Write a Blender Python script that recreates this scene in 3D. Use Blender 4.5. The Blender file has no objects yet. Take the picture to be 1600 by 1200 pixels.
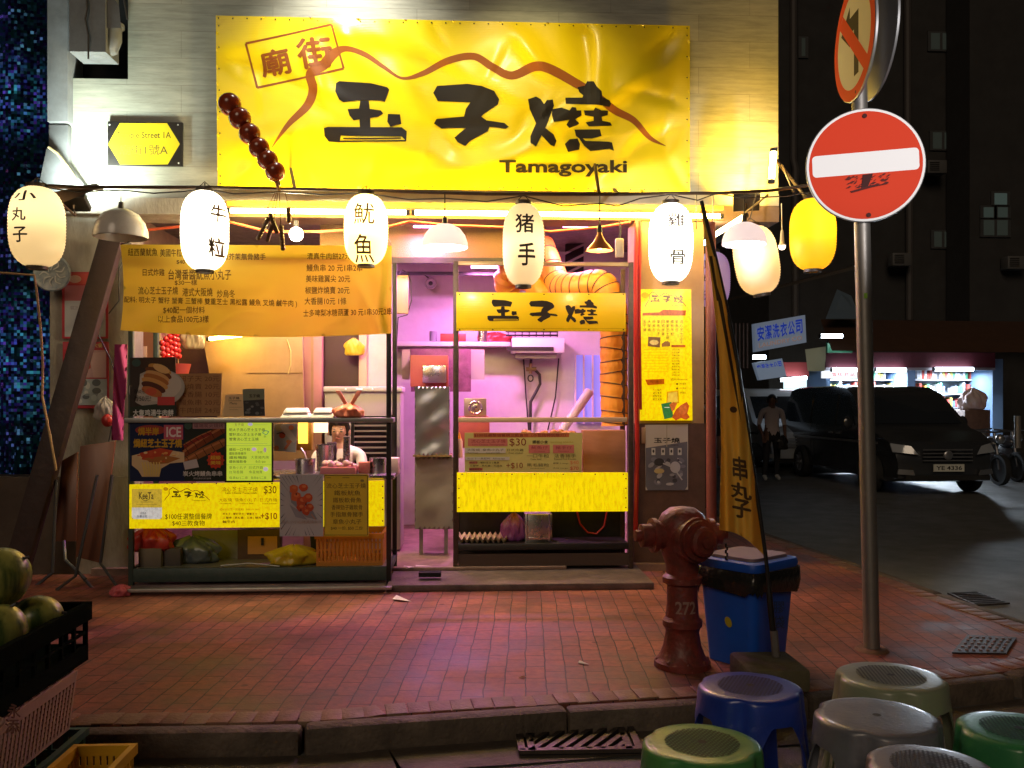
import bpy, bmesh, math, random
from mathutils import Vector, Matrix
import mathutils.geometry as mg
random.seed(7)
R = math.radians
SC = bpy.context.scene
COL = SC.collection
# ------------------------------------------------------------------ camera
FPX, HOR, YAW, CH = 1400.0, 625.0, R(2.7), 1.5      # focal length in photo pixels, horizon row, yaw, eye height
cam = bpy.data.cameras.new('camera'); camo = bpy.data.objects.new('camera', cam); COL.objects.link(camo)
cam.sensor_width = 36; cam.lens = FPX / 1600 * 36; cam.shift_y = (HOR - 600) / 1600
cam.clip_start = .05; cam.clip_end = 500
camo.location = (0, 0, CH); camo.rotation_euler = (R(90), 0, -YAW)
SC.camera = camo
# ------------------------------------------------------------------ night sky; warm sun lamp added as town glow and fill from behind
wd = bpy.data.worlds.new('World'); SC.world = wd; wd.use_nodes = True
nt = wd.node_tree; bg = nt.nodes['Background']
sky = nt.nodes.new('ShaderNodeTexSky'); sky.sky_type = 'NISHITA'; sky.sun_disc = False
sky.sun_elevation = R(24); sky.sun_rotation = R(200)
nt.links.new(sky.outputs[0], bg.inputs[0]); bg.inputs[1].default_value = .0006
sun = bpy.data.lights.new('fill_sun', 'SUN'); sun.energy = .36; sun.angle = R(25); sun.color = (1, .78, .56)
suno = bpy.data.objects.new('fill_sun', sun); COL.objects.link(suno); suno.rotation_euler = (R(62), 0, R(-20))
SC.view_settings.view_transform = 'Standard'; SC.view_settings.look = 'None'
SC.view_settings.exposure = .4; SC.view_settings.gamma = 1
SC.cycles.max_bounces = 6; SC.cycles.diffuse_bounces = 3; SC.cycles.glossy_bounces = 3; SC.cycles.transmission_bounces = 4
SC.cycles.sample_clamp_indirect = 3; SC.cycles.use_denoising = True; SC.cycles.caustics_reflective = False

# ------------------------------------------------------------------ pixel -> world on a known real plane
def ray(px, py):
    a = (px - 800) / FPX; b = (HOR - py) / FPX
    return Vector((math.sin(YAW) + a * math.cos(YAW), math.cos(YAW) - a * math.sin(YAW), b))
def W(px, py, Y):
    d = ray(px, py); t = Y / d.y; return Vector((d.x * t, Y, CH + d.z * t))
def G(px, py, z=0.0):
    d = ray(px, py); t = (z - CH) / d.z; return Vector((d.x * t, d.y * t, z))
def XX(px, Y): return W(px, HOR, Y).x
def ZZ(py, Y): return CH + (HOR - py) / FPX * Y      # height of row py at depth Y (small yaw ignored)
# ------------------------------------------------------------------ materials
MATS = {}
def mat(name, col=(.5, .5, .5), rough=.6, metal=0., col2=None, nscale=6., namt=.6, bump=0., bscale=40., emit=0., ecol=None,
        coat=0., trans=0., attr=False, spec=.5, stretch=None, alpha=1.):
    if name in MATS: return MATS[name]
    m = bpy.data.materials.new(name); m.use_nodes = True; MATS[name] = m
    t = m.node_tree; N = t.nodes; L = t.links; p = N['Principled BSDF']
    p.inputs['Base Color'].default_value = (*col, 1); p.inputs['Roughness'].default_value = rough
    p.inputs['Metallic'].default_value = metal; p.inputs['Coat Weight'].default_value = coat
    p.inputs['Coat Roughness'].default_value = .15
    p.inputs['Specular IOR Level'].default_value = spec; p.inputs['Transmission Weight'].default_value = trans
    p.inputs['Alpha'].default_value = alpha
    src = None
    tc = N.new('ShaderNodeTexCoord'); vec = tc.outputs['Object']
    if stretch:
        mp = N.new('ShaderNodeMapping'); mp.inputs['Scale'].default_value = stretch; L.new(vec, mp.inputs[0]); vec = mp.outputs[0]
    if attr:
        at = N.new('ShaderNodeAttribute'); at.attribute_name = 'Col'; src = at.outputs['Color']
        L.new(src, p.inputs['Base Color'])
    if col2 is not None:
        nz = N.new('ShaderNodeTexNoise'); nz.inputs['Scale'].default_value = nscale; nz.inputs['Detail'].default_value = 6
        nz.inputs['Roughness'].default_value = .65; L.new(vec, nz.inputs[0])
        rp = N.new('ShaderNodeMapRange'); rp.inputs[1].default_value = .5 - .22; rp.inputs[2].default_value = .5 + .22
        rp.inputs[4].default_value = namt; L.new(nz.outputs[0], rp.inputs[0])
        mx = N.new('ShaderNodeMix'); mx.data_type = 'RGBA'; mx.inputs[6].default_value = (*col, 1); mx.inputs[7].default_value = (*col2, 1)
        if attr: L.new(src, mx.inputs[6])
        L.new(rp.outputs[0], mx.inputs[0]); L.new(mx.outputs[2], p.inputs['Base Color']); src = mx.outputs[2]
        rr = N.new('ShaderNodeMapRange'); rr.inputs[3].default_value = max(.03, rough - .12); rr.inputs[4].default_value = min(1, rough + .15)
        L.new(nz.outputs[0], rr.inputs[0]); L.new(rr.outputs[0], p.inputs['Roughness'])
    if bump:
        nb = N.new('ShaderNodeTexNoise'); nb.inputs['Scale'].default_value = bscale; nb.inputs['Detail'].default_value = 4; L.new(vec, nb.inputs[0])
        bp = N.new('ShaderNodeBump'); bp.inputs['Strength'].default_value = bump; bp.inputs['Distance'].default_value = .01
        L.new(nb.outputs[0], bp.inputs['Height']); L.new(bp.outputs[0], p.inputs['Normal'])
    if emit:
        p.inputs['Emission Strength'].default_value = emit
        p.inputs['Emission Color'].default_value = (*(ecol or col), 1)
        if src is not None and ecol is None: L.new(src, p.inputs['Emission Color'])
    return m

def chips(m, col, sc, thr, stretch=(1, 1, 1)):       # sharp edged worn patches: chipped paint, scuffs
    t = m.node_tree; N = t.nodes; L = t.links; p = N['Principled BSDF']; tc = N.new('ShaderNodeTexCoord'); mp = N.new('ShaderNodeMapping'); mp.inputs['Scale'].default_value = stretch; L.new(tc.outputs['Object'], mp.inputs[0])
    n = N.new('ShaderNodeTexNoise'); n.inputs['Scale'].default_value = sc; n.inputs['Detail'].default_value = 8; n.inputs['Roughness'].default_value = .7; L.new(mp.outputs[0], n.inputs[0])
    r = N.new('ShaderNodeMapRange'); r.inputs[1].default_value = thr; r.inputs[2].default_value = thr + .025; L.new(n.outputs[0], r.inputs[0])
    x = N.new('ShaderNodeMix'); x.data_type = 'RGBA'; x.inputs[7].default_value = (*col, 1); L.new(r.outputs[0], x.inputs[0])
    k = p.inputs['Base Color']
    if k.links: L.new(k.links[0].from_socket, x.inputs[6])
    else: x.inputs[6].default_value = k.default_value
    L.new(x.outputs[2], k); return m

# ------------------------------------------------------------------ mesh builder
class MB:
    def __init__(s): s.v = []; s.f = []; s.mi = []; s.sm = []; s.c = []
    def add(s, vs, fs, mi=0, sm=False, col=(1, 1, 1)):
        o = len(s.v); s.v += [Vector(v) for v in vs]
        for f in fs:
            s.f.append([i + o for i in f]); s.mi.append(mi); s.sm.append(sm); s.c.append(col)
        return s
    def hexa(s, b, t, mi=0, col=(1, 1, 1)):          # 4 bottom + 4 top corners
        return s.add(list(b) + list(t), [(3, 2, 1, 0), (4, 5, 6, 7), (0, 1, 5, 4), (1, 2, 6, 5), (2, 3, 7, 6), (3, 0, 4, 7)], mi, False, col)
    def box(s, a, b, mi=0, M=None, col=(1, 1, 1)):
        x0, y0, z0 = a; x1, y1, z1 = b
        q = [Vector(p) for p in ((x0, y0, z0), (x1, y0, z0), (x1, y1, z0), (x0, y1, z0), (x0, y0, z1), (x1, y0, z1), (x1, y1, z1), (x0, y1, z1))]
        if M is not None: q = [M @ p for p in q]
        return s.hexa(q[:4], q[4:], mi, col)
    def pbox(s, px0, py0, px1, py1, Y, dep, mi=0, col=(1, 1, 1)):   # box whose front face spans a picture rectangle at depth Y
        a = W(px0, py1, Y); b = W(px1, py0, Y)
        return s.box((a.x, Y, min(a.z, b.z)), (b.x, Y + dep, max(a.z, b.z)), mi, None, col)
    def tube(s, path, r, n=8, mi=0, col=(1, 1, 1), caps=True):
        P = [Vector(p) for p in path]; rs = r if isinstance(r, (list, tuple)) else [r] * len(P)
        vs = []; fs = []; up = None
        for i, p in enumerate(P):
            d = (P[min(i + 1, len(P) - 1)] - P[max(i - 1, 0)]).normalized()
            if up is None: up = Vector((0, 0, 1)) if abs(d.z) < .9 else Vector((0, 1, 0))
            a = d.cross(up)
            if a.length < 1e-4: a = d.cross(Vector((1, 0, 0)))
            a.normalize(); b = a.cross(d).normalized(); up = b
            for k in range(n):
                t = 2 * math.pi * k / n; vs.append(p + (a * math.cos(t) + b * math.sin(t)) * rs[i])
        for i in range(len(P) - 1):
            for k in range(n): fs.append((i * n + k, i * n + (k + 1) % n, (i + 1) * n + (k + 1) % n, (i + 1) * n + k))
        s.add(vs, fs, mi, True, col)
        if caps: s.add(vs[:n], [tuple(range(n))[::-1]], mi, False, col); s.add(vs[-n:], [tuple(range(n))], mi, False, col)
        return s
    def lathe(s, prof, o=(0, 0, 0), M=None, n=24, mi=0, col=(1, 1, 1), sc=(1, 1)):
        M = M or Matrix.Identity(3); o = Vector(o); vs = []; fs = []
        for r, z in prof:
            for k in range(n):
                t = 2 * math.pi * k / n; vs.append(o + M @ Vector((r * math.cos(t) * sc[0], r * math.sin(t) * sc[1], z)))
        for i in range(len(prof) - 1):
            for k in range(n): fs.append((i * n + k, i * n + (k + 1) % n, (i + 1) * n + (k + 1) % n, (i + 1) * n + k))
        return s.add(vs, fs, mi, True, col)
    def ball(s, o, r, n=16, m=10, mi=0, col=(1, 1, 1), M=None):
        rr = r if isinstance(r, (tuple, list)) else (r, r, r); M = M or Matrix.Identity(3)
        vs = []; fs = []
        for i in range(m + 1):
            a = math.pi * i / m
            for k in range(n):
                t = 2 * math.pi * k / n
                vs.append(Vector(o) + M @ Vector((rr[0] * math.sin(a) * math.cos(t), rr[1] * math.sin(a) * math.sin(t), -rr[2] * math.cos(a))))
        for i in range(m):
            for k in range(n): fs.append((i * n + k, i * n + (k + 1) % n, (i + 1) * n + (k + 1) % n, (i + 1) * n + k))
        return s.add(vs, fs, mi, True, col)
    def grid(s, nu, nv, fn, mi=0, col=(1, 1, 1), sm=True):
        vs = [fn(i / nu, j / nv) for j in range(nv + 1) for i in range(nu + 1)]
        fs = [(j * (nu + 1) + i, j * (nu + 1) + i + 1, (j + 1) * (nu + 1) + i + 1, (j + 1) * (nu + 1) + i) for j in range(nv) for i in range(nu)]
        return s.add(vs, fs, mi, sm, col)
    def sheet(s, nu, nv, fn, th=(0, .004, 0), mi=0):        # a grid with a real thickness
        th = Vector(th); s.grid(nu, nv, fn, mi); s.grid(nu, nv, lambda u, v: fn(u, v) + th, mi)
        def rim(g):
            a = [g(i / 40) for i in range(41)]; vs = a + [p + th for p in a]
            s.add(vs, [(i, i + 1, 42 + i, 41 + i) for i in range(40)], mi)
        rim(lambda t: fn(t, 0)); rim(lambda t: fn(t, 1)); rim(lambda t: fn(0, t)); rim(lambda t: fn(1, t)); return s
    def prism(s, pts, dv, mi=0, col=(1, 1, 1)):             # closed outline (any plane) extruded by dv
        P = [Vector(p) for p in pts]; n = len(P); dv = Vector(dv)
        tri = mg.tessellate_polygon([P])
        s.add(P, tri, mi, False, col); s.add([p + dv for p in P], [t[::-1] for t in tri], mi, False, col)
        return s.add(P + [p + dv for p in P], [(i, (i + 1) % n, (i + 1) % n + n, i + n) for i in range(n)], mi, False, col)
    def build(s, name, mats, parent=None, bevel=0., seg=2, angle=35, recalc=True):
        mats = mats if isinstance(mats, (list, tuple)) else [mats]
        off = Vector((0, 0, 0)); q = parent
        while q is not None: off = q.location.copy() if q.parent is None else off; q = q.parent
        me = bpy.data.meshes.new(name)
        me.from_pydata([v - off for v in s.v], [], s.f)
        for m in mats: me.materials.append(m)
        if s.f:
            me.polygons.foreach_set('material_index', s.mi); me.polygons.foreach_set('use_smooth', s.sm)
            if any(c != (1, 1, 1) for c in s.c):
                ca = me.color_attributes.new('Col', 'FLOAT_COLOR', 'CORNER'); dat = []
                for p in me.polygons: dat += [*s.c[p.index], 1.] * p.loop_total
                ca.data.foreach_set('color', dat)
        bm = bmesh.new(); bm.from_mesh(me)
        if recalc or bevel:
            bmesh.ops.remove_doubles(bm, verts=bm.verts, dist=1e-5); bmesh.ops.recalc_face_normals(bm, faces=bm.faces)
        if bevel:
            es = [e for e in bm.edges if len(e.link_faces) == 2 and e.calc_face_angle(0) > R(30)]
            bmesh.ops.bevel(bm, geom=es, offset=bevel, segments=seg, affect='EDGES', profile=.5, clamp_overlap=True)
        bm.to_mesh(me); bm.free()
        me.set_sharp_from_angle(angle=R(angle))
        o = bpy.data.objects.new(name, me); COL.objects.link(o)
        if parent is not None: o.parent = parent
        return o
def tag(o, label, cat, group=None):
    o['label'] = label; o['category'] = cat
    if group: o['group'] = group
    return o
def thing(name, label, cat, loc, group=None):
    o = bpy.data.objects.new(name, None); o.empty_display_size = .1; COL.objects.link(o); o.location = loc
    return tag(o, label, cat, group)
def struct(o, kind='structure'): o['kind'] = kind; return o

# ------------------------------------------------------------------ flat prints (lettering, pictures) laid on real surfaces
_tx = {}
def text2d(s, bold=0.):
    k = (s, bold)
    if k in _tx: return _tx[k]
    cu = bpy.data.curves.new('text', 'FONT'); cu.body = s; cu.offset = bold; cu.resolution_u = 3; cu.fill_mode = 'BOTH'
    o = bpy.data.objects.new('text', cu); me = bpy.data.meshes.new_from_object(o)
    P = [(v.co.x, v.co.y) for v in me.vertices]; F = [tuple(p.vertices) for p in me.polygons]
    bpy.data.objects.remove(o); bpy.data.curves.remove(cu); bpy.data.meshes.remove(me)
    xs = [p[0] for p in P] or [0, 1]; ys = [p[1] for p in P] or [0, 1]
    x0, x1, y0, y1 = min(xs), max(xs), min(ys), max(ys)
    P = [((x - x0) / (x1 - x0 + 1e-9), (y1 - y) / (y1 - y0 + 1e-9)) for x, y in P]
    _tx[k] = (P, F); return _tx[k]
class Print:
    def __init__(s): s.v = []; s.f = []; s.c = []; s.l = []; s.k = 0
    def _add(s, P, F, c):
        o = len(s.v); s.v += P; s.f += [tuple(i + o for i in f) for f in F]; s.c += [c] * len(F); s.k += 1; s.l += [s.k] * len(F); return s
    def txt(s, t, box, c=(.02, .015, .01), bold=0.):
        asc = all(ord(ch) < 256 for ch in t); P, F = text2d(t, max(bold, 0) if asc else 0.)
        if not isinstance(box[0], tuple): x0, y0, x1, y1 = box; q = ((x0, y0), (x1, y0), (x1, y1), (x0, y1))
        else: q = box
        a, b, cc, d = q
        def mp(u, v): return tuple((a[i] * (1 - u) + b[i] * u) * (1 - v) + (d[i] * (1 - u) + cc[i] * u) * v for i in (0, 1))
        if not asc and bold > 0:                       # heavier strokes: the same glyphs again, a hair apart
            k = bold / max(1, len(t)) * .9
            for du, dv in ((k, 0), (-k, 0), (0, bold * .9), (0, -bold * .9)): s._add([mp(u + du, v + dv) for u, v in P], F, c)
        return s._add([mp(*p) for p in P], F, c)
    def poly(s, P, c):
        t = mg.tessellate_polygon([[Vector((p[0], p[1], 0)) for p in P]]); return s._add([tuple(p) for p in P], [tuple(x) for x in t], c)
    def rect(s, x0, y0, x1, y1, c): return s.poly([(x0, y0), (x1, y0), (x1, y1), (x0, y1)], c)
    def ell(s, cx, cy, rx, ry, c, n=18, rot=0., jag=0.):
        pts = []
        for k in range(n):
            t = 2 * math.pi * k / n; q = 1 + (jag * (-1) ** k if jag > 0 else (random.uniform(jag, -jag) if jag else 0))
            x, y = rx * q * math.cos(t), ry * q * math.sin(t)
            pts.append((cx + x * math.cos(rot) - y * math.sin(rot), cy + x * math.sin(rot) + y * math.cos(rot)))
        return s.poly(pts, c)
    def stroke(s, pts, c, sub=6):                       # (x, y, width) through Catmull-Rom
        Q = []
        n = len(pts)
        for i in range(n - 1):
            p0, p1, p2, p3 = pts[max(i - 1, 0)], pts[i], pts[i + 1], pts[min(i + 2, n - 1)]
            for k in range(sub):
                t = k / sub
                Q.append([.5 * (2 * p1[j] + (p2[j] - p0[j]) * t + (2 * p0[j] - 5 * p1[j] + 4 * p2[j] - p3[j]) * t * t + (3 * p1[j] - p0[j] - 3 * p2[j] + p3[j]) * t ** 3) for j in range(3)])
        Q.append(list(pts[-1])); P = []
        for i, q in enumerate(Q):
            a = Q[max(i - 1, 0)]; b = Q[min(i + 1, len(Q) - 1)]; dx, dy = b[0] - a[0], b[1] - a[1]; l = math.hypot(dx, dy) or 1
            P += [(q[0] - dy / l * q[2] / 2, q[1] + dx / l * q[2] / 2), (q[0] + dy / l * q[2] / 2, q[1] - dx / l * q[2] / 2)]
        return s._add(P, [(2 * i, 2 * i + 1, 2 * i + 3, 2 * i + 2) for i in range(len(Q) - 1)], c)
    def brush(s, box, c=(.014, .01, .008)):             # the shop's three brushed characters
        x0, y0, x1, y1 = box
        for g in BRUSH: s.poly([(x0 + (x - 505) / 455 * (x1 - x0), y0 + (y - 127) / 113 * (y1 - y0)) for x, y in g], c)
        return s
    def build(s, name, m, parent, mp, step=0.):
        bm = bmesh.new(); lay = bm.loops.layers.float_color.new('Col')
        il = bm.verts.layers.int.new('lvl')
        for f, c, l in zip(s.f, s.c, s.l):
            vs = [bm.verts.new((s.v[i][0], s.v[i][1], 0)) for i in f]
            for v in vs: v[il] = l
            try: fc = bm.faces.new(vs)
            except ValueError: continue
            for lp in fc.loops: lp[lay] = (*c, 1)
        if step:
            xs = [v[0] for v in s.v]; ys = [v[1] for v in s.v]
            for ax, lo, hi in ((0, min(xs), max(xs)), (1, min(ys), max(ys))):
                t = lo + step
                while t < hi:
                    no = (1, 0, 0) if ax == 0 else (0, 1, 0)
                    bmesh.ops.bisect_plane(bm, geom=bm.verts[:] + bm.edges[:] + bm.faces[:], plane_co=(t, 0, 0) if ax == 0 else (0, t, 0), plane_no=no, dist=1e-6)
                    t += step
        off = Vector((0, 0, 0)); q = parent
        while q is not None: off = q.location.copy() if q.parent is None else off; q = q.parent
        for fc in bm.faces:
            l = max(v[il] for v in fc.verts)
            for v in fc.verts: v[il] = l
        for v in bm.verts: v.co = mp(v.co.x, v.co.y, .0012 + .00012 * v[il]) - off
        for fc in bm.faces:
            fc.normal_update()
            if fc.normal.y > 0: fc.normal_flip()
        me = bpy.data.meshes.new(name); bm.to_mesh(me); bm.free(); me.materials.append(m)
        o = bpy.data.objects.new(name, me); COL.objects.link(o); o.parent = parent; return o
def plane_y(Y): return lambda x, y, e: W(x, y, Y - e)
def _z(z, ox, oy, k=4.): return [(ox + x / k, oy + y / k) for x, y in z]
BRUSH = [
 _z([(780,520),(800,507),(1000,520),(1100,545),(1113,560),(1085,637),(1060,630),(940,625),(825,638),(800,622),(775,570)],330,0),
 _z([(932,628),(985,628),(992,690),(995,800),(930,800),(922,690)],330,0),
 _z([(852,682),(920,678),(990,680),(1060,690),(1075,710),(1040,730),(890,752),(865,722)],330,0),
 _z([(1105,712),(1180,715),(1188,775),(1150,782),(1120,792),(1100,760)],330,0),
 _z([(705,800),(730,793),(1190,795),(1222,820),(1218,880),(1190,852),(810,848),(802,890),(735,885),(708,850)],330,0),
 _z([(825,862),(1185,858),(1185,866),(825,869)],330,0), _z([(800,879),(1218,874),(1218,882),(800,889)],330,0),
 [(677,145),(683,134),(730,131),(752,134),(772,142),(780,155),(778,163),(757,177),(752,182),(760,188),(788,192),(795,198),(790,201),(765,198),(762,205),(735,220),(727,228),(715,222),(710,215),(718,208),(728,200),(700,200),(690,201),(678,193),(682,186),(725,182),(728,170),(735,160),(690,158),(684,158)],
 _z([(380,620),(430,603),(460,620),(480,650),(500,625),(535,622),(542,660),(505,760),(488,800),(540,840),(558,880),(545,915),(520,905),(465,845),(430,915),(395,890),(395,850),(430,770),(390,680)],730,0),
 _z([(530,682),(590,672),(640,690),(655,668),(680,672),(685,690),(712,690),(715,720),(675,745),(700,770),(690,780),(640,800),(620,780),(640,748),(600,755),(540,760),(530,720)],730,0),
 _z([(690,545),(735,535),(750,508),(790,508),(810,540),(840,570),(845,605),(890,628),(900,650),(890,668),(820,655),(615,648),(613,610),(720,610),(725,595),(700,575)],730,0),
 _z([(730,690),(790,690),(800,672),(840,690),(880,692),(878,720),(840,730),(845,755),(895,765),(905,785),(760,790),(740,765),(790,755),(790,730),(735,720)],730,0),
 _z([(670,810),(830,808),(840,850),(780,865),(722,864),(740,880),(880,885),(905,890),(918,942),(890,930),(770,945),(730,910),(700,865),(680,850)],730,0),
 _z([(610,900),(640,870),(690,865),(705,900),(700,935),(630,950)],730,0)]
INK = (.014, .011, .009); RED = (.5, .03, .02)
PR = mat('print_ink', attr=True, rough=.6, spec=.2)
PRL = mat('print_backlit', attr=True, rough=.4, emit=.42)
PM = mat('print_matte', attr=True, rough=.85)
def light(name, kind, loc, power, col=(1, 1, 1), size=.1, aim=None, spot=None, blend=.5, size_y=None, spread=None):
    l = bpy.data.lights.new(name, kind); l.energy = power; l.color = col
    if kind == 'AREA':
        l.size = size
        if size_y: l.shape = 'RECTANGLE'; l.size_y = size_y
        if spread: l.spread = R(spread)
    else: l.shadow_soft_size = size
    if kind == 'SPOT': l.spot_size = R(spot); l.spot_blend = blend
    o = bpy.data.objects.new(name, l); COL.objects.link(o); o.location = loc
    if aim is not None: o.rotation_euler = (Vector(aim) - Vector(loc)).to_track_quat('-Z', 'Y').to_euler()
    return o
# ================================================================== SETTING: road, pavement, kerb
YW = 7.9                                             # plane of the shop wall
ROADZ = -.12
def noise_ground(name, c1, c2, sc, rough, bump, bs):
    return mat(name, c1, rough, col2=c2, nscale=sc, namt=.8, bump=bump, bscale=bs)
M_asph = noise_ground('asphalt', (.15, .148, .14), (.08, .08, .078), 3., .55, .5, 160)
mb = MB(); mb.add([(-60, -20, ROADZ), (60, -20, ROADZ), (60, 100, ROADZ), (-60, 100, ROADZ)], [(0, 1, 2, 3)])
struct(mb.build('road', M_asph))
front = [G(x, y) for x, y in ((-2600, 1150), (200, 1133), (650, 1114), (1100, 1087), (1300, 1077), (1480, 1062))]
corner = [G(x, y) for x, y in ((1590, 1046), (1660, 1032), (1700, 1015), (1690, 1005), (1650, 994), (1600, 976), (1500, 943), (1400, 908), (1300, 872), (1200, 838), (1120, 806), (1090, 775))]
edge = front + corner
back = [Vector((1.9, 30, 0)), Vector((-30, 30, 0))]
def brick_mat():
    m = bpy.data.materials.new('brick_paving'); m.use_nodes = True; t = m.node_tree; N = t.nodes; L = t.links; p = N['Principled BSDF']
    tc = N.new('ShaderNodeTexCoord'); mp = N.new('ShaderNodeMapping'); mp.inputs['Rotation'].default_value = (0, 0, R(90 + 3.7))
    L.new(tc.outputs['Object'], mp.inputs[0])
    wn = N.new('ShaderNodeTexNoise'); wn.inputs['Scale'].default_value = 5; L.new(mp.outputs[0], wn.inputs[0])
    va = N.new('ShaderNodeVectorMath'); va.operation = 'MULTIPLY_ADD'; va.inputs[1].default_value = (.022, .022, 0); L.new(wn.outputs['Color'], va.inputs[0]); L.new(mp.outputs[0], va.inputs[2])
    b = N.new('ShaderNodeTexBrick'); b.inputs['Scale'].default_value = 1; b.inputs['Brick Width'].default_value = .215; b.inputs['Row Height'].default_value = .109
    b.inputs['Mortar Size'].default_value = .0036; b.inputs['Mortar Smooth'].default_value = .3; b.offset = .42; b.inputs['Bias'].default_value = -.1
    b.inputs['Color1'].default_value = (.33, .104, .064, 1); b.inputs['Color2'].default_value = (.235, .078, .052, 1); b.inputs['Mortar'].default_value = (.022, .016, .014, 1)
    L.new(va.outputs[0], b.inputs[0])
    n = N.new('ShaderNodeTexNoise'); n.inputs['Scale'].default_value = 1.6; n.inputs['Detail'].default_value = 8; n.inputs['Roughness'].default_value = .7; L.new(tc.outputs['Object'], n.inputs[0])
    mr = N.new('ShaderNodeMapRange'); mr.inputs[1].default_value = .38; mr.inputs[2].default_value = .66; mr.inputs[3].default_value = .38; mr.inputs[4].default_value = 1.2; L.new(n.outputs[0], mr.inputs[0])
    mx = N.new('ShaderNodeMix'); mx.data_type = 'RGBA'; mx.blend_type = 'MULTIPLY'; mx.inputs[0].default_value = 1
    L.new(b.outputs['Color'], mx.inputs[6]); L.new(mr.outputs[0], mx.inputs[7])
    # trodden-in gum and grease spots
    vo = N.new('ShaderNodeTexVoronoi'); vo.inputs['Scale'].default_value = 4.3; L.new(tc.outputs['Object'], vo.inputs[0])
    vr = N.new('ShaderNodeMapRange'); vr.inputs[1].default_value = .06; vr.inputs[2].default_value = .10; vr.inputs[3].default_value = .3; vr.inputs[4].default_value = 1; L.new(vo.outputs['Distance'], vr.inputs[0])
    n3 = N.new('ShaderNodeTexNoise'); n3.inputs['Scale'].default_value = 22; n3.inputs['Detail'].default_value = 5; L.new(tc.outputs['Object'], n3.inputs[0])
    m3 = N.new('ShaderNodeMapRange'); m3.inputs[1].default_value = .35; m3.inputs[2].default_value = .6; m3.inputs[3].default_value = .72; m3.inputs[4].default_value = 1.05; L.new(n3.outputs[0], m3.inputs[0])
    mm = N.new('ShaderNodeMath'); mm.operation = 'MULTIPLY'; L.new(vr.outputs[0], mm.inputs[0]); L.new(m3.outputs[0], mm.inputs[1])
    my = N.new('ShaderNodeMix'); my.data_type = 'RGBA'; my.blend_type = 'MULTIPLY'; my.inputs[0].default_value = .85; L.new(mx.outputs[2], my.inputs[6]); L.new(mm.outputs[0], my.inputs[7]); L.new(my.outputs[2], p.inputs['Base Color'])
    rr = N.new('ShaderNodeMapRange'); rr.inputs[1].default_value = .35; rr.inputs[2].default_value = .7; rr.inputs[3].default_value = .42; rr.inputs[4].default_value = .75; L.new(n.outputs[0], rr.inputs[0]); L.new(rr.outputs[0], p.inputs['Roughness'])
    bp = N.new('ShaderNodeBump'); bp.inputs['Strength'].default_value = .9; bp.inputs['Distance'].default_value = .006
    n2 = N.new('ShaderNodeTexNoise'); n2.inputs['Scale'].default_value = 70; L.new(tc.outputs['Object'], n2.inputs[0])
    ma = N.new('ShaderNodeMath'); ma.operation = 'MULTIPLY_ADD'; ma.inputs[1].default_value = .25; L.new(n2.outputs[0], ma.inputs[0])
    iv = N.new('ShaderNodeMath'); iv.operation = 'SUBTRACT'; iv.inputs[0].default_value = 1; L.new(b.outputs['Fac'], iv.inputs[1]); L.new(iv.outputs[0], ma.inputs[2])
    L.new(ma.outputs[0], bp.inputs['Height']); L.new(bp.outputs[0], p.inputs['Normal']); return m
M_brick = brick_mat()
mb = MB(); poly = edge + back
mb.prism(poly, (0, 0, -.2)); struct(mb.build('pavement', M_brick))
# border course of blocks and granite kerb along the edge
def resample(P, step):
    out = [P[0].copy()]; acc = 0.
    for a, b in zip(P, P[1:]):
        l = (b - a).length; t = step - acc
        while t <= l: out.append(a + (b - a) * (t / l)); t += step
        acc = l - (t - step)
    return out
fine = []
for i in range(len(edge) - 1):
    p0, p1, p2, p3 = edge[max(i - 1, 0)], edge[i], edge[i + 1], edge[min(i + 2, len(edge) - 1)]
    for k in range(6):
        t = k / 6; fine.append(.5 * (2 * p1 + (p2 - p0) * t + (2 * p0 - 5 * p1 + 4 * p2 - p3) * t * t + (3 * p1 - p0 - 3 * p2 + p3) * t ** 3))
def strip(P, wi, wo, z0, z1, step, gap, m, name, cols, bev=0., taper=0.):
    Q = resample(P, step); mb = MB()
    for i in range(len(Q) - 1):
        a, b = Q[i], Q[i + 1]; d = (b - a).normalized(); nr = Vector((d.y, -d.x, 0)); c = random.choice(cols); j = random.uniform(-.004, .004)
        a2 = a + d * gap; b2 = b - d * gap
        mb.hexa([a2 - nr * wi + Vector((0, 0, z0)), b2 - nr * wi + Vector((0, 0, z0)), b2 + nr * wo + Vector((0, 0, z0)), a2 + nr * wo + Vector((0, 0, z0))],
                [a2 - nr * wi + Vector((0, 0, z1 + j)), b2 - nr * wi + Vector((0, 0, z1 + j)), b2 + nr * (wo - taper) + Vector((0, 0, z1 + j)), a2 + nr * (wo - taper) + Vector((0, 0, z1 + j))], 0, c)
    o = mb.build(name, m, None, bevel=bev, seg=2); struct(o); return o
M_edge = mat('edge_blocks', attr=True, rough=.55, col2=(.08, .05, .035), nscale=9, namt=.6, bump=.5, bscale=60)
M_kerb = mat('kerb_granite', (.14, .105, .075), .7, col2=(.04, .03, .024), nscale=7, namt=.9, bump=.8, bscale=45)
strip(fine, .15, -.004, -.05, .004, .105, .002, M_edge, 'pavement_border', [(.27, .12, .07), (.22, .09, .06), (.24, .14, .08), (.19, .09, .05)], .003)
strip(fine, 0., .12, -.3, .004, 1.25, .003, M_kerb, 'kerb', [(1, 1, 1)], .026, .012)
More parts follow.
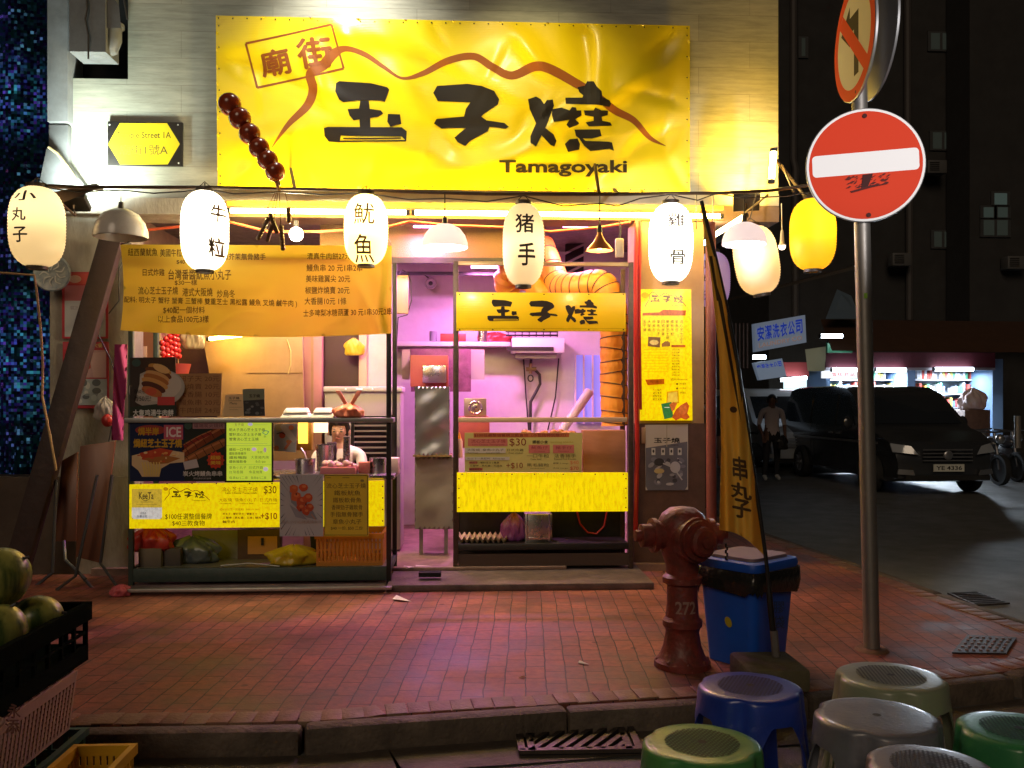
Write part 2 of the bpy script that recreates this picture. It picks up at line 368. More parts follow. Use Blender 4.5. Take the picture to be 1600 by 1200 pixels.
# yellow lines, gutter
M_yel = mat('road_paint_yellow', (.34, .20, .035), .7, col2=(.05, .045, .04), nscale=9, namt=.95)
mb = MB()
for px0, py0, px1, py1, w in ((-500, 1168, 795, 1163, .07), (-500, 1192, 700, 1186, .07)):
    a, b = G(px0, py0, ROADZ + .004), G(px1, py1, ROADZ + .004); d = Vector((0, -w, 0)); mb.add([a, b, b + d, a + d], [(0, 1, 2, 3)])
struct(mb.build('road_marking', M_yel))
M_gut = mat('gutter_concrete', (.13, .10, .075), .7, col2=(.045, .035, .028), nscale=6, namt=.9, bump=.6, bscale=50)
mb = MB(); Q = [p for p in fine if p.x < 4.2 and p.y < 6]
z = Vector((0, 0, ROADZ + .008)); ro = []
for i in range(len(Q)):
    d = (Q[min(i + 1, len(Q) - 1)] - Q[max(i - 1, 0)]).normalized(); nr = Vector((d.y, -d.x, 0)); ro += [Q[i] + nr * .11 + z, Q[i] + nr * .40 + z]
mb.add(ro, [(2 * i, 2 * i + 2, 2 * i + 3, 2 * i + 1) for i in range(len(Q) - 1)])
struct(mb.build('gutter', M_gut))
# drain grate
M_iron = mat('cast_iron', (.10, .085, .075), .5, .6, col2=(.05, .03, .02), nscale=14, bump=.3)
M_hole = mat('drain_dark', (.006, .005, .005), .9)
a, b, c, d = G(805, 1143, ROADZ), G(985, 1138, ROADZ), G(1003, 1181, ROADZ), G(812, 1184, ROADZ)
t = thing('drain_grate', 'rusty iron drain grate with slanted slots in the gutter', 'grate', (a + b + c + d) / 4 + Vector((0, 0, .012)))
mb = MB(); q = [p + Vector((0, 0, .014)) for p in (d, c, b, a)]; mb.prism(q, (0, 0, -.004)); mb.build('drain_pit', M_hole, t)
mb = MB()
def bil(u, v): return (a * (1 - u) + b * u) * (1 - v) + (d * (1 - u) + c * u) * v
def bar(u0, v0, u1, v1, w=.012):
    p, q = bil(u0, v0), bil(u1, v1); dd = (q - p).normalized(); n = Vector((dd.y, -dd.x, 0)) * w; z0 = Vector((0, 0, .016)); z1 = Vector((0, 0, .034))
    mb.hexa([p - n + z0, q - n + z0, q + n + z0, p + n + z0], [p - n + z1, q - n + z1, q + n + z1, p + n + z1])
for e in ((.0, .04, 1, .04), (0, .96, 1, .96), (.02, 0, .02, 1), (.98, 0, .98, 1), (.1, 0, .1, 1), (.9, 0, .9, 1)): bar(*e, w=.016)
for k in range(-3, 9):
    u = .1 + k * .115; u1 = u + .38; v0, v1 = .96, .04
    if u < .1: v0 = .96 - (.1 - u) / .38 * .92; u = .1
    if u1 > .9: v1 = .96 - (.9 - (u1 - .38)) / .38 * .92; u1 = .9
    if u < .9 and u1 > .1: bar(u, v0, u1, v1, .013)
mb.build('grate_bars', M_iron, t)
# manhole on the corner of the pavement and gully further along
t = thing('manhole_cover', 'square cast iron manhole cover in the corner paving', 'manhole', G(1535, 1006) + Vector((0, 0, .004)))
q = [G(x, y, .004) for x, y in ((1487, 1021), (1572, 1022), (1588, 997), (1512, 993))]
mb = MB(); mb.prism(q, (0, 0, .006)); mb.build('cover_plate', mat('iron_dark', (.035, .03, .03), .5, .5, col2=(.1, .06, .05), nscale=30), t)
mb = MB()
for i in range(7):
    for j in range(5):
        u, v = (i + .8) / 7.6, (j + .8) / 5.6
        p = (q[0] * (1 - u) + q[1] * u) * (1 - v) + (q[3] * (1 - u) + q[2] * u) * v
        mb.ball(p + Vector((0, 0, .007)), (.012, .012, .005), 6, 4)
mb.build('cover_studs', mat('iron_stud', (.2, .11, .10), .45, .4), t)
t = thing('roadside_gully', 'black iron gully grating in the side road beside the kerb', 'gully', G(1530, 940, ROADZ + .004))
q = [G(x, y, ROADZ + .004) for x, y in ((1480, 928), (1527, 926), (1578, 944), (1522, 947))]
mb = MB(); mb.prism(q, (0, 0, .012)); mb.build('gully_frame', M_iron, t)
mb = MB()
for i in range(7):
    u = (i + .6) / 7.2; p = q[0] * (1 - u) + q[3] * u; r = q[1] * (1 - u) + q[2] * u; e = (r - p) * .08; w = (q[3] - q[0]) * .04
    mb.hexa([p + e - w + Vector((0, 0, .0125)), r - e - w + Vector((0, 0, .0125)), r - e + w + Vector((0, 0, .0125)), p + e + w + Vector((0, 0, .0125))],
            [p + e - w + Vector((0, 0, .014)), r - e - w + Vector((0, 0, .014)), r - e + w + Vector((0, 0, .014)), p + e + w + Vector((0, 0, .014))])
mb.build('gully_slots', M_hole, t)

# ================================================================== THE SHOP BUILDING
def plank_mat():
    m = bpy.data.materials.new('plank_cladding'); m.use_nodes = True; t = m.node_tree; N = t.nodes; L = t.links; p = N['Principled BSDF']
    tc = N.new('ShaderNodeTexCoord'); sp = N.new('ShaderNodeSeparateXYZ'); L.new(tc.outputs['Object'], sp.inputs[0]); cb = N.new('ShaderNodeCombineXYZ')
    L.new(sp.outputs[0], cb.inputs[0]); L.new(sp.outputs[2], cb.inputs[1])
    b = N.new('ShaderNodeTexBrick'); b.inputs['Scale'].default_value = 1; b.inputs['Brick Width'].default_value = 1.25; b.inputs['Row Height'].default_value = .235
    b.inputs['Mortar Size'].default_value = .002; b.offset = .37; b.inputs['Color1'].default_value = (.50, .50, .41, 1); b.inputs['Color2'].default_value = (.41, .42, .35, 1); b.inputs['Mortar'].default_value = (.31, .30, .25, 1)
    L.new(cb.outputs[0], b.inputs[0])
    mp = N.new('ShaderNodeMapping'); mp.inputs['Scale'].default_value = (1.2, 1, 11); L.new(tc.outputs['Object'], mp.inputs[0])
    n = N.new('ShaderNodeTexNoise'); n.inputs['Scale'].default_value = 2.2; n.inputs['Detail'].default_value = 7; n.inputs['Roughness'].default_value = .7; L.new(mp.outputs[0], n.inputs[0])
    mr = N.new('ShaderNodeMapRange'); mr.inputs[1].default_value = .3; mr.inputs[2].default_value = .7; mr.inputs[3].default_value = .62; mr.inputs[4].default_value = 1.1; L.new(n.outputs[0], mr.inputs[0])
    mx = N.new('ShaderNodeMix'); mx.data_type = 'RGBA'; mx.blend_type = 'MULTIPLY'; mx.inputs[0].default_value = 1; L.new(b.outputs[0], mx.inputs[6]); L.new(mr.outputs[0], mx.inputs[7])
    L.new(mx.outputs[2], p.inputs['Base Color']); p.inputs['Roughness'].default_value = .5
    bp = N.new('ShaderNodeBump'); bp.inputs['Strength'].default_value = .5; bp.inputs['Distance'].default_value = .003; bp.invert = True; L.new(b.outputs['Fac'], bp.inputs['Height']); L.new(bp.outputs[0], p.inputs['Normal'])
    return m
M_plank = plank_mat()
M_dirty = mat('dirty_plaster', (.46, .42, .36), .75, col2=(.12, .09, .06), nscale=2.6, namt=.75, bump=.4, bscale=30, stretch=(1.6, 1.6, .55))
M_conc = mat('grey_paint', (.19, .20, .21), .6, col2=(.10, .10, .10), nscale=5, namt=.8, bump=.1, bscale=35)
M_tan = mat('tan_board', (.42, .25, .12), .65, col2=(.22, .12, .06), nscale=4, namt=.6)
M_brown = mat('brown_board', (.12, .06, .04), .6, col2=(.05, .025, .02), nscale=8, namt=.7)
M_white = mat('white_wall', (.62, .58, .56), .5, col2=(.42, .38, .36), nscale=5, namt=.5, bump=.15, bscale=20)
M_ceil = mat('stained_ceiling', (.20, .15, .12), .55, col2=(.08, .05, .035), nscale=14, namt=.8, bump=.3, bscale=60)
M_tile = mat('floor_tile', (.30, .19, .14), .55, col2=(.12, .07, .05), nscale=7, namt=.8)
M_black = mat('black_metal', (.018, .017, .017), .4, .3, col2=(.05, .04, .03), nscale=20, namt=.4)
M_steel = mat('stainless', (.56, .55, .54), .26, 1., col2=(.42, .40, .38), nscale=6, namt=.5, bump=.04, bscale=9)
M_zinc = mat('zinc_bar', (.50, .50, .48), .38, .8, col2=(.25, .24, .22), nscale=14, namt=.5)
M_dkgreen = mat('green_paint', (.035, .065, .055), .5, .2, col2=(.10, .11, .10), nscale=18, namt=.5)
B = thing('shop_building', 'corner shop building clad in pale planks above an open food stall front', 'building', (0, YW, 0))
zt = 9.5; zs = ZZ(343, YW)
xL = XX(104, YW); xR = XX(1216, YW); xP0, xP1 = XX(992, YW), XX(1100, YW); xO = XX(205, YW)
# cladding with the dark window recess at its upper left
wx0, wx1, wz0 = XX(108, YW), XX(200, YW), ZZ(133, YW)
zb = ZZ(300, YW)
mb = MB(); mb.box((wx1, YW, zb), (xR, YW + .25, zt)); mb.box((xL, YW, zb), (wx1, YW + .25, wz0)); mb.box((xL, YW, wz0), (wx0, YW + .25, zt)); mb.build('wall', M_plank, B)
mb = MB(); mb.box((wx0, YW + .2, wz0), (wx1, YW + .26, zt)); mb.build('window_recess', M_hole, B)
mb = MB(); mb.box((xL - .35, YW - .03, zs + .14), (xR - .004, YW + .3, zb)); mb.build('fascia', mat('fascia_paint', (.5, .47, .38), .55, col2=(.25, .22, .16), nscale=4, namt=.6), B)
mb = MB(); mb.box((xL - .35, YW - .10, zs), (xO + .75, YW + .3, zs + .138)); mb.build('ledge', M_dirty, B)
mb = MB(); mb.box((xO + .752, YW - .02, zs), (xR, YW + .3, zs + .137)); mb.build('lintel', mat('lintel_brown', (.2, .12, .06), .6, col2=(.1, .06, .04), nscale=6), B)
mb = MB(); mb.box((xL, YW + .31, zs + .15), (xR, 13, zs + .4)); mb.build('upper_floor', M_ceil, B)
mb = MB(); mb.box((xR - .25, YW + .31, zs + .41), (xR - .003, 13, zt)); mb.build('side_wall', M_plank, B)
# left pier: dirty plaster, brown below
xl0 = XX(78, YW)
mb = MB(); mb.box((xl0, YW, ZZ(742, YW)), (xO - .004, YW + .3, zs - .004)); mb.build('pier', M_dirty, B)
mb = MB(); mb.box((-6, YW - .02, 0), (XX(120, YW), YW + .3, ZZ(742, YW) - .003)); mb.box((XX(120, YW) + .002, YW - .005, 0), (xO - .004, YW + .3, ZZ(742, YW) - .003), 1)
mb.build('plinth', [mat('brown_plinth', (.075, .05, .035), .7, col2=(.03, .02, .015), nscale=5), M_dirty], B)
# right pier behind the tall menu
mb = MB(); mb.box((xP0, YW, ZZ(662, YW)), (xP1, YW + .35, zs - .004)); mb.build('pier', M_tan, B)
mb = MB(); mb.box((xP0 - .01, YW - .012, 0), (xP1 + .01, YW + .36, ZZ(662, YW) - .003)); mb.build('pier_base', M_brown, B)
# room
YB = 10.4
mb = MB(); mb.box((xO - .3, YB, .06), (xP1, YB + .15, zs + .14)); mb.build('back_wall', M_white, B)
mb = MB(); mb.box((xO - .3, YW + .31, .06), (xO - .2, YB - .002, zs + .14)); mb.build('side_wall', mat('brown_wall', (.25, .15, .09), .6, col2=(.12, .07, .05), nscale=5), B)
mb = MB(); mb.box((xP1 - .12, YW + .36, .06), (xP1 - .002, YB - .002, zs + .14)); mb.build('side_wall', M_white, B)
mb = MB(); mb.box((xO - .3, YW - .1, 0), (xP1 - .003, YB + .1, .058)); mb.build('floor', M_tile, B)
M_hood = mat('speckled_metal', (.30, .17, .08), .45, .5, col2=(.10, .05, .02), nscale=120, namt=.9, bump=.4, bscale=150)
mb = MB(); mb.box((XX(500, 8.5), 8.5, ZZ(403, 8.5)), (XX(852, 8.5), 8.54, zs + .13)); mb.box((XX(500, 8.5), 8.48, ZZ(412, 8.5)), (XX(852, 8.5), 8.56, ZZ(403, 8.5) - .002), 1)
mb.build('hood_skirt', [M_hood, M_black], B)
mb = MB(); mb.box((XX(600, 9.6), 9.6, ZZ(430, 9.6)), (XX(855, 9.6), 9.65, ZZ(425, 9.6))); mb.build('ceiling_rail', M_black, B)
# threshold slab in front of the shop
def slab(px0, px1, y0, y1, z0, z1, name, m, bev=.008):
    mb = MB(); mb.box((XX(px0, y0), y0, z0), (XX(px1, y0), y1, z1)); return struct(mb.build(name, m, None, bevel=bev))
M_slab = mat('worn_concrete', (.17, .12, .11), .5, col2=(.06, .04, .04), nscale=6, namt=.9, bump=.5, bscale=40)
slab(604, 1022, 7.03, 7.79, 0, .055, 'threshold_step', M_slab)
slab(192, 601, 7.03, 7.79, 0, .035, 'threshold_platform', M_slab)
t = tag(MB().pbox(197, 917, 612, 926, 6.98, .045).build('metal_edging', M_zinc, None, .003), 'bare metal edging strip along the foot of the counter stall', 'edging')
t = tag(MB().box((XX(608, 7.62), 7.60, .056), (XX(885, 7.62), 7.66, .085)).build('tile_strip', M_tile, None, .004), 'pale tile strip lying across the doorway threshold', 'tile strip')
# left column of grey render with ducting
t = thing('concrete_column', 'tall grey concrete column at the left edge of the shop front', 'column', (XX(88, 7.86), 7.86, 0))
mb = MB(); mb.box((XX(73, 7.8), 7.8, ZZ(200, 7.8)), (XX(106, 7.8), 8.2, zt)); mb.box((XX(73, 7.8), 7.83, ZZ(300, 7.8)), (XX(104, 7.8), 8.2, ZZ(200, 7.8) - .012)); mb.build('shaft', M_conc, t, .01)
mb = MB(); mb.prism([W(x, y, 7.77) for x, y in ((58, 300), (72, 232), (88, 232), (132, 290), (132, 310), (60, 312))], (0, .2, 0)); mb.build('corbel', M_conc, t, .006)
mb = MB(); mb.tube([W(x, y, 7.74) for x, y in ((76, 230), (90, 240), (105, 260), (122, 285))], .012, 6); mb.build('conduit', mat('yellowed_pipe', (.45, .36, .18), .5), t)
t = thing('air_duct', 'grey painted duct turning a corner in front of the dark window', 'duct', W(150, 88, 7.55))
mb = MB(); mb.box((XX(108, 7.6), 7.6, ZZ(92, 7.6)), (XX(165, 7.6), 7.88, ZZ(0, 7.6) + .6))
mb.tube([W(x, y, 7.72) for x, y in ((140, 78), (160, 78), (172, 74), (176, 62), (176, 44))], .075, 12)
mb.tube([W(x, y, 7.72) for x, y in ((176, 44), (176, 38))], .095, 12)
mb.hexa([W(159, 44, 7.62), W(189, 44, 7.62), W(189, 44, 7.84), W(159, 44, 7.84)], [W(156, -40, 7.62), W(186, 10, 7.62), W(186, 10, 7.84), W(156, -40, 7.84)])
mb.build('duct_body', M_conc, t)
mb = MB(); mb.tube([W(x, y, 7.58) for x, y in ((134, -20), (136, 14), (133, 30), (138, 56), (138, 92))], .008, 6); mb.tube([W(x, y, 7.6) for x, y in ((192, -10), (196, 12), (199, 30))], .008, 6); mb.build('cable', M_black, t)
# glitter curtain of sequins on the neighbour's side
def sequin_mat():
    m = bpy.data.materials.new('sequins'); m.use_nodes = True; t = m.node_tree; N = t.nodes; L = t.links; p = N['Principled BSDF']
    tc = N.new('ShaderNodeTexCoord'); sc = N.new('ShaderNodeVectorMath'); sc.operation = 'SCALE'; sc.inputs['Scale'].default_value = 38; L.new(tc.outputs['Object'], sc.inputs[0])
    fl = N.new('ShaderNodeVectorMath'); fl.operation = 'FLOOR'; L.new(sc.outputs[0], fl.inputs[0])
    sp = N.new('ShaderNodeSeparateXYZ'); L.new(fl.outputs[0], sp.inputs[0]); cb = N.new('ShaderNodeCombineXYZ'); L.new(sp.outputs[0], cb.inputs[0]); L.new(sp.outputs[2], cb.inputs[2])
    wn = N.new('ShaderNodeTexWhiteNoise'); L.new(cb.outputs[0], wn.inputs[0])
    hs = N.new('ShaderNodeHueSaturation'); hs.inputs['Color'].default_value = (.012, .05, .22, 1); hs.inputs['Saturation'].default_value = .95
    mr = N.new('ShaderNodeMapRange'); mr.inputs[3].default_value = .40; mr.inputs[4].default_value = .56; L.new(wn.outputs['Value'], mr.inputs[0]); L.new(mr.outputs[0], hs.inputs['Hue'])
    L.new(hs.outputs[0], p.inputs['Base Color']); p.inputs['Metallic'].default_value = .9; p.inputs['Roughness'].default_value = .3
    # every sequin hangs at its own angle
    ge = N.new('ShaderNodeNewGeometry'); wb = N.new('ShaderNodeVectorMath'); wb.operation = 'SUBTRACT'; wb.inputs[1].default_value = (.5, .5, .5); L.new(wn.outputs['Color'], wb.inputs[0])
    ws = N.new('ShaderNodeVectorMath'); ws.operation = 'MULTIPLY_ADD'; ws.inputs[1].default_value = (1.5, .2, 1.5); L.new(wb.outputs[0], ws.inputs[0]); L.new(ge.outputs['Normal'], ws.inputs[2])
    nn = N.new('ShaderNodeVectorMath'); nn.operation = 'NORMALIZE'; L.new(ws.outputs[0], nn.inputs[0]); L.new(nn.outputs[0], p.inputs['Normal'])
    # two lit patches put in as glow on random cells of the curtain
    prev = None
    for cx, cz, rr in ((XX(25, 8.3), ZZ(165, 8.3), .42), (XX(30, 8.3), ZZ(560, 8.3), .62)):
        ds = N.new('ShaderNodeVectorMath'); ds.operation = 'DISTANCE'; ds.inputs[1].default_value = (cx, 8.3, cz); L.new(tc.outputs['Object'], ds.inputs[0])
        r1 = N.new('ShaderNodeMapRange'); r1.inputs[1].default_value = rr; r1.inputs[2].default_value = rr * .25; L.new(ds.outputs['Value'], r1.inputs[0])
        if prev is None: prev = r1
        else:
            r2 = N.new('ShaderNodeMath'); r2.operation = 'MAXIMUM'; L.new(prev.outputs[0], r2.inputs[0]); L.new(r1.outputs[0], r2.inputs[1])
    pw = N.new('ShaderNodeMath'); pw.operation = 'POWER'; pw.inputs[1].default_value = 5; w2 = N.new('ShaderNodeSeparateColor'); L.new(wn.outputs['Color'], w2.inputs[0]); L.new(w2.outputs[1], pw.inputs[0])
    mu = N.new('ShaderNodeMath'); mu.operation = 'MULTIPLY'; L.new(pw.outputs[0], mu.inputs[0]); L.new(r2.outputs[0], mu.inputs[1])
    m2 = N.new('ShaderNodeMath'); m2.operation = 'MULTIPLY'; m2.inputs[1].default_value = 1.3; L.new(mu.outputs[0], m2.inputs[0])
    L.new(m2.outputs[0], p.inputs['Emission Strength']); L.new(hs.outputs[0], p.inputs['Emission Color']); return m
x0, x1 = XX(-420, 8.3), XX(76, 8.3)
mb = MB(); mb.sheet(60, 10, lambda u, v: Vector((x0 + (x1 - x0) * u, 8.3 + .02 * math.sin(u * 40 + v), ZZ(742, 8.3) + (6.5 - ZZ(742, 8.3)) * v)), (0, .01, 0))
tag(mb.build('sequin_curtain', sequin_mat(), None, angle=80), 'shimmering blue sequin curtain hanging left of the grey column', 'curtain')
mb = MB(); mb.box((-14, 8.5, 0), (xl0 - .01, 9.0, 12)); tag(mb.build('neighbour_wall', mat('night_wall', (.03, .03, .035), .8, col2=(.015, .015, .02), nscale=2), None), 'dark wall of the neighbouring building behind the sequin curtain', 'wall')
# ================================================================== BIG BANNER
YBN = 7.78
def wrinkle(x, y):                                   # creases of the sheet, picture pixels in, metres out
    h = 0
    for cx, cy, ang, ln, wd, am in WR:
        dx, dy = x - cx, y - cy; a = dx * math.cos(ang) + dy * math.sin(ang); b = -dx * math.sin(ang) + dy * math.cos(ang)
        h += 1.35 * am * math.exp(-(a / ln) ** 2 - (b / wd) ** 2)
    e = min((x - 338) / 40, (1078 - x) / 40, (y - 24) / 30, (300 - y) / 30, 1); return h * max(0, e)
_r = random.Random(11)
WR = [(545, 60, .9, 60, 22, .05), (600, 85, .3, 90, 20, -.03), (640, 140, 1.1, 120, 26, .035), (690, 215, .9, 80, 30, -.035), (830, 80, .9, 50, 16, .035), (915, 75, 1.25, 70, 20, -.05),
      (935, 130, 1.5, 60, 14, .045), (985, 130, -.6, 70, 16, .035), (1030, 90, -.9, 60, 18, -.03), (870, 190, -.7, 80, 20, .03), (780, 250, -.2, 120, 18, .025),
      (400, 110, .35, 70, 18, -.04), (430, 215, -.3, 90, 22, .03), (370, 240, -.15, 60, 20, -.02), (1020, 220, -.5, 80, 22, -.03), (960, 250, -.9, 60, 20, .025), (620, 230, .2, 110, 20, .02)]
WR += [(_r.uniform(345, 1070), _r.uniform(30, 290), _r.uniform(-1.6, 1.6), _r.uniform(25, 80), _r.uniform(7, 16), _r.uniform(-.014, .014)) for _ in range(46)]
BQ = ((337, 24), (1078, 40), (1078, 301), (340, 291))
def bq(u, v): return tuple((BQ[0][i] * (1 - u) + BQ[1][i] * u) * (1 - v) + (BQ[3][i] * (1 - u) + BQ[2][i] * u) * v for i in (0, 1))
def vinyl(name, col, col2, rough=.32):
    m = mat(name, col, rough, col2=col2, nscale=3, namt=.35, coat=.12, spec=.35)
    t = m.node_tree; N = t.nodes; L = t.links; p = N['Principled BSDF']; tc = N.new('ShaderNodeTexCoord'); wv = N.new('ShaderNodeTexWave'); wv.bands_direction = 'Z'; wv.inputs['Scale'].default_value = 22
    L.new(tc.outputs['Object'], wv.inputs[0]); bp = N.new('ShaderNodeBump'); bp.inputs['Strength'].default_value = .12; bp.inputs['Distance'].default_value = .004; L.new(wv.outputs[0], bp.inputs['Height']); L.new(bp.outputs[0], p.inputs['Normal']); return m
M_vin = vinyl('yellow_vinyl', (.88, .665, .008), (.85, .60, .005))
t = thing('shop_banner', 'huge creased yellow shop banner with black brush characters and a brown mountain line', 'banner', (XX(700, YBN), YBN, ZZ(300, YBN)))
def ban(x, y, e): return W(x, y, YBN - wrinkle(x, y) - e)
mb = MB(); mb.sheet(190, 70, lambda u, v: ban(*bq(u, v), 0), (0, .012, 0)); mb.build('sheet', M_vin, t, angle=60)
p = Print()
p.stroke([(425,230,1),(450,195,8),(480,165,13),(489,140,14),(485,115,14),(505,102,16),(520,85,16),(540,76,9),(570,85,8),(600,105,6),(628,122,4),(660,115,8),(700,95,11),(740,88,11),(770,105,12),(800,118,13),(835,104,15),(860,108,15),(900,130,14),(930,148,12),(960,172,12),(990,188,10),(1015,215,7),(1040,228,1)], (.30, .085, .012), 8)
br = (.27, .075, .012)
for a, b in (((384,68),(518,38)),((518,38),(537,107)),((537,107),(402,137)),((402,137),(384,68))): p.stroke([(*a, 3.6), ((a[0]+b[0])/2, (a[1]+b[1])/2+.4, 3.0), (*b, 3.6)], br)
p.txt('廟', ((404,83),(447,73),(457,113),(412,121)), br, .03).txt('街', ((461,62),(514,56),(522,104),(470,108)), br, .03)
p.brush((505,127,960,240))
p.txt('Tamagoyaki', (780,250,980,276), (.03,.02,.008), .028)
p.build('lettering', PR, t, ban, 5.)
mb = MB()
for i in range(34):
    for v in (.015, .985): 
        x, y = bq(.006 + i / 33 * .988, v); mb.ball(ban(x, y, .004), .006, 6, 4)
for i in range(8):
    for u in (.006, .994):
        x, y = bq(u, .06 + i / 7 * .88); mb.ball(ban(x, y, .004), .006, 6, 4)
mb.build('rivets', M_black, t)
# house number plate
t = thing('street_number_plate', 'small black and yellow hexagon plate giving the street number', 'sign', W(227, 225, 7.86))
mb = MB(); mb.pbox(168, 191, 285, 258, 7.865, .03); mb.build('plate', M_black, t, .004)
p = Print(); p.poly([(169,225),(187,192.5),(261,192.5),(281,225),(262,257),(188,257)], (.80, .62, .02)); p.txt('Temple Street 1A', (182,206,267,219), (.05,.04,.02), .005); p.txt('廟街1號A', (187,226,262,242), (.10,.08,.03), .0)
for x, y in ((171,195),(278,195),(279,255)): p.ell(x, y, 1.2, 1.2, (.7,.7,.7))
p.build('lettering', PR, t, plane_y(7.865))

# ================================================================== STEEL BAR, WIRES, LANTERNS
YL = 6.95
M_rust = mat('rusty_bar', (.10, .06, .035), .55, .5, col2=(.05, .03, .02), nscale=20)
M_wire = mat('wire_black', (.02, .018, .016), .5)
bar_pts = [(70,290),(120,292),(340,293),(545,297),(760,303),(960,304),(1045,302),(1120,302),(1200,298),(1262,290)]
t = thing('lantern_rail', 'thin dark rail strung across the shop front carrying the lanterns', 'rail', W(660, 300, YL))
mb = MB(); mb.tube([W(x, y, YL) for x, y in bar_pts], .013, 8); mb.build('rail_bar', M_rust, t)
mb = MB()
for x, y0, y1 in ((932,254,303),(457,262,295),(962,296,303)): mb.tube([W(x-3, y0, 7.85), W(x+4, y1, YL)], .014, 6)
mb.tube([W(1262, 312, YL), W(1205, 240, YW - .02)], .014, 6); mb.tube([W(1222, 258, 7.4), W(1240, 300, YL)], .01, 6); mb.tube([W(72, 292, YL), W(160, 296, YW - .12)], .012, 6)
mb.hexa([W(95,318,7.0), W(160,292,7.0), W(160,292,7.03), W(95,318,7.03)], [W(85,300,7.0), W(150,286,7.0), W(150,286,7.03), W(85,300,7.03)])
mb.build('brackets', M_rust, t)
t = tag(MB().tube([W(x, y, YL - .02) for x, y in ((60,290),(90,296),(125,300),(190,297),(240,302),(290,299),(318,295),(365,303),(440,300),(500,304),(572,302),(640,312),(696,310),(760,315),(818,306),(880,322),(937,318),(965,322),(1000,310),(1048,304),(1090,313),(1120,302),(1165,310),(1230,306),(1265,300))], .0055, 6).build('lamp_cable', M_wire, None), 'black lamp cable looping loosely along the lantern rail', 'cable')
M_orc = mat('orange_cable', (.6, .09, .03), .5)
tag(MB().tube([W(x, y, 7.75) for x, y in ((205,362),(355,346),(420,362),(500,362),(600,356),(640,346),(700,352),(800,356),(860,362),(940,355),(985,347))], .012, 6).build('orange_cable', M_orc, None), 'orange cable slung loosely under the shop lintel', 'cable')

def lantern_mat(name, col, e, ecol):
    m = bpy.data.materials.new(name); m.use_nodes = True; t = m.node_tree; N = t.nodes; L = t.links; p = N['Principled BSDF']; out = N['Material Output']
    p.inputs['Base Color'].default_value = (*col, 1); p.inputs['Roughness'].default_value = .6; p.inputs['Emission Color'].default_value = (*ecol, 1); p.inputs['Emission Strength'].default_value = e
    tr = N.new('ShaderNodeBsdfTranslucent'); tr.inputs[0].default_value = (*col, 1); mx = N.new('ShaderNodeMixShader'); mx.inputs[0].default_value = .6
    L.new(p.outputs[0], mx.inputs[1]); L.new(tr.outputs[0], mx.inputs[2]); L.new(mx.outputs[0], out.inputs[0]); return m
M_cap = mat('lantern_cap', (.03, .02, .015), .5)
def lantern(px, py, hw, y0, y1, Y, label, m, bulb, bcol, text, tcol=INK, tdx=0, tilt=0, bz=.1, tmp=None):
    s = Y / FPX; Rr = hw * s; H = (y1 - y0) * s; c = W(px, (y0 + y1) / 2, Y)
    t = thing('paper_lantern', label, 'lantern', c, 'paper lanterns strung across the shop front')
    T = Matrix.Rotation(tilt, 3, 'Y')
    def rad(z):                                      # radius at height z (from centre)
        k = min(1, abs(2 * z / H)); return max(.36 * Rr, Rr * (1 - k ** 3.0) ** (1 / 2.4))
    mb = MB(); n = 52; prof = []
    for i in range(n + 1):
        z = -H / 2 + H * i / n; prof.append((rad(z) * (1 - (.028 if i % 2 else 0)), z))
    mb.lathe(prof, c, T, 36); mb.build('lantern_skin', m, t, angle=80)
    mb = MB()
    for sg in (-1, 1):
      mb = MB(); mb.lathe([(.30 * Rr, sg * H / 2 - .012), (.385 * Rr, sg * H / 2 - .012), (.385 * Rr, sg * H / 2 + .02), (.30 * Rr, sg * H / 2 + .02), (.30 * Rr, sg * H / 2 - .012)], c, T, 24); mb.build('lantern_ring', M_cap, t)
    mb = MB(); mb.tube([c + T @ Vector((-.3 * Rr, 0, H / 2 + .02)), c + T @ Vector((0, 0, H / 2 + .07)), c + T @ Vector((.3 * Rr, 0, H / 2 + .02))], .004, 6)
    mb.tube([c + T @ Vector((0, 0, H / 2 + .06)), W(px, 301, YL)], .005, 6)
    mb.build('hanger', M_cap, t)
    if bulb:
        l = light('lantern_bulb', 'POINT', (0, 0, 0), bulb, bcol, .05); l.parent = t; l.location = (0, 0, bz)
    if text:
        p = Print()
        for ch, box, bo in text: p.txt(ch, box, tcol, bo)
        def mp(x, y, e):
            z = ((y0 + y1) / 2 - y) * s; r = rad(z) * 1.004 + e * .3; dx = (x - px) * s; dx = max(-r * .995, min(r * .995, dx))
            return c + T @ Vector((dx, -math.sqrt(max(r * r - dx * dx, 0)) - .0015, z))
        p.build('lettering', PM, t, mp, 3.)
    return t
Lc = (.86, .80, .66)
lantern(58, 355, 40, 293, 417, YL, 'leftmost cream lantern with three black characters before the sequin curtain', lantern_mat('paper_cream', Lc, .30, (1, .62, .24)), 2.6, (1, .78, .45), [('小', (40,306,72,322), .02), ('丸', (38,333,60,352), .02), ('子', (40,362,62,384), .02)])
lantern(320, 360, 36, 299, 423, YL, 'blazing white lantern with two thin characters on its right edge beside the menu sheet', lantern_mat('paper_white', (.9, .88, .82), 3, (1, .9, .7)), 12, (1, .9, .7), [('牛', (338,325,355,352), .03), ('粒', (335,376,354,404), .03)], (.12, .06, .02))
lantern(572, 360, 34, 304, 415, YL, 'yellow glowing lantern lettered for squid over the right end of the menu sheet', lantern_mat('paper_yellow_white', (.9, .78, .45), 2.2, (1, .72, .22)), 12, (1, .8, .4), [('魷', (557,324,588,356), .01), ('魚', (557,372,586,412), .01)], (.10, .05, .01))
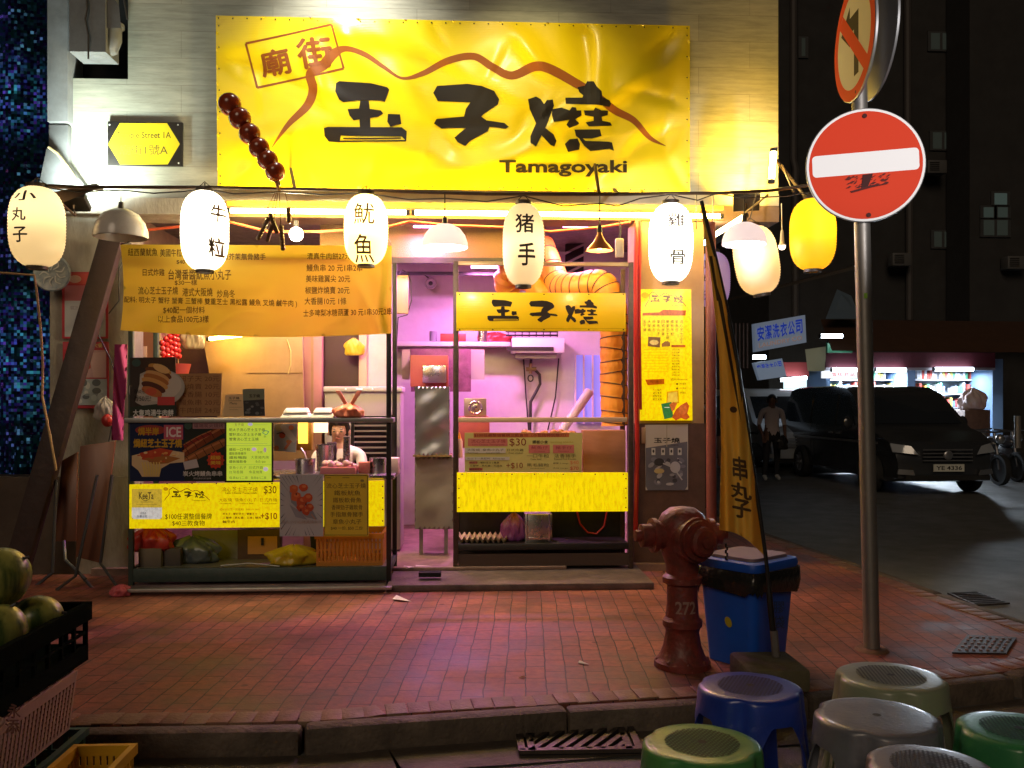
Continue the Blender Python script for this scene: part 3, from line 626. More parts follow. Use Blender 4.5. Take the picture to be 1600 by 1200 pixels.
lantern(818, 383, 33, 318, 448, YL, 'cream lantern with two bold black characters hanging above the small yellow name board', lantern_mat('paper_cream_pale', (.88, .80, .62), .24, (1, .72, .36)), 1.7, (1, .85, .55), [('猪', (804,340,832,369), .02), ('手', (808,385,834,419), .02)], bz=.02)
lantern(1048, 382, 35, 317, 443, YL, 'blazing white lantern with faint thin characters above the tall yellow menu', lantern_mat('paper_white', (.9, .88, .82), 3, (1, .9, .7)), 13, (1, .92, .75), [('雞', (1036,338,1064,360), .022), ('軟', (1041,369,1055,384), .0), ('骨', (1040,396,1064,418), .022)], (.10, .08, .07))
lantern(1182, 405, 35, 352, 462, 7.3, 'cream lantern hanging askew behind a white lamp shade', lantern_mat('paper_cream_dim', (.88, .72, .50), .22, (1, .64, .28)), 3.2, (1, .8, .45), None, tilt=R(-9))
lantern(1270, 366, 36, 309, 424, YL, 'deep yellow lantern partly hidden behind the no entry sign', lantern_mat('paper_yellow', (.85, .50, .04), .34, (1, .52, .02)), 5, (1, .7, .12), None, bz=.06)
lantern(1114, 440, 27, 393, 482, 8.6, 'purple lit lantern behind the flag with three characters', lantern_mat('paper_purple', (.75, .62, .8), .28, (.8, .45, .85)), 0, (1, 1, 1), [('小', (1091,409,1102,422), .01), ('丸', (1091,433,1102,445), .01), ('仔', (1091,456,1102,470), .01)])
lantern(1088, 455, 14, 412, 492, 8.9, 'narrow greenish lantern glimpsed between the tall menu and the red post', lantern_mat('paper_green', (.6, .75, .4), .25, (.7, .9, .4)), 0, (1, 1, 1), None)

M_shade = mat('enamel_white', (.80, .74, .66), .25, coat=.5, col2=(.7, .62, .54), nscale=8)
M_copper = mat('copper_shade', (.75, .25, .10), .3, .6)
M_opal = lantern_mat('opal_shade', (.86, .80, .76), .5, (1, .85, .8))
def bulb_mat(e, c): return mat('bulb_%g_%g' % (e, c[2]), (1, 1, 1), .4, emit=e, ecol=c)
def pendant(px, yt, yb, hw, Y, label, m, lit, col=(1, .85, .6), bell=False):
    s = Y / FPX; c = W(px, yb, Y); r = hw * s; h = (yb - yt) * s
    t = thing('pendant_lamp', label, 'lamp', c, 'shaded lamps hanging from the lantern rail')
    mb = MB()
    if bell: prof = [(r, 0), (r * .8, .16 * h), (r * .45, .45 * h), (r * .2, .8 * h), (r * .14, h)]
    else: prof = [(r, 0), (r * .985, .22 * h), (r * .88, .52 * h), (r * .66, .8 * h), (r * .35, .96 * h), (r * .1, h)]
    mb.lathe(prof + [(a - .006 if a > .02 else .004, z - .004) for a, z in prof[::-1]], c, None, 28); mb.build('lamp_shade', m, t)
    mb = MB(); mb.lathe([(.001, h + .055), (.018, h + .05), (.022, h - .005), (.001, h - .006)], c, None, 12); mb.tube([c + Vector((0, 0, h + .05)), W(px, 303, YL)], .005, 6); mb.build('lamp_holder', M_wire, t)
    mb = MB(); mb.ball(c + Vector((0, 0, h * .35)), (.034, .034, .042), 12, 8); mb.build('bulb', bulb_mat(18 if lit else 1, col) if lit else mat('bulb_off', (.8, .8, .75), .2), t)
    if lit: l = light('pendant_light', 'POINT', (0, 0, 0), lit, col, .04); l.parent = t; l.location = (0, 0, -.03)
pendant(189, 327, 371, 40, YL, 'unlit pale enamel lamp shade in front of the left pier', M_shade, 0)
pendant(695, 350, 387, 36, YL, 'white enamel lamp shade glowing in front of the purple lit kitchen', M_opal, 14, (1, .85, .75))
pendant(937, 362, 391, 22, YL, 'small copper coloured bell shade with a warm glowing bulb', M_copper, 12, (1, .62, .35), True)
pendant(1163, 347, 382, 35, YL, 'white enamel lamp shade in front of the askew lantern at the corner', M_opal, 10, (.85, .8, 1))
t = thing('hanging_bulb', 'little bare bulb in a white holder dangling behind the corner', 'bulb', W(1222, 370, 7.6))
mb = MB(); mb.lathe([(.002, .14), (.012, .13), (.02, .03), (.034, 0), (.001, 0)], W(1222, 384, 7.6), None, 12); mb.tube([W(1222, 360, 7.6), W(1221, 318, 7.6)], .004, 6); mb.build('bulb_holder', M_shade, t)
mb = MB(); mb.ball(W(1222, 385, 7.6), .03, 10, 8); mb.build('bulb', bulb_mat(6, (1, .8, .6)), t)

# ================================================================== TUBES AND FLOODLIGHTS
def tube_light(a, b, r, col, e, label, cat='tube light', name='tube_light', ends=True):
    a, b = Vector(a), Vector(b); t = thing(name, label, cat, (a + b) / 2)
    d = (b - a).normalized()
    MB().tube([a + d * .03, b - d * .03], r, 10).build('tube', mat('tube_%s' % label[:14], (1, 1, 1), .5, emit=e, ecol=col), t)
    mb = MB(); mb.tube([a, a + d * .03], r * 1.15, 10); mb.tube([b - d * .03, b], r * 1.15, 10); mb.build('end_caps', M_wire, t)
    return t
YEL = (1, .68, .14)
tube_light(W(355, 329, 7.70), W(640, 332, 7.70), .020, YEL, 80, 'long yellow neon tube under the banner left of the squid lantern end')
tube_light(W(643, 332, 7.70), W(1130, 338, 7.70), .020, YEL, 80, 'long yellow neon tube under the banner above the doorway frame')
MB_ = MB().box((XX(355, 7.76), 7.75, ZZ(324, 7.75)), (XX(1130, 7.76), 7.79, ZZ(318, 7.75))); tag(MB_.build('tube_housing', mat('yellow_housing', (.75, .5, .05), .4), None), 'slim yellow housing that carries the neon tubes', 'light fitting')
tube_light(W(1112, 370, 8.1), W(1166, 336, 7.5), .022, (1, .72, .35), 22, 'slanting warm tube beside the white corner lamp shade')
tube_light(W(1083, 392, 8.5), W(1108, 374, 8.2), .022, (.25, .65, 1), 12, 'slanting cyan tube just behind the flag')
tube_light(W(1205, 286, 7.3), W(1209, 232, 7.3), .026, (1, .72, .2), 60, 'short upright yellow tube at the right end of the shop wall')
tube_light(W(322, 530, 8.1), W(384, 523, 8.1), .016, (1, .62, .08), 75, 'yellow tube over the tan panel inside the stall')
def flood(px, py, Y, aim, label, pw, col, cone=150):
    c = W(px, py, Y); t = thing('flood_light', label, 'flood light', c)
    d = (Vector(aim) - c).normalized(); Q = d.to_track_quat('Z', 'Y').to_matrix()
    mb = MB(); mb.box((-.11, -.08, -.06), (.11, .08, 0), 0, Matrix.Translation(c) @ Q.to_4x4()); mb.build('lamp_body', M_black, t, .01)
    mb = MB(); mb.box((-.095, -.065, .001), (.095, .065, .004), 0, Matrix.Translation(c) @ Q.to_4x4()); mb.build('lens', mat('flood_lens_%s' % label[:9], (1, 1, 1), .3, emit=14, ecol=col), t)
    l = light('flood_beam', 'SPOT', c + d * .02, pw, col, .08, aim, cone, 1.); M = l.matrix_basis.copy(); l.parent = t; l.location = d * .02
    mb = MB(); mb.tube([c - d * .06, c - d * .1 + Vector((0, .05, -.05)), Vector((c.x, YL, ZZ(300, YL)))], .01, 6); mb.build('lamp_bracket', M_rust, t)
flood(118, 312, 7.5, W(150, 225, YW), 'flood light washing the wall around the street number plate', 190, (.86, 1, .9))
flood(1166, 312, 7.5, W(1162, 262, YW), 'warm flood light blazing on the wall at the right of the banner', 260, (1, .56, .04), 105)
# the lamp above that lights the banner (its reflection shows in the vinyl)
t = thing('sign_lamp', 'arm mounted sign lamp above the banner', 'sign lamp', (XX(500, 6.9), 6.95, 5.75))
mb = MB(); mb.lathe([(.16, -.1), (.1, .02), (.04, .06), (.001, .07)], t.location, Matrix.Rotation(R(-25), 3, 'X'), 20); mb.build('lamp_shade', M_black, t)
mb = MB(); mb.tube([t.location + Vector((0, .02, .06)), t.location + Vector((0, .3, .3)), (t.location.x, YW, 6.2)], .02, 8); mb.build('lamp_arm', M_black, t)
l = light('sign_beam', 'SPOT', (0, 0, 0), 275, (1, .95, .82), .16, None, 92, 1.); l.parent = t; l.location = (0, 0, -.07); l.rotation_euler = (R(30), R(-8), R(4))
l = light('sign_beam', 'SPOT', (XX(800, 6.9), 6.2, 5.2), 105, (1, .84, .42), .1, W(835, 185, YW), 66, 1.); l.parent = None  # second beam, no fitting, added to even out the banner's right part

# ================================================================== SKEWER SIGN, DRIED STRINGS
t = thing('skewer_sign', 'giant model skewer of six glossy brown balls in front of the banner', 'model skewer', W(430, 280, 6.9))
M_haw = mat('glossy_brown', (.34, .05, .014), .22, coat=.5, col2=(.22, .03, .01), nscale=5)
for x, y, r in ((359,163,17.5),(375,185,17),(390,209,16.5),(405,231,16),(418,250,16),(430,268,15.5)):
    MB().ball(W(x, y, 6.9), r * 6.9 / FPX, 28, 18).build('ball', M_haw, t)
MB().tube([W(350, 150, 6.9), W(430, 268, 6.9), W(437, 290, 6.9)], .012, 6).tube([W(430, 282, 6.9), W(437, 300, YL)], .014, 6).build('stick', mat('bamboo', (.45, .28, .12), .6), t)
M_bead = mat('dark_beads', (.10, .04, .02), .3, col2=(.25, .13, .05), nscale=20, coat=.4)
strs = [((432,300),(425,330),(404,372)),((434,300),(428,345),(418,375)),((436,300),(438,340),(442,388)),((430,300),(418,325),(432,362)),((445,300),(450,320),(452,345))]
t = thing('bead_strings', 'bunch of dark beaded strings tied to the rail over the menu sheet', 'bead strings', W(436, 300, 6.9))
for a, b, c in strs:
    mb = MB(); P = [W(*q, 6.88) for q in (a, b, c)]; mb.tube(P, .003, 5)
    for k in range(8): 
        u = .3 + k * .1; q = (P[1] * (1 - u) + P[2] * u) if u < 1 else P[2]; mb.ball(q, .019, 8, 6)
    mb.build('string', M_bead, t)

# ================================================================== HANGING MENU SHEET
def cloth_mat():
    m = mat('menu_cloth', (.94, .76, .11), .6, col2=(.90, .68, .08), nscale=3, namt=.6); t = m.node_tree; N = t.nodes; L = t.links; p = N['Principled BSDF']
    tr = N.new('ShaderNodeBsdfTranslucent'); tr.inputs[0].default_value = (.92, .80, .22, 1); mx = N.new('ShaderNodeMixShader'); mx.inputs[0].default_value = .72
    L.new(p.outputs[0], mx.inputs[1]); L.new(tr.outputs[0], mx.inputs[2]); L.new(mx.outputs[0], N['Material Output'].inputs[0]); return m
M_cloth = cloth_mat()
YM = 7.12
t = thing('menu_sheet', 'sagging amber cloth menu listing snacks and prices across the left stall', 'menu sheet', W(400, 380, YM))
def ms(u, v): return (188 + 424 * u + 5 * math.sin(v * 3.1) * (1 - u), (382 + (2 * u)) * (1 - v) + (516 + 5 * u + 8 * math.sin(u * 3.14)) * v)
def mw(x, y): 
    a, b = (x - 190) / 420, (y - 382) / 135
    return .03 * math.sin(a * 7 + b * 2) * b + .02 * math.sin(b * 9 - a * 5) * .5 + .05 * max(0, a - .72) * math.sin((a * 14 + b * 9)) * b + .012 * math.sin(a * 31 + b * 13) * b * b + .02 * math.exp(-((a - .80 - .16 * b) / .018) ** 2) * b - .018 * math.exp(-((a - .88 - .10 * b) / .022) ** 2) * b + .010 * math.exp(-((b - .62 - .1 * a) / .05) ** 2)
def msh(x, y, e): return W(x, y, YM - mw(x, y) - e)
MB().sheet(84, 26, lambda u, v: msh(*ms(u, v), 0), (0, .003, 0)).build('cloth', M_cloth, t, angle=80)
p = Print(); tc = (.10, .055, .015)
for s_, b_ in (('紐西蘭魷魚', (200,388,246,400)), ('美國牛粒', (250,389,284,401)), ('黑椒芥茉無骨豬手', (338,396,415,406)), ('$40一樣', (276,405,306,413)), ('日式炸雞', (223,420,257,431)), ('台灣番醬魷魚小丸子', (263,421,361,437)),
    ('$30一樣', (273,437,308,446)), ('流心芝士玉子燒', (216,448,278,460)), ('港式大阪燒', (285,450,332,463)), ('炒烏冬', (339,453,367,465)), ('配料: 明太子 蟹籽 蟹膏 三蟹棒 雙重芝士 黑松露 鰻魚 叉燒 鹹牛肉 )', ((194,463),(464,469),(464,481),(194,474))),
    ('$40配一個材料', (255,479,320,490)), ('以上食品100元3樣', (247,493,326,504)), ('清真牛肉餅27元', (480,395,548,405)), ('鰻魚串 20 元1串2串', (479,413,566,424)), ('美味雞翼尖 20元', (478,430,547,441)),
    ('椒鹽炸燒賣 20元', (477,448,546,459)), ('大香腸10元 1條', (476,465,541,476)), ('士多啤梨冰糖葫蘆 30 元1串50元2串', ((474,484),(612,481),(612,492),(474,495)))): p.txt(s_, b_, tc, .012)
p.build('lettering', PM, t, msh, 5.)
MB().tube([msh(*ms(0, 0), .0) , msh(200, 379, 0), W(202, 372, 7.2)], .004, 5).tube([msh(*ms(1, 0), 0), W(607, 372, 7.22)], .004, 5).build('tie_strings', M_wire, t)
# ================================================================== LEFT COUNTER STALL
YS = 7.2
t = thing('counter_stall', 'dark green steel framed counter stall with open shelves under the menu sheet', 'stall', (XX(405, YS), YS, .035))
f0, f1 = XX(200, YS), XX(611, YS); pw = .038
zt_ = ZZ(395, YS)
for x in (f0, f1 - pw):
    for y in (YS, YS + .56):
        MB().box((x, y, .036), (x + pw, y + pw, zt_)).build('post', M_dkgreen if x == f0 else M_black, t, .003)
zb0 = ZZ(657, YS)
MB().box((f0 - .02, YS - .03, zb0 - .015), (f1 + .02, YS + .17, zb0 + .022)).build('shelf', M_zinc, t, .004)
MB().box((f0 + pw, YS + .002, ZZ(905, YS)), (f1 - pw, YS + .034, ZZ(884, YS))).box((f0 + .002, YS + pw, ZZ(884, YS) - .05), (f0 + .034, YS + .56, ZZ(884, YS))).box((f1 - .036, YS + pw, ZZ(884, YS) - .05), (f1 - .004, YS + .56, ZZ(884, YS))).build('base_rail', M_dkgreen, t, .003)
MB().box((f0 + pw + .002, YS + .036, ZZ(884, YS) - .035), (f1 - pw - .002, YS + .56, ZZ(884, YS) - .005)).build('bottom_shelf', M_zinc, t)
MB().box((f0 + pw + .002, YS + .04, .86), (f1 + .02, YS + .70, .895)).build('counter_top', M_steel, t, .004)
MB().box((f0 + .04, YS + .003, zt_ - .035), (f1 - .04, YS + .03, zt_ - .004)).build('top_rail', M_dkgreen, t, .003)

def poster(name, label, q, Y, base, draw, cat='poster', m=None, th=.005, bm=None, group=None, edge=None):
    if len(q) == 4 and not isinstance(q[0], tuple): x0, y0, x1, y1 = q; q = ((x0, y0), (x1, y0), (x1, y1), (x0, y1))
    pts = [W(x, y, Y) for x, y in q]; cx = sum((p for p in pts), Vector()) / 4
    t = thing(name, label, cat, (cx.x, Y, min(p.z for p in pts)), group)
    MB().prism(pts, (0, th, 0), 0, base if edge is None else edge).build('sheet', bm or m or PM, t)
    p = Print()
    if edge is not None or bm is not None or True:
        a = .0; p.poly(q, base)
    draw(p); p.build('print', m or PM, t, plane_y(Y)); return t
rr_ = random.Random(3)
CH_ = '玉子燒流心芝士鰻魚牛粒炸雞香腸豬手丸串章小烏冬明太蟹籽松露叉雙重港式大阪味'
def line(n): return ''.join(rr_.choice(CH_) for _ in range(n))
Yp = YS - .012
def burger(p):
    p.rect(204, 559, 274, 575, (.06, .03, .02)); p.ell(245, 607, 44, 30, (.42, .38, .34), 26, -.1); p.ell(247, 603, 37, 24, (.55, .48, .42), 26, -.1)
    p.poly([(203,559),(220,559),(218,600),(208,640),(203,640)], (.05,.035,.03)); p.poly([(203,636),(274,628),(274,650),(203,650)], (.03,.04,.03))
    for y, w, c in ((577, 19, (.55, .26, .06)), (583, 22, (.16, .05, .02)), (588, 20, (.62, .33, .12)), (593, 21, (.40, .14, .04)), (599, 22, (.60, .30, .09)), (605, 20, (.10, .03, .02)), (612, 17, (.50, .16, .05))):
        p.ell(245 - (y - 590) * .35, y, w, 7, c, 18, .35)
    p.ell(252, 576, 14, 6, (.75, .45, .18), 14, .4); p.ell(236, 612, 9, 6, (.55, .10, .05), 12); p.rect(246, 620, 273, 633, (.55, .06, .06)); p.ell(213, 567, 7, 6, (.05, .09, .08))
    p.txt('香50元', (209,608,226,615), INK).txt('香50元!', (209,618,236,627), INK); p.txt('大隻鸡湯牛肉餅', (208,640,271,650), (.75,.75,.72), .03)
poster('food_poster', 'dark food poster of a sliced meat pie standing on the stall shelf', ((203,559),(274,558),(276,650),(203,650)), Yp, (.045,.03,.025), burger, m=PR)
def cardboard(p):
    for i, s_ in enumerate(('紐子天 20元', '火燒賣 20元', '大香腸 10元', '鰻魚串 20元', '牛肉餅 24元')): p.txt(s_, (280, 587 + i * 12.4, 343, 596 + i * 12.4), (.16, .06, .03), .0)
poster('price_card', 'brown cardboard sign with five hand written price lines on the shelf', ((276,584),(347,583),(344,650),(275,650)), Yp + .03, (.36,.19,.08), cardboard, 'price sign')
def card1(p): p.txt('玉子燒', (357,620,374,624), INK, .01).rect(357,626,377,626.6,INK); p.txt('Menu', (359,628,370,632), INK); p.rect(358,636,378,636.5,(.3,.2,.1)); p.rect(358,640,372,640.5,(.3,.2,.1))
poster('table_card', 'small cream card with a short printed heading beside the cardboard sign', ((353,616),(379,616),(382,650),(347,650)), Yp + .04, (.75,.52,.28), card1, 'card')
def card2(p):
    p.poly([(380,626),(413,624),(414,650),(381,650)], (.035,.035,.04)); p.txt('玉子燒', (389,616,406,621), INK, .02)
    for k in range(14): p.ell(rr_.uniform(384,410), rr_.uniform(629,647), rr_.uniform(1,3.5), rr_.uniform(1,2.5), (rr_.uniform(.05,.2),)*3, 8)
poster('table_card', 'small dark photo card with a grey green heading strip beside the cream card', ((379,608),(413,607),(414,650),(381,650)), Yp + .04, (.20,.22,.16), card2, 'card')
def cheese(p):
    p.rect(204,661,288,752,(.012,.02,.07)); p.ell(235, 672, 24, 8, (.35,.05,.04), 16); p.txt('焗半岸', (216,668,248,680), (.6,.33,.02), .04); p.rect(256,664,286,687,(.55,.10,.16)); p.txt('ICE', (260,667,283,683), (.8,.7,.7), .03)
    p.txt('焗紐芝士玉子燒', (209,686,284,699), (.62,.36,.03), .05)
    p.poly([(206,712),(250,701),(288,707),(288,722),(266,724),(252,732),(249,745),(222,745),(216,735),(206,727)], (.72,.52,.30)); p.poly([(218,708),(250,700),(270,704),(262,716),(246,722),(222,718)], (.55,.07,.03)); p.poly([(225,716),(262,712),(282,716),(262,724),(240,726)], (.42,.16,.04))
    for k in range(22): p.ell(rr_.uniform(216,280), rr_.uniform(704,722), rr_.uniform(1,4), rr_.uniform(1,2), rr_.choice([(.75,.35,.1),(.6,.1,.04),(.8,.6,.3),(.35,.12,.05)]), 8)
    for k in range(7): p.stroke([(222+k*4.5, 722, 2), (225+k*4, 734, 3), (226+k*3.6, 744, 2)], (.80,.58,.18), 3)
poster('food_poster', 'navy food poster of a cheese topped omelette dripping sauce', (203,660,286,752), Yp, (.02,.03,.09), cheese, m=PR)
def eel(p):
    for k, (x0, y0, x1, y1, w) in enumerate(((286,708,352,668,13),(288,722,352,690,12),(287,697,330,676,6))):
        p.stroke([(x0,y0,w),((x0+x1)/2,(y0+y1)/2-1,w*1.1),(x1,y1,w)], ((.20,.045,.015),(.28,.10,.03),(.25,.03,.02))[k]); p.stroke([(x0,y0-2,w*.3),((x0+x1)/2,(y0+y1)/2-4,w*.25),(x1,y1-3,w*.3)], (.45,.16,.06))
        for j in range(5): u=(j+.5)/5; p.stroke([(x0+(x1-x0)*u-3,y0+(y1-y0)*u-w*.4,1),(x0+(x1-x0)*u+3,y0+(y1-y0)*u+w*.4,1)], (.05,.015,.01),2)
    p.rect(301,660,351,670,(.40,.22,.24)); p.txt('爐端炭火燒烤', (303,662,349,668), (.12,.05,.06)); p.ell(294,665,6,6,(.05,.10,.08))
    p.ell(337,719,13,13,(.55,.05,.02),24,0,.1); p.txt('超級', (329,712,345,718),(.75,.5,.05),.02).txt('美味', (329,720,345,726),(.75,.5,.05),.02)
    p.poly([(286,722),(307,717),(311,730),(289,734)],(.5,.45,.46)); p.txt('炭火烤鰻魚串串', (286,736,347,744),(.62,.6,.58),.03); p.txt('烤出來的好滋味', (302,746,330,749),(.5,.48,.46),0)
poster('food_poster', 'dark food poster of glazed eel skewers with a red starburst', (286.5,657,354,752), Yp, (.02,.028,.022), eel, m=PR)
LIME = (.60,.78,.06)
def lime(p):
    p.txt('玉子燒', (366,661,381,666),(.25,.2,.05),.0); p.ell(391,663,4,2.5,(.55,.5,.7)); p.rect(396,663.5,417,664,(.35,.4,.1))
    y = 669
    for s_, w in (('明太子流心芝士玉子燒',56),('蟹籽流心芝士玉子燒',50),('蟹膏流心芝士玉燒',46)): p.txt(s_, (358,y,358+w,y+5),(.16,.18,.03),.015); y += 7.3
    p.rect(358,692.5,418,693.2,(.4,.42,.1)); p.rect(354,696,424,696.5,(.25,.3,.05)); y = 700
    for s_, w in (('鐵板一口牛粒',33),('鐵板無骨豬手',27),('鐵板鴨胸',27),('鐵板雞軟骨',27)): p.txt(s_, (358,y,358+w,y+4.6),(.16,.18,.03),.015); y += 6.3
    p.rect(354,726,424,726.5,(.25,.3,.05))
    for s_, b in (('章魚小丸子',(358,728,385,733)),('日式炸雞',(389,728,411,733)),('台灣香腸',(358,735,380,740)),('魚蛋燒賣',(389,735,410,740)),('每串$15二串',(358,744,387,749)),('每串$15二串',(392,744,416,749)),('牛肉',(402,704,410,709)),('大蔥豬肉燒',(392,712,420,717)),('魚肉 $40',(399,719,415,724)),('串',(412,680,416,684))): p.txt(s_, b, (.18,.2,.03), 0)
    p.ell(397,702,4,3,(.6,.45,.6)); p.ell(414,703,2.5,4,(.45,.35,.35)); p.ell(415,733,4,3.5,(.62,.55,.6)); p.stroke([(410,676,1),(416,679,1.2),(420,674,1)],(.1,.25,.15)); p.stroke([(410,676,1),(414,673,1.2),(420,674,1)],(.1,.25,.15))
lm = poster('backlit_menu', 'glowing lime green menu board in a dark frame on the left stall', (354,657,424,751), Yp - .012, LIME, lime, 'menu board', m=PRL, th=.006)
MB().pbox(351, 655, 427, 754, Yp - .004, .006).build('menu_frame', M_black, lm, .002)

def fun(p):
    p.poly([(428,663),(465,662),(462,707),(428,704)],(.55,.55,.52))
    for x,y,r,c in ((455,668,4,(.75,.25,.1)),(441,680,5,(.6,.12,.06)),(450,690,3,(.75,.3,.1)),(432,700,4,(.7,.3,.15)),(436,668,6,(.7,.6,.3))): p.ell(x,y,r,r,c)
    p.stroke([(445,702,4),(452,692,4),(461,682,4)],(.7,.25,.12)); p.stroke([(432,678,1),(440,676,1.5),(446,679,1)],INK); p.stroke([(440,664,8),(450,676,10),(462,690,8)],(.75,.7,.62))
poster('leaflet', 'pale leaflet with orange skewers hung inside the counter', ((428,663),(465,662),(462,707),(428,704)), YS + .2, (.5,.5,.48), fun, 'leaflet')
# long yellow sign below the counter
def grime(m, sc, amt, stretch):                       # streaky dirt on a lit acrylic panel
    t = m.node_tree; N = t.nodes; L = t.links; p = N['Principled BSDF']; tc = N.new('ShaderNodeTexCoord'); mp = N.new('ShaderNodeMapping'); mp.inputs['Scale'].default_value = stretch; L.new(tc.outputs['Object'], mp.inputs[0])
    n = N.new('ShaderNodeTexNoise'); n.inputs['Scale'].default_value = sc; n.inputs['Detail'].default_value = 9; n.inputs['Roughness'].default_value = .75; L.new(mp.outputs[0], n.inputs[0])
    mr = N.new('ShaderNodeMapRange'); mr.inputs[1].default_value = .36; mr.inputs[2].default_value = .56; mr.inputs[3].default_value = 1 - amt; L.new(n.outputs[0], mr.inputs[0])
    mx = N.new('ShaderNodeMix'); mx.data_type = 'RGBA'; mx.blend_type = 'MULTIPLY'; mx.inputs[0].default_value = 1; L.new(mr.outputs[0], mx.inputs[7])
    if p.inputs['Base Color'].links: L.new(p.inputs['Base Color'].links[0].from_socket, mx.inputs[6])
    else: mx.inputs[6].default_value = p.inputs['Base Color'].default_value
    L.new(mx.outputs[2], p.inputs['Base Color']); L.new(mx.outputs[2], p.inputs['Emission Color']); return m
YC = (.84,.64,.0)
PL2 = grime(mat('lit_acrylic', YC, .4, attr=True, emit=.62), 42, .3, (1, 1, .7))
PL3 = grime(mat('lit_acrylic_streaked', YC, .4, attr=True, emit=.70), 20, .36, (2.2, 1, .5))
ND = (.05,.03,.0)
def mountain(p, x0, y0, x1, y1, w, c):
    q = [(425,230),(450,195),(480,165),(489,140),(488,105),(520,85),(540,76),(600,105),(628,122),(660,115),(700,95),(740,88),(800,118),(860,108),(930,148),(990,188),(1040,228)]
    p.stroke([(x0+(x-425)/615*(x1-x0), y0+(y-76)/154*(y1-y0), w) for x, y in q], c, 3)
def longsign(p):
    p.rect(206,764,253,811,(.52,.36,.03)); p.poly([(206,793),(253,793),(253,808),(250,811),(209,811),(206,808)],(.55,.53,.50)); p.txt('KeeTa', (217,769,240,780),(.06,.04,.01),.02); p.stroke([(222,780,.8),(227,782.5,1),(233,780,.8)],(.06,.04,.01)); p.rect(219,784,239,784.8,(.25,.16,.02)); p.rect(213,788,245,788.6,(.25,.16,.02))
    p.txt('掃碼點餐', (219,800,228,804),(.1,.1,.1)).txt('外賣自取', (214,805,230,809),(.1,.1,.12),.02)
    mountain(p,257,762,328,782,1.2,(.25,.12,.0)); p.brush((268,767,320,779),ND); p.txt('Tamagoyaki',(299,780.5,322,783.5),ND); p.ell(259,764,4,3,(.45,.25,.0),10)
    p.txt('$100任選整個餐牌',(258,802,331,812),(.12,.08,0),.012).txt('$40三款食物',(269,813,320,822),(.12,.08,0),.012)
    p.txt('流心芝士玉子燒',(346,761,403,768),(.2,.12,0),.0).txt('Lava Cheese Tamagoyaki',(352,769,402,772),ND,.02); p.txt('$30',(412,759,432,773),(.15,.08,0),.01)
    p.txt('大阪燒  章魚小丸子  日式炸雞',(342,778,433,784),(.25,.16,0),0); p.txt('Okonomiyaki',(343,785.5,361,788),ND); p.txt('Octopus balls',(373,785.5,396,788),ND); p.txt('Fried chicken',(410,785.5,432,788),ND)
    p.txt('加$10以下一款配料',(343,794,381,798),(.25,.16,0)).txt('Add one item',(384,794,405,797),(.25,.16,0))
    for i, s_ in enumerate(('明太子 | 蟹籽芝士 | 雙重芝士','三蟹棒 | 黑松露 | 叉燒 | 鰻魚','鹹牛肉')): p.txt(s_, (348,801+i*6,(402,408,367)[i],805.5+i*6),(.16,.08,0),.02)
    p.txt('+$10',(407,801,433,813),(.22,.08,0),.02)
    for x in (205,220,261,300,338,390,425): p.ell(x,755.5,1.2,1.2,INK,8)
    for k in range(4): p.ell(598,760+k*18,1.2,1.2,INK,8)
poster('lit_sign', 'long backlit yellow sign with prices along the foot of the counter stall', ((202,757),(600,751),(600,822),(202,826)), Yp, YC, longsign, 'sign', m=PL2, th=.03)
def skewer(p):
    for k in range(40):
        a = k/40*6.283; q = rr_.uniform(.66,.8); x, y = 471+34*1.3*math.cos(a), 789+49*1.3*math.sin(a); x=max(438.5,min(503.5,x)); y=max(742.5,min(836.5,y))
        if rr_.random()<.75: p.poly([(471+34*q*math.cos(a-.01),789+49*q*math.sin(a-.01)),(x,y),(max(438.5,min(503.5,x+rr_.uniform(-2,2))),max(742.5,min(836.5,y+1.5)))],(.10,.10,.13))
    p.poly([(452,768),(456,762),(490,800),(496,812),(478,808),(455,785)],(.22,.22,.26)); p.poly([(452,788),(470,800),(480,812),(462,808)],(.25,.25,.3))
    for x,y,r in ((459,764,7),(474,762,7),(462,776,8),(472,783,9),(481,778,8),(470,793,7),(484,793,7),(478,800,6)): p.ell(x,y,r,r*.9,rr_.choice([(.50,.07,.02),(.56,.11,.03),(.44,.06,.02)]),10,0,-.15); p.ell(x+1,y-2,r*.5,r*.35,(.62,.18,.06),8)
    for x,y in ((463,772),(478,788),(470,797)): p.ell(x,y,1.4,2,(.15,.02,.01),8)
    p.txt('鰻人小小心烤黃燒魚牛',(440,813,503,818),(.35,.28,.25)); p.stroke([(486,803,1),(493,812,1)],(.5,.2,.1),2)
poster('food_poster', 'grey white photo poster of a red skewer bursting with speed lines', (437,741,505,838), Yp - .012, (.42,.42,.46), skewer)
def handmenu(p):
    for i, s_ in enumerate(('流心芝士玉子燒','鐵板魷魚','鐵板軟骨魚','香辣勁子雞軟骨','手指無骨豬手','章魚小丸子','$40 一份, $50 二份')):
        ins = (2,14,12,10,8,12,9)[i]; p.txt(s_, (508+ins,755+i*11.2,573-ins*.7,763+i*11.2-(2 if i==6 else 0)),(.07,.05,.01),-.004)
    for b in ((507,742.5,574.5,743.4),(507,835.6,574.5,836.4),(507,742.5,507.8,836.4),(573.7,742.5,574.5,836.4)): p.rect(*b,INK)
    p.rect(535,746,546,747,(.2,.15,.03)); p.ell(566,751,3,2,(.25,.2,.05)); p.rect(510,746,517,747,(.2,.15,.03))
poster('handwritten_menu', 'mustard yellow hand written menu with seven lines on the counter front', (506.5,741,576,838), Yp - .012, (.62,.46,.035), handmenu, 'menu board', edge=(.6,.6,.6))

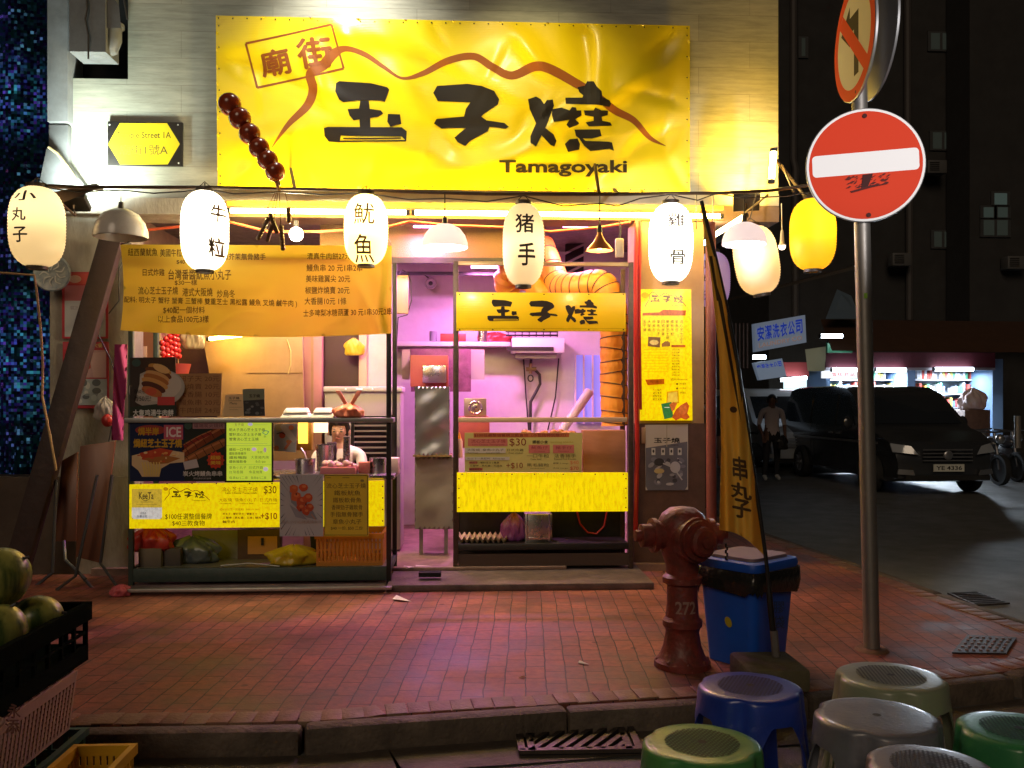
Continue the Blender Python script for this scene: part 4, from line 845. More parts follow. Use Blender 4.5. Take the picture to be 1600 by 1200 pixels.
# things on and in the counter
def on(px, py, Y): return W(px, py, Y)
M_pinkfoam = mat('foam_white', (.88, .82, .80), .6); zsh = zb0 + .024
for x0, x1, lab in ((437, 484, 'left stack of white foam food boxes on the shelf beside the small cards'), (484, 522, 'right stack of white foam food boxes on the shelf beside the orange bag')):
    Y = YS - .01; a, b = XX(x0, Y), XX(x1, Y); t = thing('foam_boxes', lab, 'food boxes', ((a + b) / 2, Y, zsh))
    mb = MB()
    for i in range(2):
        e = .02 * i; mb.hexa([(a + e, Y + e, zsh + i * .04), (b - e, Y + e, zsh + i * .04), (b - e, Y + .16, zsh + i * .04), (a + e, Y + .16, zsh + i * .04)], [(a + .018 + e, Y + .04 + e, zsh + .038 + i * .04), (b - .018 - e, Y + .04 + e, zsh + .038 + i * .04), (b - .018 - e, Y + .15, zsh + .038 + i * .04), (a + .018 + e, Y + .15, zsh + .038 + i * .04)])
    mb.build('box_stack', M_pinkfoam, t, .006)
def bag(name, lab, c, r, m, knot=True, seed=1, cat='bag', squash=1.):
    rd = random.Random(seed); t = thing(name, lab, cat, c); mb = MB(); n, k = 54, 22; vs = []
    ph = [rd.uniform(0, 6.28) for _ in range(8)]
    def fn(u, v):
        a = u * 2 * math.pi; q = .72 + .28 * min(1, v / .14) ** .5 if v < .5 else (1 - ((v - .5) / .5) ** 1.7) * .9 + .1
        w = 1 + .10 * math.sin(3 * a + ph[0] + v * 5) + (.05 + .08 * v) * math.sin(7 * a + ph[1] - v * 5) + (.03 + .08 * v) * math.sin(12 * a + ph[2] + 7 * v) + .03 * math.sin(19 * a + ph[4] - 11 * v)
        return Vector(c) + Vector((r[0] * q * w * math.cos(a), r[1] * q * w * math.sin(a), r[2] * (v - .02) * (1 + .04 * math.sin(5 * a + ph[3]))))
    mb.grid(n, k, fn); mb.add([fn(i / n, 0) for i in range(n)], [tuple(range(n))])
    mb.build('bag_body', m, t, angle=50)
    if knot:
        mb = MB(); top = Vector(c) + Vector((0, 0, r[2]))
        for sx in (-1, 1): mb.hexa([top + Vector((sx * .01 + d, e, -.03)) for d, e in ((-.015, -.012), (.015, -.012), (.015, .012), (-.015, .012))], [top + Vector((sx * r[0] * .75 + d, e, .10)) for d, e in ((-.02, -.006), (.02, -.006), (.02, .006), (-.02, .006))])
        mb.build('bag_handles', m, t, .004)
    return t
M_obag = mat('orange_plastic', (.75, .19, .10), .35, col2=(.8, .3, .2), nscale=9)
bag('plastic_bag', 'orange plastic carrier bag tied with a knot on the shelf', (XX(545, YS + .06), YS + .06, zsh), (.115, .09, .115), M_obag, True, 4)
def pot(px0, px1, py0, py1, Y, name, lab, m, cat='pot', taper=.92, lidded=False):
    a, b = XX(px0, Y), XX(px1, Y); r = (b - a) / 2; z0 = ZZ(py1, Y); z1 = ZZ(py0, Y); c = ((a + b) / 2, Y, z0); t = thing(name, lab, cat, c)
    prof = [(.001, 0), (r * taper, 0), (r, z1 - z0 - .008), (r * 1.05, z1 - z0), (r * .95, z1 - z0), (r * .9, .01), (.001, .01)]
    if lidded: prof = [(.001, 0), (r * taper, 0), (r * taper, .008), (r * taper, z1 - z0 - .02), (r, z1 - z0 - .015), (r, z1 - z0), (.001, z1 - z0 + .006)]
    MB().lathe(prof, c, None, 22).build('pot_wall', m, t); return t
zc = .896; ycnt = YS + .3
def cy(z, Y): return HOR - (z - CH) * FPX / Y
yc = cy(zc, ycnt)
pot(461, 493, 716, yc, ycnt, 'steel_pot', 'round steel pot with a ladle on the counter behind the lime menu', M_steel)
tag(MB().tube([W(480, 722, ycnt), W(476, 708, ycnt + .03), W(470, 700, ycnt + .05)], .007, 6).ball(W(481, 724, ycnt), (.03, .03, .015), 10, 6).build('ladle', M_steel, None), 'ladle leaning in the round steel pot', 'ladle')
pot(494, 523, 694, yc - 2, ycnt + .28, 'steel_pan', 'tall steel pan standing behind the ladle pot', M_steel)
pot(577, 604, 715, yc, ycnt, 'steel_canister', 'short steel canister at the right end of the counter', M_steel, 'canister', 1., True)
pot(536, 547, 682, yc, ycnt + .1, 'steel_cylinder', 'slim steel cylinder standing in front of the seated vendor', M_steel, 'canister', 1., True)
M_pink = mat('pink_plastic', (.70, .25, .22), .4); M_pinkw = mat('pale_pink_plastic', (.75, .5, .48), .5)
t = thing('food_tray', 'pinkish tray of crumpled wrap on the counter front', 'tray', (XX(530, ycnt - .1), ycnt - .1, zc))
MB().box((XX(503, ycnt - .1), ycnt - .2, zc), (XX(558, ycnt - .1), ycnt + .02, zc + .06)).build('tray_body', M_pink, t, .012)
mb = MB(); rd = random.Random(5)
for k in range(9): mb.ball((XX(508 + k * 5.6, ycnt - .1), ycnt - .1 + rd.uniform(-.05, .05), zc + .075 + rd.uniform(-.01, .015)), (.03, .035, rd.uniform(.014, .03)), 8, 6)
mb.build('tray_wrap', M_pinkw, t)
tag(MB().pbox(560, 722, 578, 741, ycnt - .08, .08).build('carton', mat('pink_carton', (.75, .15, .14), .5, col2=(.8, .4, .3), nscale=30), None, .004), 'small bright pink carton beside the short steel canister', 'carton')
tag(MB().pbox(602, 716, 622, 742, ycnt + .05, .18).build('paper_packet', M_pinkw, None, .006), 'pale pink paper packet poking out past the right stall post', 'packet')
# warming lamp box inside the counter
t = thing('warming_lamp', 'yellow glowing warming lamp inside the counter behind the leaflet', 'heat lamp', W(474, 700, 7.75))
MB().pbox(463, 655, 487, 704, 7.75, .1).build('lamp_case', mat('amber_case', (.55, .28, .03), .5), t, .006)
MB().pbox(466, 660, 481, 693, 7.745, .004).build('lamp_face', mat('amber_glow', (.9, .6, .1), .5, emit=1.6, ecol=(1, .62, .06)), t)
t = thing('light_panel', 'small pale lit panel inside the counter above the steel pan', 'light', W(498, 670, 7.85)); MB().pbox(488, 655, 511, 676, 7.85, .05).build('panel_face', mat('pale_glow', (.9, .8, .5), .5, emit=1.1, ecol=(1, .86, .5)), t)
# below the counter
zf = ZZ(884, YS) - .004
M_ocr = mat('orange_crate', (.62, .24, .03), .5, col2=(.5, .17, .02), nscale=8)
def crate(name, lab, x0, x1, y0, y1, z0, z1, m, cols=9, rows=3, th=.012, grp=None, solid=.3):
    t = thing(name, lab, 'crate', ((x0 + x1) / 2, (y0 + y1) / 2, z0), grp); mb = MB(); h = z1 - z0
    mb.box((x0, y0, z0), (x1, y1, z0 + .015))
    for zz in (0, 1):
        za, zb_ = (z0 + .016, z0 + h * solid * .5) if zz == 0 else (z1 - h * solid * .55, z1)
        e = .012 if zz else 0
        mb.box((x0 - e, y0 - e, za), (x1 + e, y0 + th, zb_)); mb.box((x0 - e, y1 - th, za), (x1 + e, y1 + e, zb_)); mb.box((x0 - e, y0 + th + .001, za), (x0 + th, y1 - th - .001, zb_)); mb.box((x1 - th, y0 + th + .001, za), (x1 + e, y1 - th - .001, zb_))
    za, zb_ = z0 + h * solid * .5, z1 - h * solid * .55
    def bars(fx, L, n):
        for i in range(n + 1):
            u = i / n * (L - .018); fx(u, u + .018, za, zb_)
        for j in range(1, rows): zz = za + (zb_ - za) * j / rows; fx(0, L, zz - .006, zz + .006, .001)
    bars(lambda a, b, c, d, g=0: mb.box((x0 + a, y0 + .002 + g, c), (x0 + b, y0 + th - .002 - g, d)), x1 - x0, cols)
    bars(lambda a, b, c, d, g=0: mb.box((x0 + a, y1 - th + .002 + g, c), (x0 + b, y1 - .002 - g, d)), x1 - x0, cols)
    bars(lambda a, b, c, d, g=0: mb.box((x0 + .002 + g, y0 + a, c), (x0 + th - .002 - g, y0 + b, d)), y1 - y0, cols)
    bars(lambda a, b, c, d, g=0: mb.box((x1 - th + .002 + g, y0 + a, c), (x1 - .002 - g, y0 + b, d)), y1 - y0, cols)
    mb.build('crate_body', m, t); return t
crate('plastic_crate', 'orange slatted plastic crate on the bottom shelf of the counter', XX(494, YS + .08), XX(598, YS + .08), YS + .08, YS + .46, zf, ZZ(832, YS + .08), M_ocr, 16, 2)
M_ybag = mat('yellow_plastic', (.58, .42, .02), .35, col2=(.35, .26, .01), nscale=9)
bag('plastic_bag', 'crumpled yellow plastic bag lying on the bottom shelf of the counter', (XX(459, YS + .18), YS + .18, zf), (.19, .12, .16), M_ybag, False, 8)
bag('plastic_bag', 'dark red plastic bag on the boxes at the left end of the bottom shelf', (XX(238, YS + .2), YS + .2, ZZ(856, YS + .2)), (.17, .1, .20), mat('red_plastic', (.42, .03, .025), .35, col2=(.25, .02, .02), nscale=7), False, 9)
tag(MB().pbox(216, 857, 252, 888, YS + .1, .3).build('carton', mat('grey_carton', (.18, .15, .12), .7, col2=(.1, .08, .06), nscale=4), None, .006), 'grey brown carton on the bottom shelf under the red bag', 'carton')
tag(MB().pbox(254, 857, 282, 888, YS + .14, .3).build('carton', mat('dark_carton', (.07, .06, .06), .7), None, .006), 'nearly black carton beside the grey brown carton on the bottom shelf', 'carton')
bag('plastic_bag', 'slate blue plastic bag on the bottom shelf between cartons and pale panel', (XX(300, YS + .3), YS + .3, zf), (.22, .1, .22), mat('slate_plastic', (.10, .13, .16), .25, col2=(.05, .06, .08), nscale=6), False, 12)
tag(MB().pbox(300, 828, 372, 890, YS + .48, .02).build('board', mat('pale_panel', (.32, .30, .30), .6, col2=(.2, .18, .18), nscale=5), None), 'pale panel standing at the back of the bottom shelf', 'panel')
t = thing('brown_box', 'dark brown box with an orange window on the bottom shelf', 'box', W(410, 870, YS + .4)); MB().pbox(371, 827, 437, 889, YS + .42, .12).build('box_shell', M_brown, t, .004); MB().pbox(387, 838, 433, 866, YS + .41, .012).build('box_window', mat('orange_card', (.6, .28, .10), .6), t)
MB().box((XX(408, YS + .4), YS + .395, ZZ(849, YS + .4)), (XX(412, YS + .4), YS + .408, ZZ(838, YS + .4))).build('box_tab', M_black, t)
tag(MB().tube([W(345, 884, YS + .05), W(390, 880, YS + .06), W(437, 885, YS + .05)], .006, 6).build('skewer_stick', M_zinc, None), 'thin pale stick lying along the bottom shelf', 'stick')

# ------------------------------------------------------------------ back of the left stall
t = thing('tan_screen', 'tan board screen lit from above at the back of the counter stall', 'screen', W(400, 600, 8.35))
q = [W(x, y, 8.35) for x, y in ((312,505),(472,505),(477,720),(352,720),(330,600))]; MB().prism(q, (0, .03, 0)).build('board', M_tan, t, .004)
MB().tube([W(448, 530, 8.33), W(454, 548, 8.33), W(454, 570, 8.33), W(450, 585, 8.33)], .006, 6).build('cable', mat('cream_cable', (.6, .45, .2), .5), t)
MB().pbox(385, 581, 472, 583, 8.342, .007).build('seam', M_tan, t)
t = thing('cupboard', 'brown shelving with pale edges behind the red fruit skewers', 'cupboard', W(225, 560, 8.3))
MB().pbox(196, 505, 252, 720, 8.4, .3).build('cupboard_body', mat('reddish_wood', (.25, .10, .06), .55, col2=(.16, .06, .04), nscale=6, stretch=(1, 1, .2)), t, .004)
MB().pbox(203, 505, 213, 700, 8.38, .018).pbox(245, 505, 251, 700, 8.38, .018).build('cupboard_edges', mat('pale_wood', (.62, .42, .25), .6), t); MB().pbox(215, 541, 229, 558, 8.385, .013).build('notice', M_pinkw, t)
tag(MB().pbox(252, 505, 352, 720, 8.62, .02).build('dark_board', M_brown, None), 'dark brown board behind the red fruit skewers', 'board')
M_red = mat('sugar_red', (.55, .02, .02), .15, coat=.8)
k = 0
for x, y0, n, lab in ((276, 522, 5, 'rightmost red sugared fruit skewer inside the stall'), (271, 520, 5, 'second red sugared fruit skewer from the right inside the stall'), (265, 526, 5, 'middle red sugared fruit skewer inside the stall'), (259, 530, 5, 'second red sugared fruit skewer from the left inside the stall'), (253, 536, 4, 'leftmost red sugared fruit skewer inside the stall')):
    Y = 7.95 - .03 * k; k += 1; t = thing('fruit_skewer', lab, 'fruit skewer', W(x, y0 + n * 9, Y), 'red sugared fruit skewers')
    MB().tube([W(x, y0 - 8, Y), W(x + 3, y0 + n * 9 + 14, Y)], .005, 5).build('stick', mat('bamboo', (.45, .28, .12), .6), t)
    mb = MB()
    for i in range(n): mb.ball(W(x + i * .9, y0 + i * 8.6, Y), .026, 14, 10)
    mb.build('fruit', M_red, t)
t = thing('red_tub', 'dark red tub holding the fruit skewers', 'tub', W(280, 580, 7.9)); MB().lathe([(.001, 0), (.12, 0), (.15, .13), (.14, .13), (.11, .02), (.001, .02)], W(270, 592, 7.92), None, 20).build('tub_wall', mat('dull_red', (.3, .04, .03), .4), t)
bag('plastic_bag', 'clear yellowish plastic bag hung at the top of the stall beside the yellow tube', tuple(W(302, 545, 8.0)), (.09, .05, .20), mat('clear_bag', (.55, .42, .25), .2, alpha=.75), False, 21)
tag(MB().pbox(345, 655, 352, 720, 7.9, .02).build('filler', M_brown, None), 'narrow brown strip behind the cards', 'strip')
# doorway behind the vendor
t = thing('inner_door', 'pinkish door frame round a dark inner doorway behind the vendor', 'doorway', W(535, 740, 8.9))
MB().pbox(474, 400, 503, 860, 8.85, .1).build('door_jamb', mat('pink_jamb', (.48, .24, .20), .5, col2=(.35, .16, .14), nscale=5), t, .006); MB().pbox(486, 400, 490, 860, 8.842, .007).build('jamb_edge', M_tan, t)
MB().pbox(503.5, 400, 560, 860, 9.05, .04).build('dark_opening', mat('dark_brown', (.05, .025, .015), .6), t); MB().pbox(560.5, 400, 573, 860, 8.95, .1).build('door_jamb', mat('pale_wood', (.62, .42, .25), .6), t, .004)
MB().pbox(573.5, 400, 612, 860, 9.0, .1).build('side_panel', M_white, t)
bag('plastic_bag', 'yellow plastic bag hanging in the dark inner doorway', tuple(W(553, 555, 8.9)), (.09, .03, .17), M_ybag, False, 31)
t = thing('chest_freezer', 'grey white freezer cabinet with control dots behind the vendor', 'freezer', (XX(566, 8.55), 8.75, .06))
MB().pbox(507, 608, 626, 860, 8.55, .4).build('cabinet', mat('freezer_grey', (.42, .38, .36), .4, col2=(.36, .31, .29), nscale=3), t, .012); MB().pbox(505, 604, 628, 612, 8.53, .43).build('lid', mat('freezer_lid', (.62, .58, .58), .35), t, .008)
mb = MB()
for x in (540, 557, 559, 561, 563, 565, 582): mb.ball(W(x, 608, 8.528), .008, 8, 6)
mb.build('control_lights', mat('tiny_light', (.9, .9, .9), .4, emit=.6), t)
t = thing('shelf_rack', 'black slatted rack standing before the grey white freezer', 'rack', W(585, 720, 8.3))
for x in (548, 609): MB().pbox(x, 648, x + 5, 742, 8.3, .04).build('rack_post', M_black, t)
mb = MB()
for i in range(7): mb.pbox(553.3, 655 + i * 8.6, 608.7, 657.6 + i * 8.6, 8.3, .03)
mb.build('rack_slat', mat('slat_metal', (.42, .36, .33), .4, .6), t); MB().pbox(553, 650, 609, 735, 8.36, .01).build('rack_back', M_black, t)
# ================================================================== RIGHT DOOR FRAME STALL AND KITCHEN
YR = 7.62
t = thing('counter_stall', 'rusty black steel framed stall across the doorway with a small yellow name board', 'stall', (XX(848, YR), YR, .056))
xa, xb = XX(708, YR), XX(990, YR); zt_ = ZZ(408, YR)
for x in (xa, xb - .042):
    for y in (YR, YR + .42): MB().box((x, y, .057), (x + .042, y + .042, zt_)).build('post', mat('rust_black', (.05, .035, .03), .5, .4, col2=(.16, .09, .05), nscale=25, namt=.5), t, .003)
MB().box((xa + .043, YR + .003, zt_ - .035), (xb - .043, YR + .037, zt_ - .002)).build('top_rail', mat('brass_rail', (.32, .22, .10), .45, .5), t, .003)
MB().pbox(714.5, 652, 980, 660, YR + .002, .03).build('cross_rail', mat('pale_wood', (.62, .42, .25), .6), t, .003)
MB().box((xa + .043, YR + .002, ZZ(860, YR)), (xb - .043, YR + .36, ZZ(850, YR))).build('bottom_shelf', M_black, t, .004)
MB().box((xa + .043, YR + .004, .085), (xb - .043, YR + .03, ZZ(866, YR))).build('kick_panel', mat('dark_brown', (.05, .025, .015), .6), t)
MB().box((xa + .043, YR + .04, .80), (xb - .043, YR + .40, .83)).build('counter_top', M_steel, t, .004)
MB().box((xa + .02, YR + .443, .058), (xb - .02, YR + .46, ZZ(803, YR))).build('back_panel', M_black, t)
def name(p):
    p.brush((761,468,935,508)); p.rect(714,513,978,513.6,(.5,.32,.0))
    for x in (718, 770, 850, 920, 974): p.ell(x, 460, 1.1, 1.1, INK, 8); p.ell(x, 515, 1.1, 1.1, INK, 8)
M_vin2 = vinyl('yellow_vinyl_board', (.84, .58, .01), (.78, .48, .005), .3)
t = thing('name_board', 'small yellow name board with three black brush characters under the cream lantern', 'sign', W(846, 517, YR - .02))
MB().pbox(713, 458, 978, 517, YR - .02, .015).build('board', M_vin2, t, .002); p = Print(); name(p); p.build('lettering', PR, t, plane_y(YR - .02))
Y0 = (.60,.52,.16)
def menu2(p):
    PK = (.55,.17,.13); K = (.09,.07,.03)
    p.poly([(740,676.5),(890,676.5),(889,683),(740,684)],(.50,.15,.05)); p.txt('$100任選整個餐牌三款食物（不包括特別推介）',(741,677.5,884,682.5),(.25,.05,.03),.02)
    p.rect(731,685,793,697,PK); p.txt('流心芝士玉子燒',(736,686.5,790,692),(.25,.03,.03)).txt('Lava Cheese Tamagoyaki',(738,693.5,788,696.5),(.25,.03,.03))
    p.txt('$30',(796,685,822,698),(.25,.05,.03),.0); p.txt('鐵板小食',(832,688,856,693),K,.03).txt('Sizzling snacks',(860,689,896,693),(.45,.35,.05))
    for b, s_ in (((826,695,859,708),'魷魚仔'),((864,695,897,708),'豬手仔')): p.rect(*b,PK); p.txt(s_,(b[0]+4,697,b[2]-3,702),(.25,.03,.05)); p.txt('Octopus',(b[0]+8,704,b[2]-8,706.5),(.3,.05,.05))
    p.rect(727,700,790,708,(.55,.50,.40)); p.txt('大阪燒  章魚小丸子  日式炸雞',(730,701,818,705),K).txt('Okonomiyaki',(730,706.5,747,709),K).txt('Octopus balls',(760,706.5,781,709),K).txt('Fried chicken',(795,706.5,817,709),K)
    p.txt('一口牛粒',(823,709.5,858,715),K).txt('法香豬手',(866,709.5,900,715),K).txt('Cube beef',(829,716,846,718.5),K).txt('Roasted Pork Knuckle',(866,716,900,718.5),K)
    p.rect(727,714,796,719,(.55,.50,.40)); p.txt('加以下一款配料',(730,715,766,718),K).txt('Add one item',(770,715,789,718),K)
    p.rect(733,721,746,724.5,PK); p.rect(733,731,754,735,(.5,.1,.07))
    for i, s_ in enumerate(('明太子 | 蟹籽芝士 | 雙重','三蟹棒 | 黑松露 | 叉燒魚','鹹牛肉芝士')): p.txt(s_,(734,721.5+i*5,(780,785,753)[i],724.5+i*5),K,.01)
    p.txt('+$10',(791,723,817,733),(.28,.06,.03),.0); p.txt('黑毛豬粒',(823,724,858,729),K).txt('Kurobuta pork',(829,731,851,733),K); p.txt('雞翼 2 wings',(864,722.5,888,725.5),K).txt('大份 Large',(864,730,887,733),K); p.rect(890,719,905,736,(.62,.45,.16)); p.txt('$40',(891,720,904,726),(.6,.18,.05)).txt('$70',(891,729,904,735),(.5,.08,.03),.01)
poster('price_board', 'pale yellow price board with pink labels hung on the doorway stall', ((727,678),(733,676),(904,676),(910,680),(910,732),(904,738),(731,738),(726,733)) and ((726,676),(910,676),(909,738),(726,738)), YR - .03, Y0, menu2, 'menu board', m=PR, th=.008)
def blanks(p):
    for x in (722,760,800,835,880,930,974):
        p.ell(x,741,1.1,1.1,INK,8); 
    for k in range(4): p.ell(717,748+k*15,1.1,1.1,INK,8); p.ell(978,748+k*15,1.1,1.1,INK,8)
poster('lit_sign', 'blank backlit yellow panel with dirt streaks on the doorway stall', ((714,738.5),(981,738.5),(981,799),(714,800)), YR - .012, YC, blanks, 'sign', m=PL3, th=.03)
t = thing('steel_tin', 'tall ribbed stainless tin under the doorway stall', 'tin', W(841, 848, YR + .1)); MB().pbox(820, 803, 863, 848, YR + .1, .2).build('tin_body', M_steel, t, .008)
MB().pbox(823, 803, 825, 846, YR + .095, .006).pbox(857, 803, 859.5, 846, YR + .095, .006).pbox(826, 840, 857, 843, YR + .095, .006).build('tin_ribs', mat('bright_steel', (.8, .8, .78), .15, 1.), t)
t = thing('egg_tray', 'pale pulp egg tray lying under the doorway stall', 'egg tray', W(752, 848, YR + .08)); mb = MB()
za = ZZ(850, YR) + .003; a, b = XX(717, YR + .05), XX(792, YR + .05)
def eg(u, v): return Vector((a + (b - a) * u, YR + .05 + .28 * v, za + .02 + .014 * math.cos(u * 2 * math.pi * 9) + .016 * math.cos(v * 2 * math.pi * 5)))
mb.sheet(70, 30, eg, (0, 0, .004)); mb.build('tray_body', mat('paper_pulp', (.55, .42, .26), .85, col2=(.42, .3, .18), nscale=12), t)
bag('plastic_bag', 'purple plastic bag beside the ribbed steel tin', (XX(803, YR + .2), YR + .2, za), (.10, .08, .24), mat('purple_plastic', (.30, .08, .30), .35), False, 41)
tag(MB().tube([W(x, y, YR + .4) for x, y in ((902,800),(906,818),(918,832),(932,834),(944,822),(948,800))], .008, 8).build('red_hose', mat('red_hose', (.5, .03, .02), .4), None), 'red gas hose looping under the doorway stall', 'hose')
t = thing('sauce_bottle', 'plastic sauce bottle with an orange nozzle on the doorway stall', 'bottle', W(717, 712, YR + .06)); c = W(718, 715, YR + .06); MB().lathe([(.001, 0), (.027, 0), (.027, .14), (.018, .16), (.001, .16)], c, None, 14).build('bottle_body', mat('bottle_white', (.7, .5, .45), .4), t); MB().lathe([(.018, .161), (.012, .18), (.004, .215), (.001, .216)], c, None, 12).build('nozzle', mat('nozzle_orange', (.85, .32, .02), .4), t)
tag(MB().pbox(910, 672, 978, 740, YR + .2, .1).build('wooden_board', mat('reddish_wood2', (.45, .20, .11), .5, col2=(.3, .12, .07), nscale=5, stretch=(1, 1, 4)), None, .01), 'reddish wooden side board on the doorway stall beside the price board', 'board')
t = thing('snack_heap', 'heap of fried snacks behind the price board', 'food', W(850, 690, YR + .2)); mb = MB(); rd = random.Random(8)
for k in range(16): mb.ball((XX(820 + k * 5, YR + .2), YR + .2 + rd.uniform(-.05, .05), ZZ(680, YR + .2) + rd.uniform(-.02, .03)), (.035, .035, .025), 8, 6)
mb.build('snack_pieces', mat('fried', (.5, .22, .06), .5, col2=(.3, .1, .03), nscale=20), t)
tag(MB().tube([W(863, 800, 8.1), W(880, 670, 8.3), W(921, 612, 8.5)], .045, 12).build('pale_pipe', mat('pale_plastic', (.62, .5, .58), .4), None), 'pale plastic pipe leaning up behind the doorway stall', 'pipe')
# orange ventilation duct
t = thing('ventilation_hose', 'fat orange ribbed ventilation hose bending down behind the doorway stall', 'duct', W(958, 660, 8.2))
M_or = mat('orange_fabric', (.80, .33, .03), .5, col2=(.70, .24, .02), nscale=5, bump=.8, bscale=14, stretch=(2, 2, .8))
def cr(P, n):
    out = []
    for i in range(len(P) - 1):
        p0, p1, p2, p3 = P[max(i - 1, 0)], P[i], P[i + 1], P[min(i + 2, len(P) - 1)]
        for k in range(n): q = k / n; out.append(.5 * (2 * p1 + (p2 - p0) * q + (2 * p0 - 5 * p1 + 4 * p2 - p3) * q * q + (3 * p1 - p0 - 3 * p2 + p3) * q ** 3))
    return out + [P[-1]]
P = cr([W(845, 380, 9.0), W(872, 440, 8.7), W(900, 447, 8.4), W(940, 444, 8.2), W(958, 480, 8.15), W(959, 540, 8.15), W(959, 600, 8.15), W(961, 665, 8.15)], 10)
rad = [.125 * (1 - .035 * math.cos(2 * math.pi * i / 3)) for i in range(len(P))]
MB().tube(P, rad, 22).build('hose_fabric', M_or, t, angle=80)
mb = MB()
for i in range(0, len(P) - 1, 3):
    d = (P[min(i + 1, len(P) - 1)] - P[max(i - 1, 0)]).normalized(); Q = d.to_track_quat('Z', 'Y').to_matrix(); r = rad[i] * 1.03
    ring = [P[i] + Q @ Vector((r * math.cos(k / 20 * 6.2832), r * math.sin(k / 20 * 6.2832), .02 * math.sin(k / 20 * 6.2832))) for k in range(21)]; mb.tube(ring, .0045, 6)
mb.build('hose_hoop', M_wire, t)
P = cr([W(800, 455, 9.2), W(790, 440, 9.1), W(800, 425, 9.0), W(830, 440, 8.9), W(860, 462, 8.8)], 8); tag(MB().tube(P, [.12 * (1 - .08 * math.cos(2 * math.pi * i / 4)) for i in range(len(P))], 18).build('ventilation_hose', M_or, None), 'short orange hose end curling behind the cream lantern', 'duct')
# kitchen wall
tag(MB().box((XX(612, 10.1), 10.1, ZZ(541, 10.1)), (XX(798, 10.1), 10.38, ZZ(534, 10.1))).build('wall_shelf', mat('white_shelf', (.7, .66, .66), .4), None, .004), 'long white wall shelf across the purple lit kitchen', 'shelf')
tag(MB().box((XX(688, 10.12), 10.13, ZZ(534, 10.1) + .002), (XX(728, 10.12), 10.3, ZZ(521, 10.1))).build('red_box', mat('box_red', (.6, .06, .04), .45), None, .004), 'red box on the white wall shelf', 'box')
pot(671, 683, 518, 533.4, 10.2, 'storage_jar', 'grey jar on the white wall shelf left of the red box', mat('jar_grey', (.25, .25, .28), .4), 'jar', 1., True)
pot(746, 762, 516, 533.4, 10.2, 'storage_jar', 'pale tin on the white wall shelf right of the red box', M_steel, 'jar', 1., True)
bag('plastic_bag', 'red bag slumped on the white wall shelf behind the pale tin', (XX(775, 10.26), 10.26, ZZ(534, 10.1) + .002), (.19, .08, .12), mat('red_plastic', (.42, .03, .025), .35), False, 51)
t = thing('wall_clock', 'small round wall fan with a dark hub on the kitchen wall', 'fan', W(673, 443, 10.3)); Rx = Matrix.Rotation(R(90), 3, 'X'); c = W(673, 443, 10.3)
MB().lathe([(.001, .02), (.05, .02), (.06, .03), (.068, .0), (.06, -.05), (.001, -.05)], c, Rx, 20).build('fan_body', mat('fan_grey', (.45, .42, .42), .4), t); MB().lathe([(.001, .036), (.022, .034), (.026, .02)], c, Rx, 14).build('fan_hub', M_black, t)
MB().tube([c + Vector((-.02, .0, .06)), W(664, 430, 10.36)], .006, 6).build('fan_arm', M_wire, t); t.name = 'wall_fan'
t = thing('electric_heater', 'white wall mounted grill unit under a black wire rack', 'grill unit', W(838, 550, 10.1))
MB().pbox(800, 528, 882, 551, 10.0, .35).build('unit_case', mat('unit_white', (.66, .62, .64), .4), t, .01); MB().pbox(792, 542, 865, 548, 9.99, .012).build('unit_slot', M_black, t)
mb = MB()
for y in (518, 524): mb.tube([W(790, y, 10.0), W(872, y, 10.0)], .012, 6)
for k in range(8): mb.tube([W(794 + k * 11, 517, 10.0), W(794 + k * 11, 526, 10.3)], .008, 5)
mb.build('wire_rack', M_black, t); MB().pbox(806, 552, 870, 560, 10.1, .2).build('unit_base', mat('unit_grey', (.3, .26, .28), .5), t)
t = thing('gas_hose', 'black looped gas hose and brass tap on the kitchen wall', 'gas hose', W(830, 580, 10.3))
MB().tube([W(x, y, 10.3) for x, y in ((830,560),(829,575),(836,578),(843,585),(844,600),(836,615),(829,628),(829,650),(828,672))], .017, 8).build('hose', M_wire, t)
MB().tube([W(822, 577, 10.3), W(838, 577, 10.3)], .025, 8).tube([W(829, 568, 10.3), W(829, 584, 10.3)], .02, 8).build('tap', mat('dull_brass', (.3, .22, .12), .4, .8), t)
ring = [W(829 + 4 * math.cos(k / 12 * 6.28), 591 + 5 * math.sin(k / 12 * 6.28), 10.29) for k in range(13)]; MB().tube(ring, .008, 6).tube([W(818, 560, 10.35), W(822, 620, 10.35), W(826, 672, 10.35)], .008, 6).tube([W(873, 560, 10.35), W(868, 620, 10.35), W(856, 672, 10.35)], .008, 6).build('wall_cables', M_wire, t)
# red cabinet, dispenser, galvanised flue
tag(MB().pbox(642, 545, 736, 612, 9.7, .02).build('dark_curtain', mat('dark_foil', (.12, .05, .07), .4, col2=(.4, .15, .3), nscale=14), None), 'crinkled dark foil sheet behind the red cabinet', 'sheet')
t = thing('red_cabinet', 'rust red cabinet with a small steel dispenser on the kitchen wall', 'cabinet', W(672, 602, 9.3)); MB().pbox(641, 555, 700, 604, 9.3, .3).build('cabinet_body', mat('rust_red', (.42, .10, .06), .55, col2=(.3, .07, .05), nscale=6), t, .008)
MB().pbox(660, 571, 697, 598, 9.22, .075).build('dispenser', M_steel, t, .012)
tag(MB().pbox(628, 546, 640, 593, 9.6, .015).build('wall_notice', mat('paper_cream2', (.62, .56, .42), .7), None), 'narrow cream notice left of the red cabinet', 'notice')
tag(MB().pbox(731, 546, 757, 593, 9.75, .015).build('mirror_panel', mat('panel_grey', (.40, .36, .30), .3, col2=(.3, .34, .32), nscale=3), None), 'small grey panel right of the dark foil sheet', 'panel')
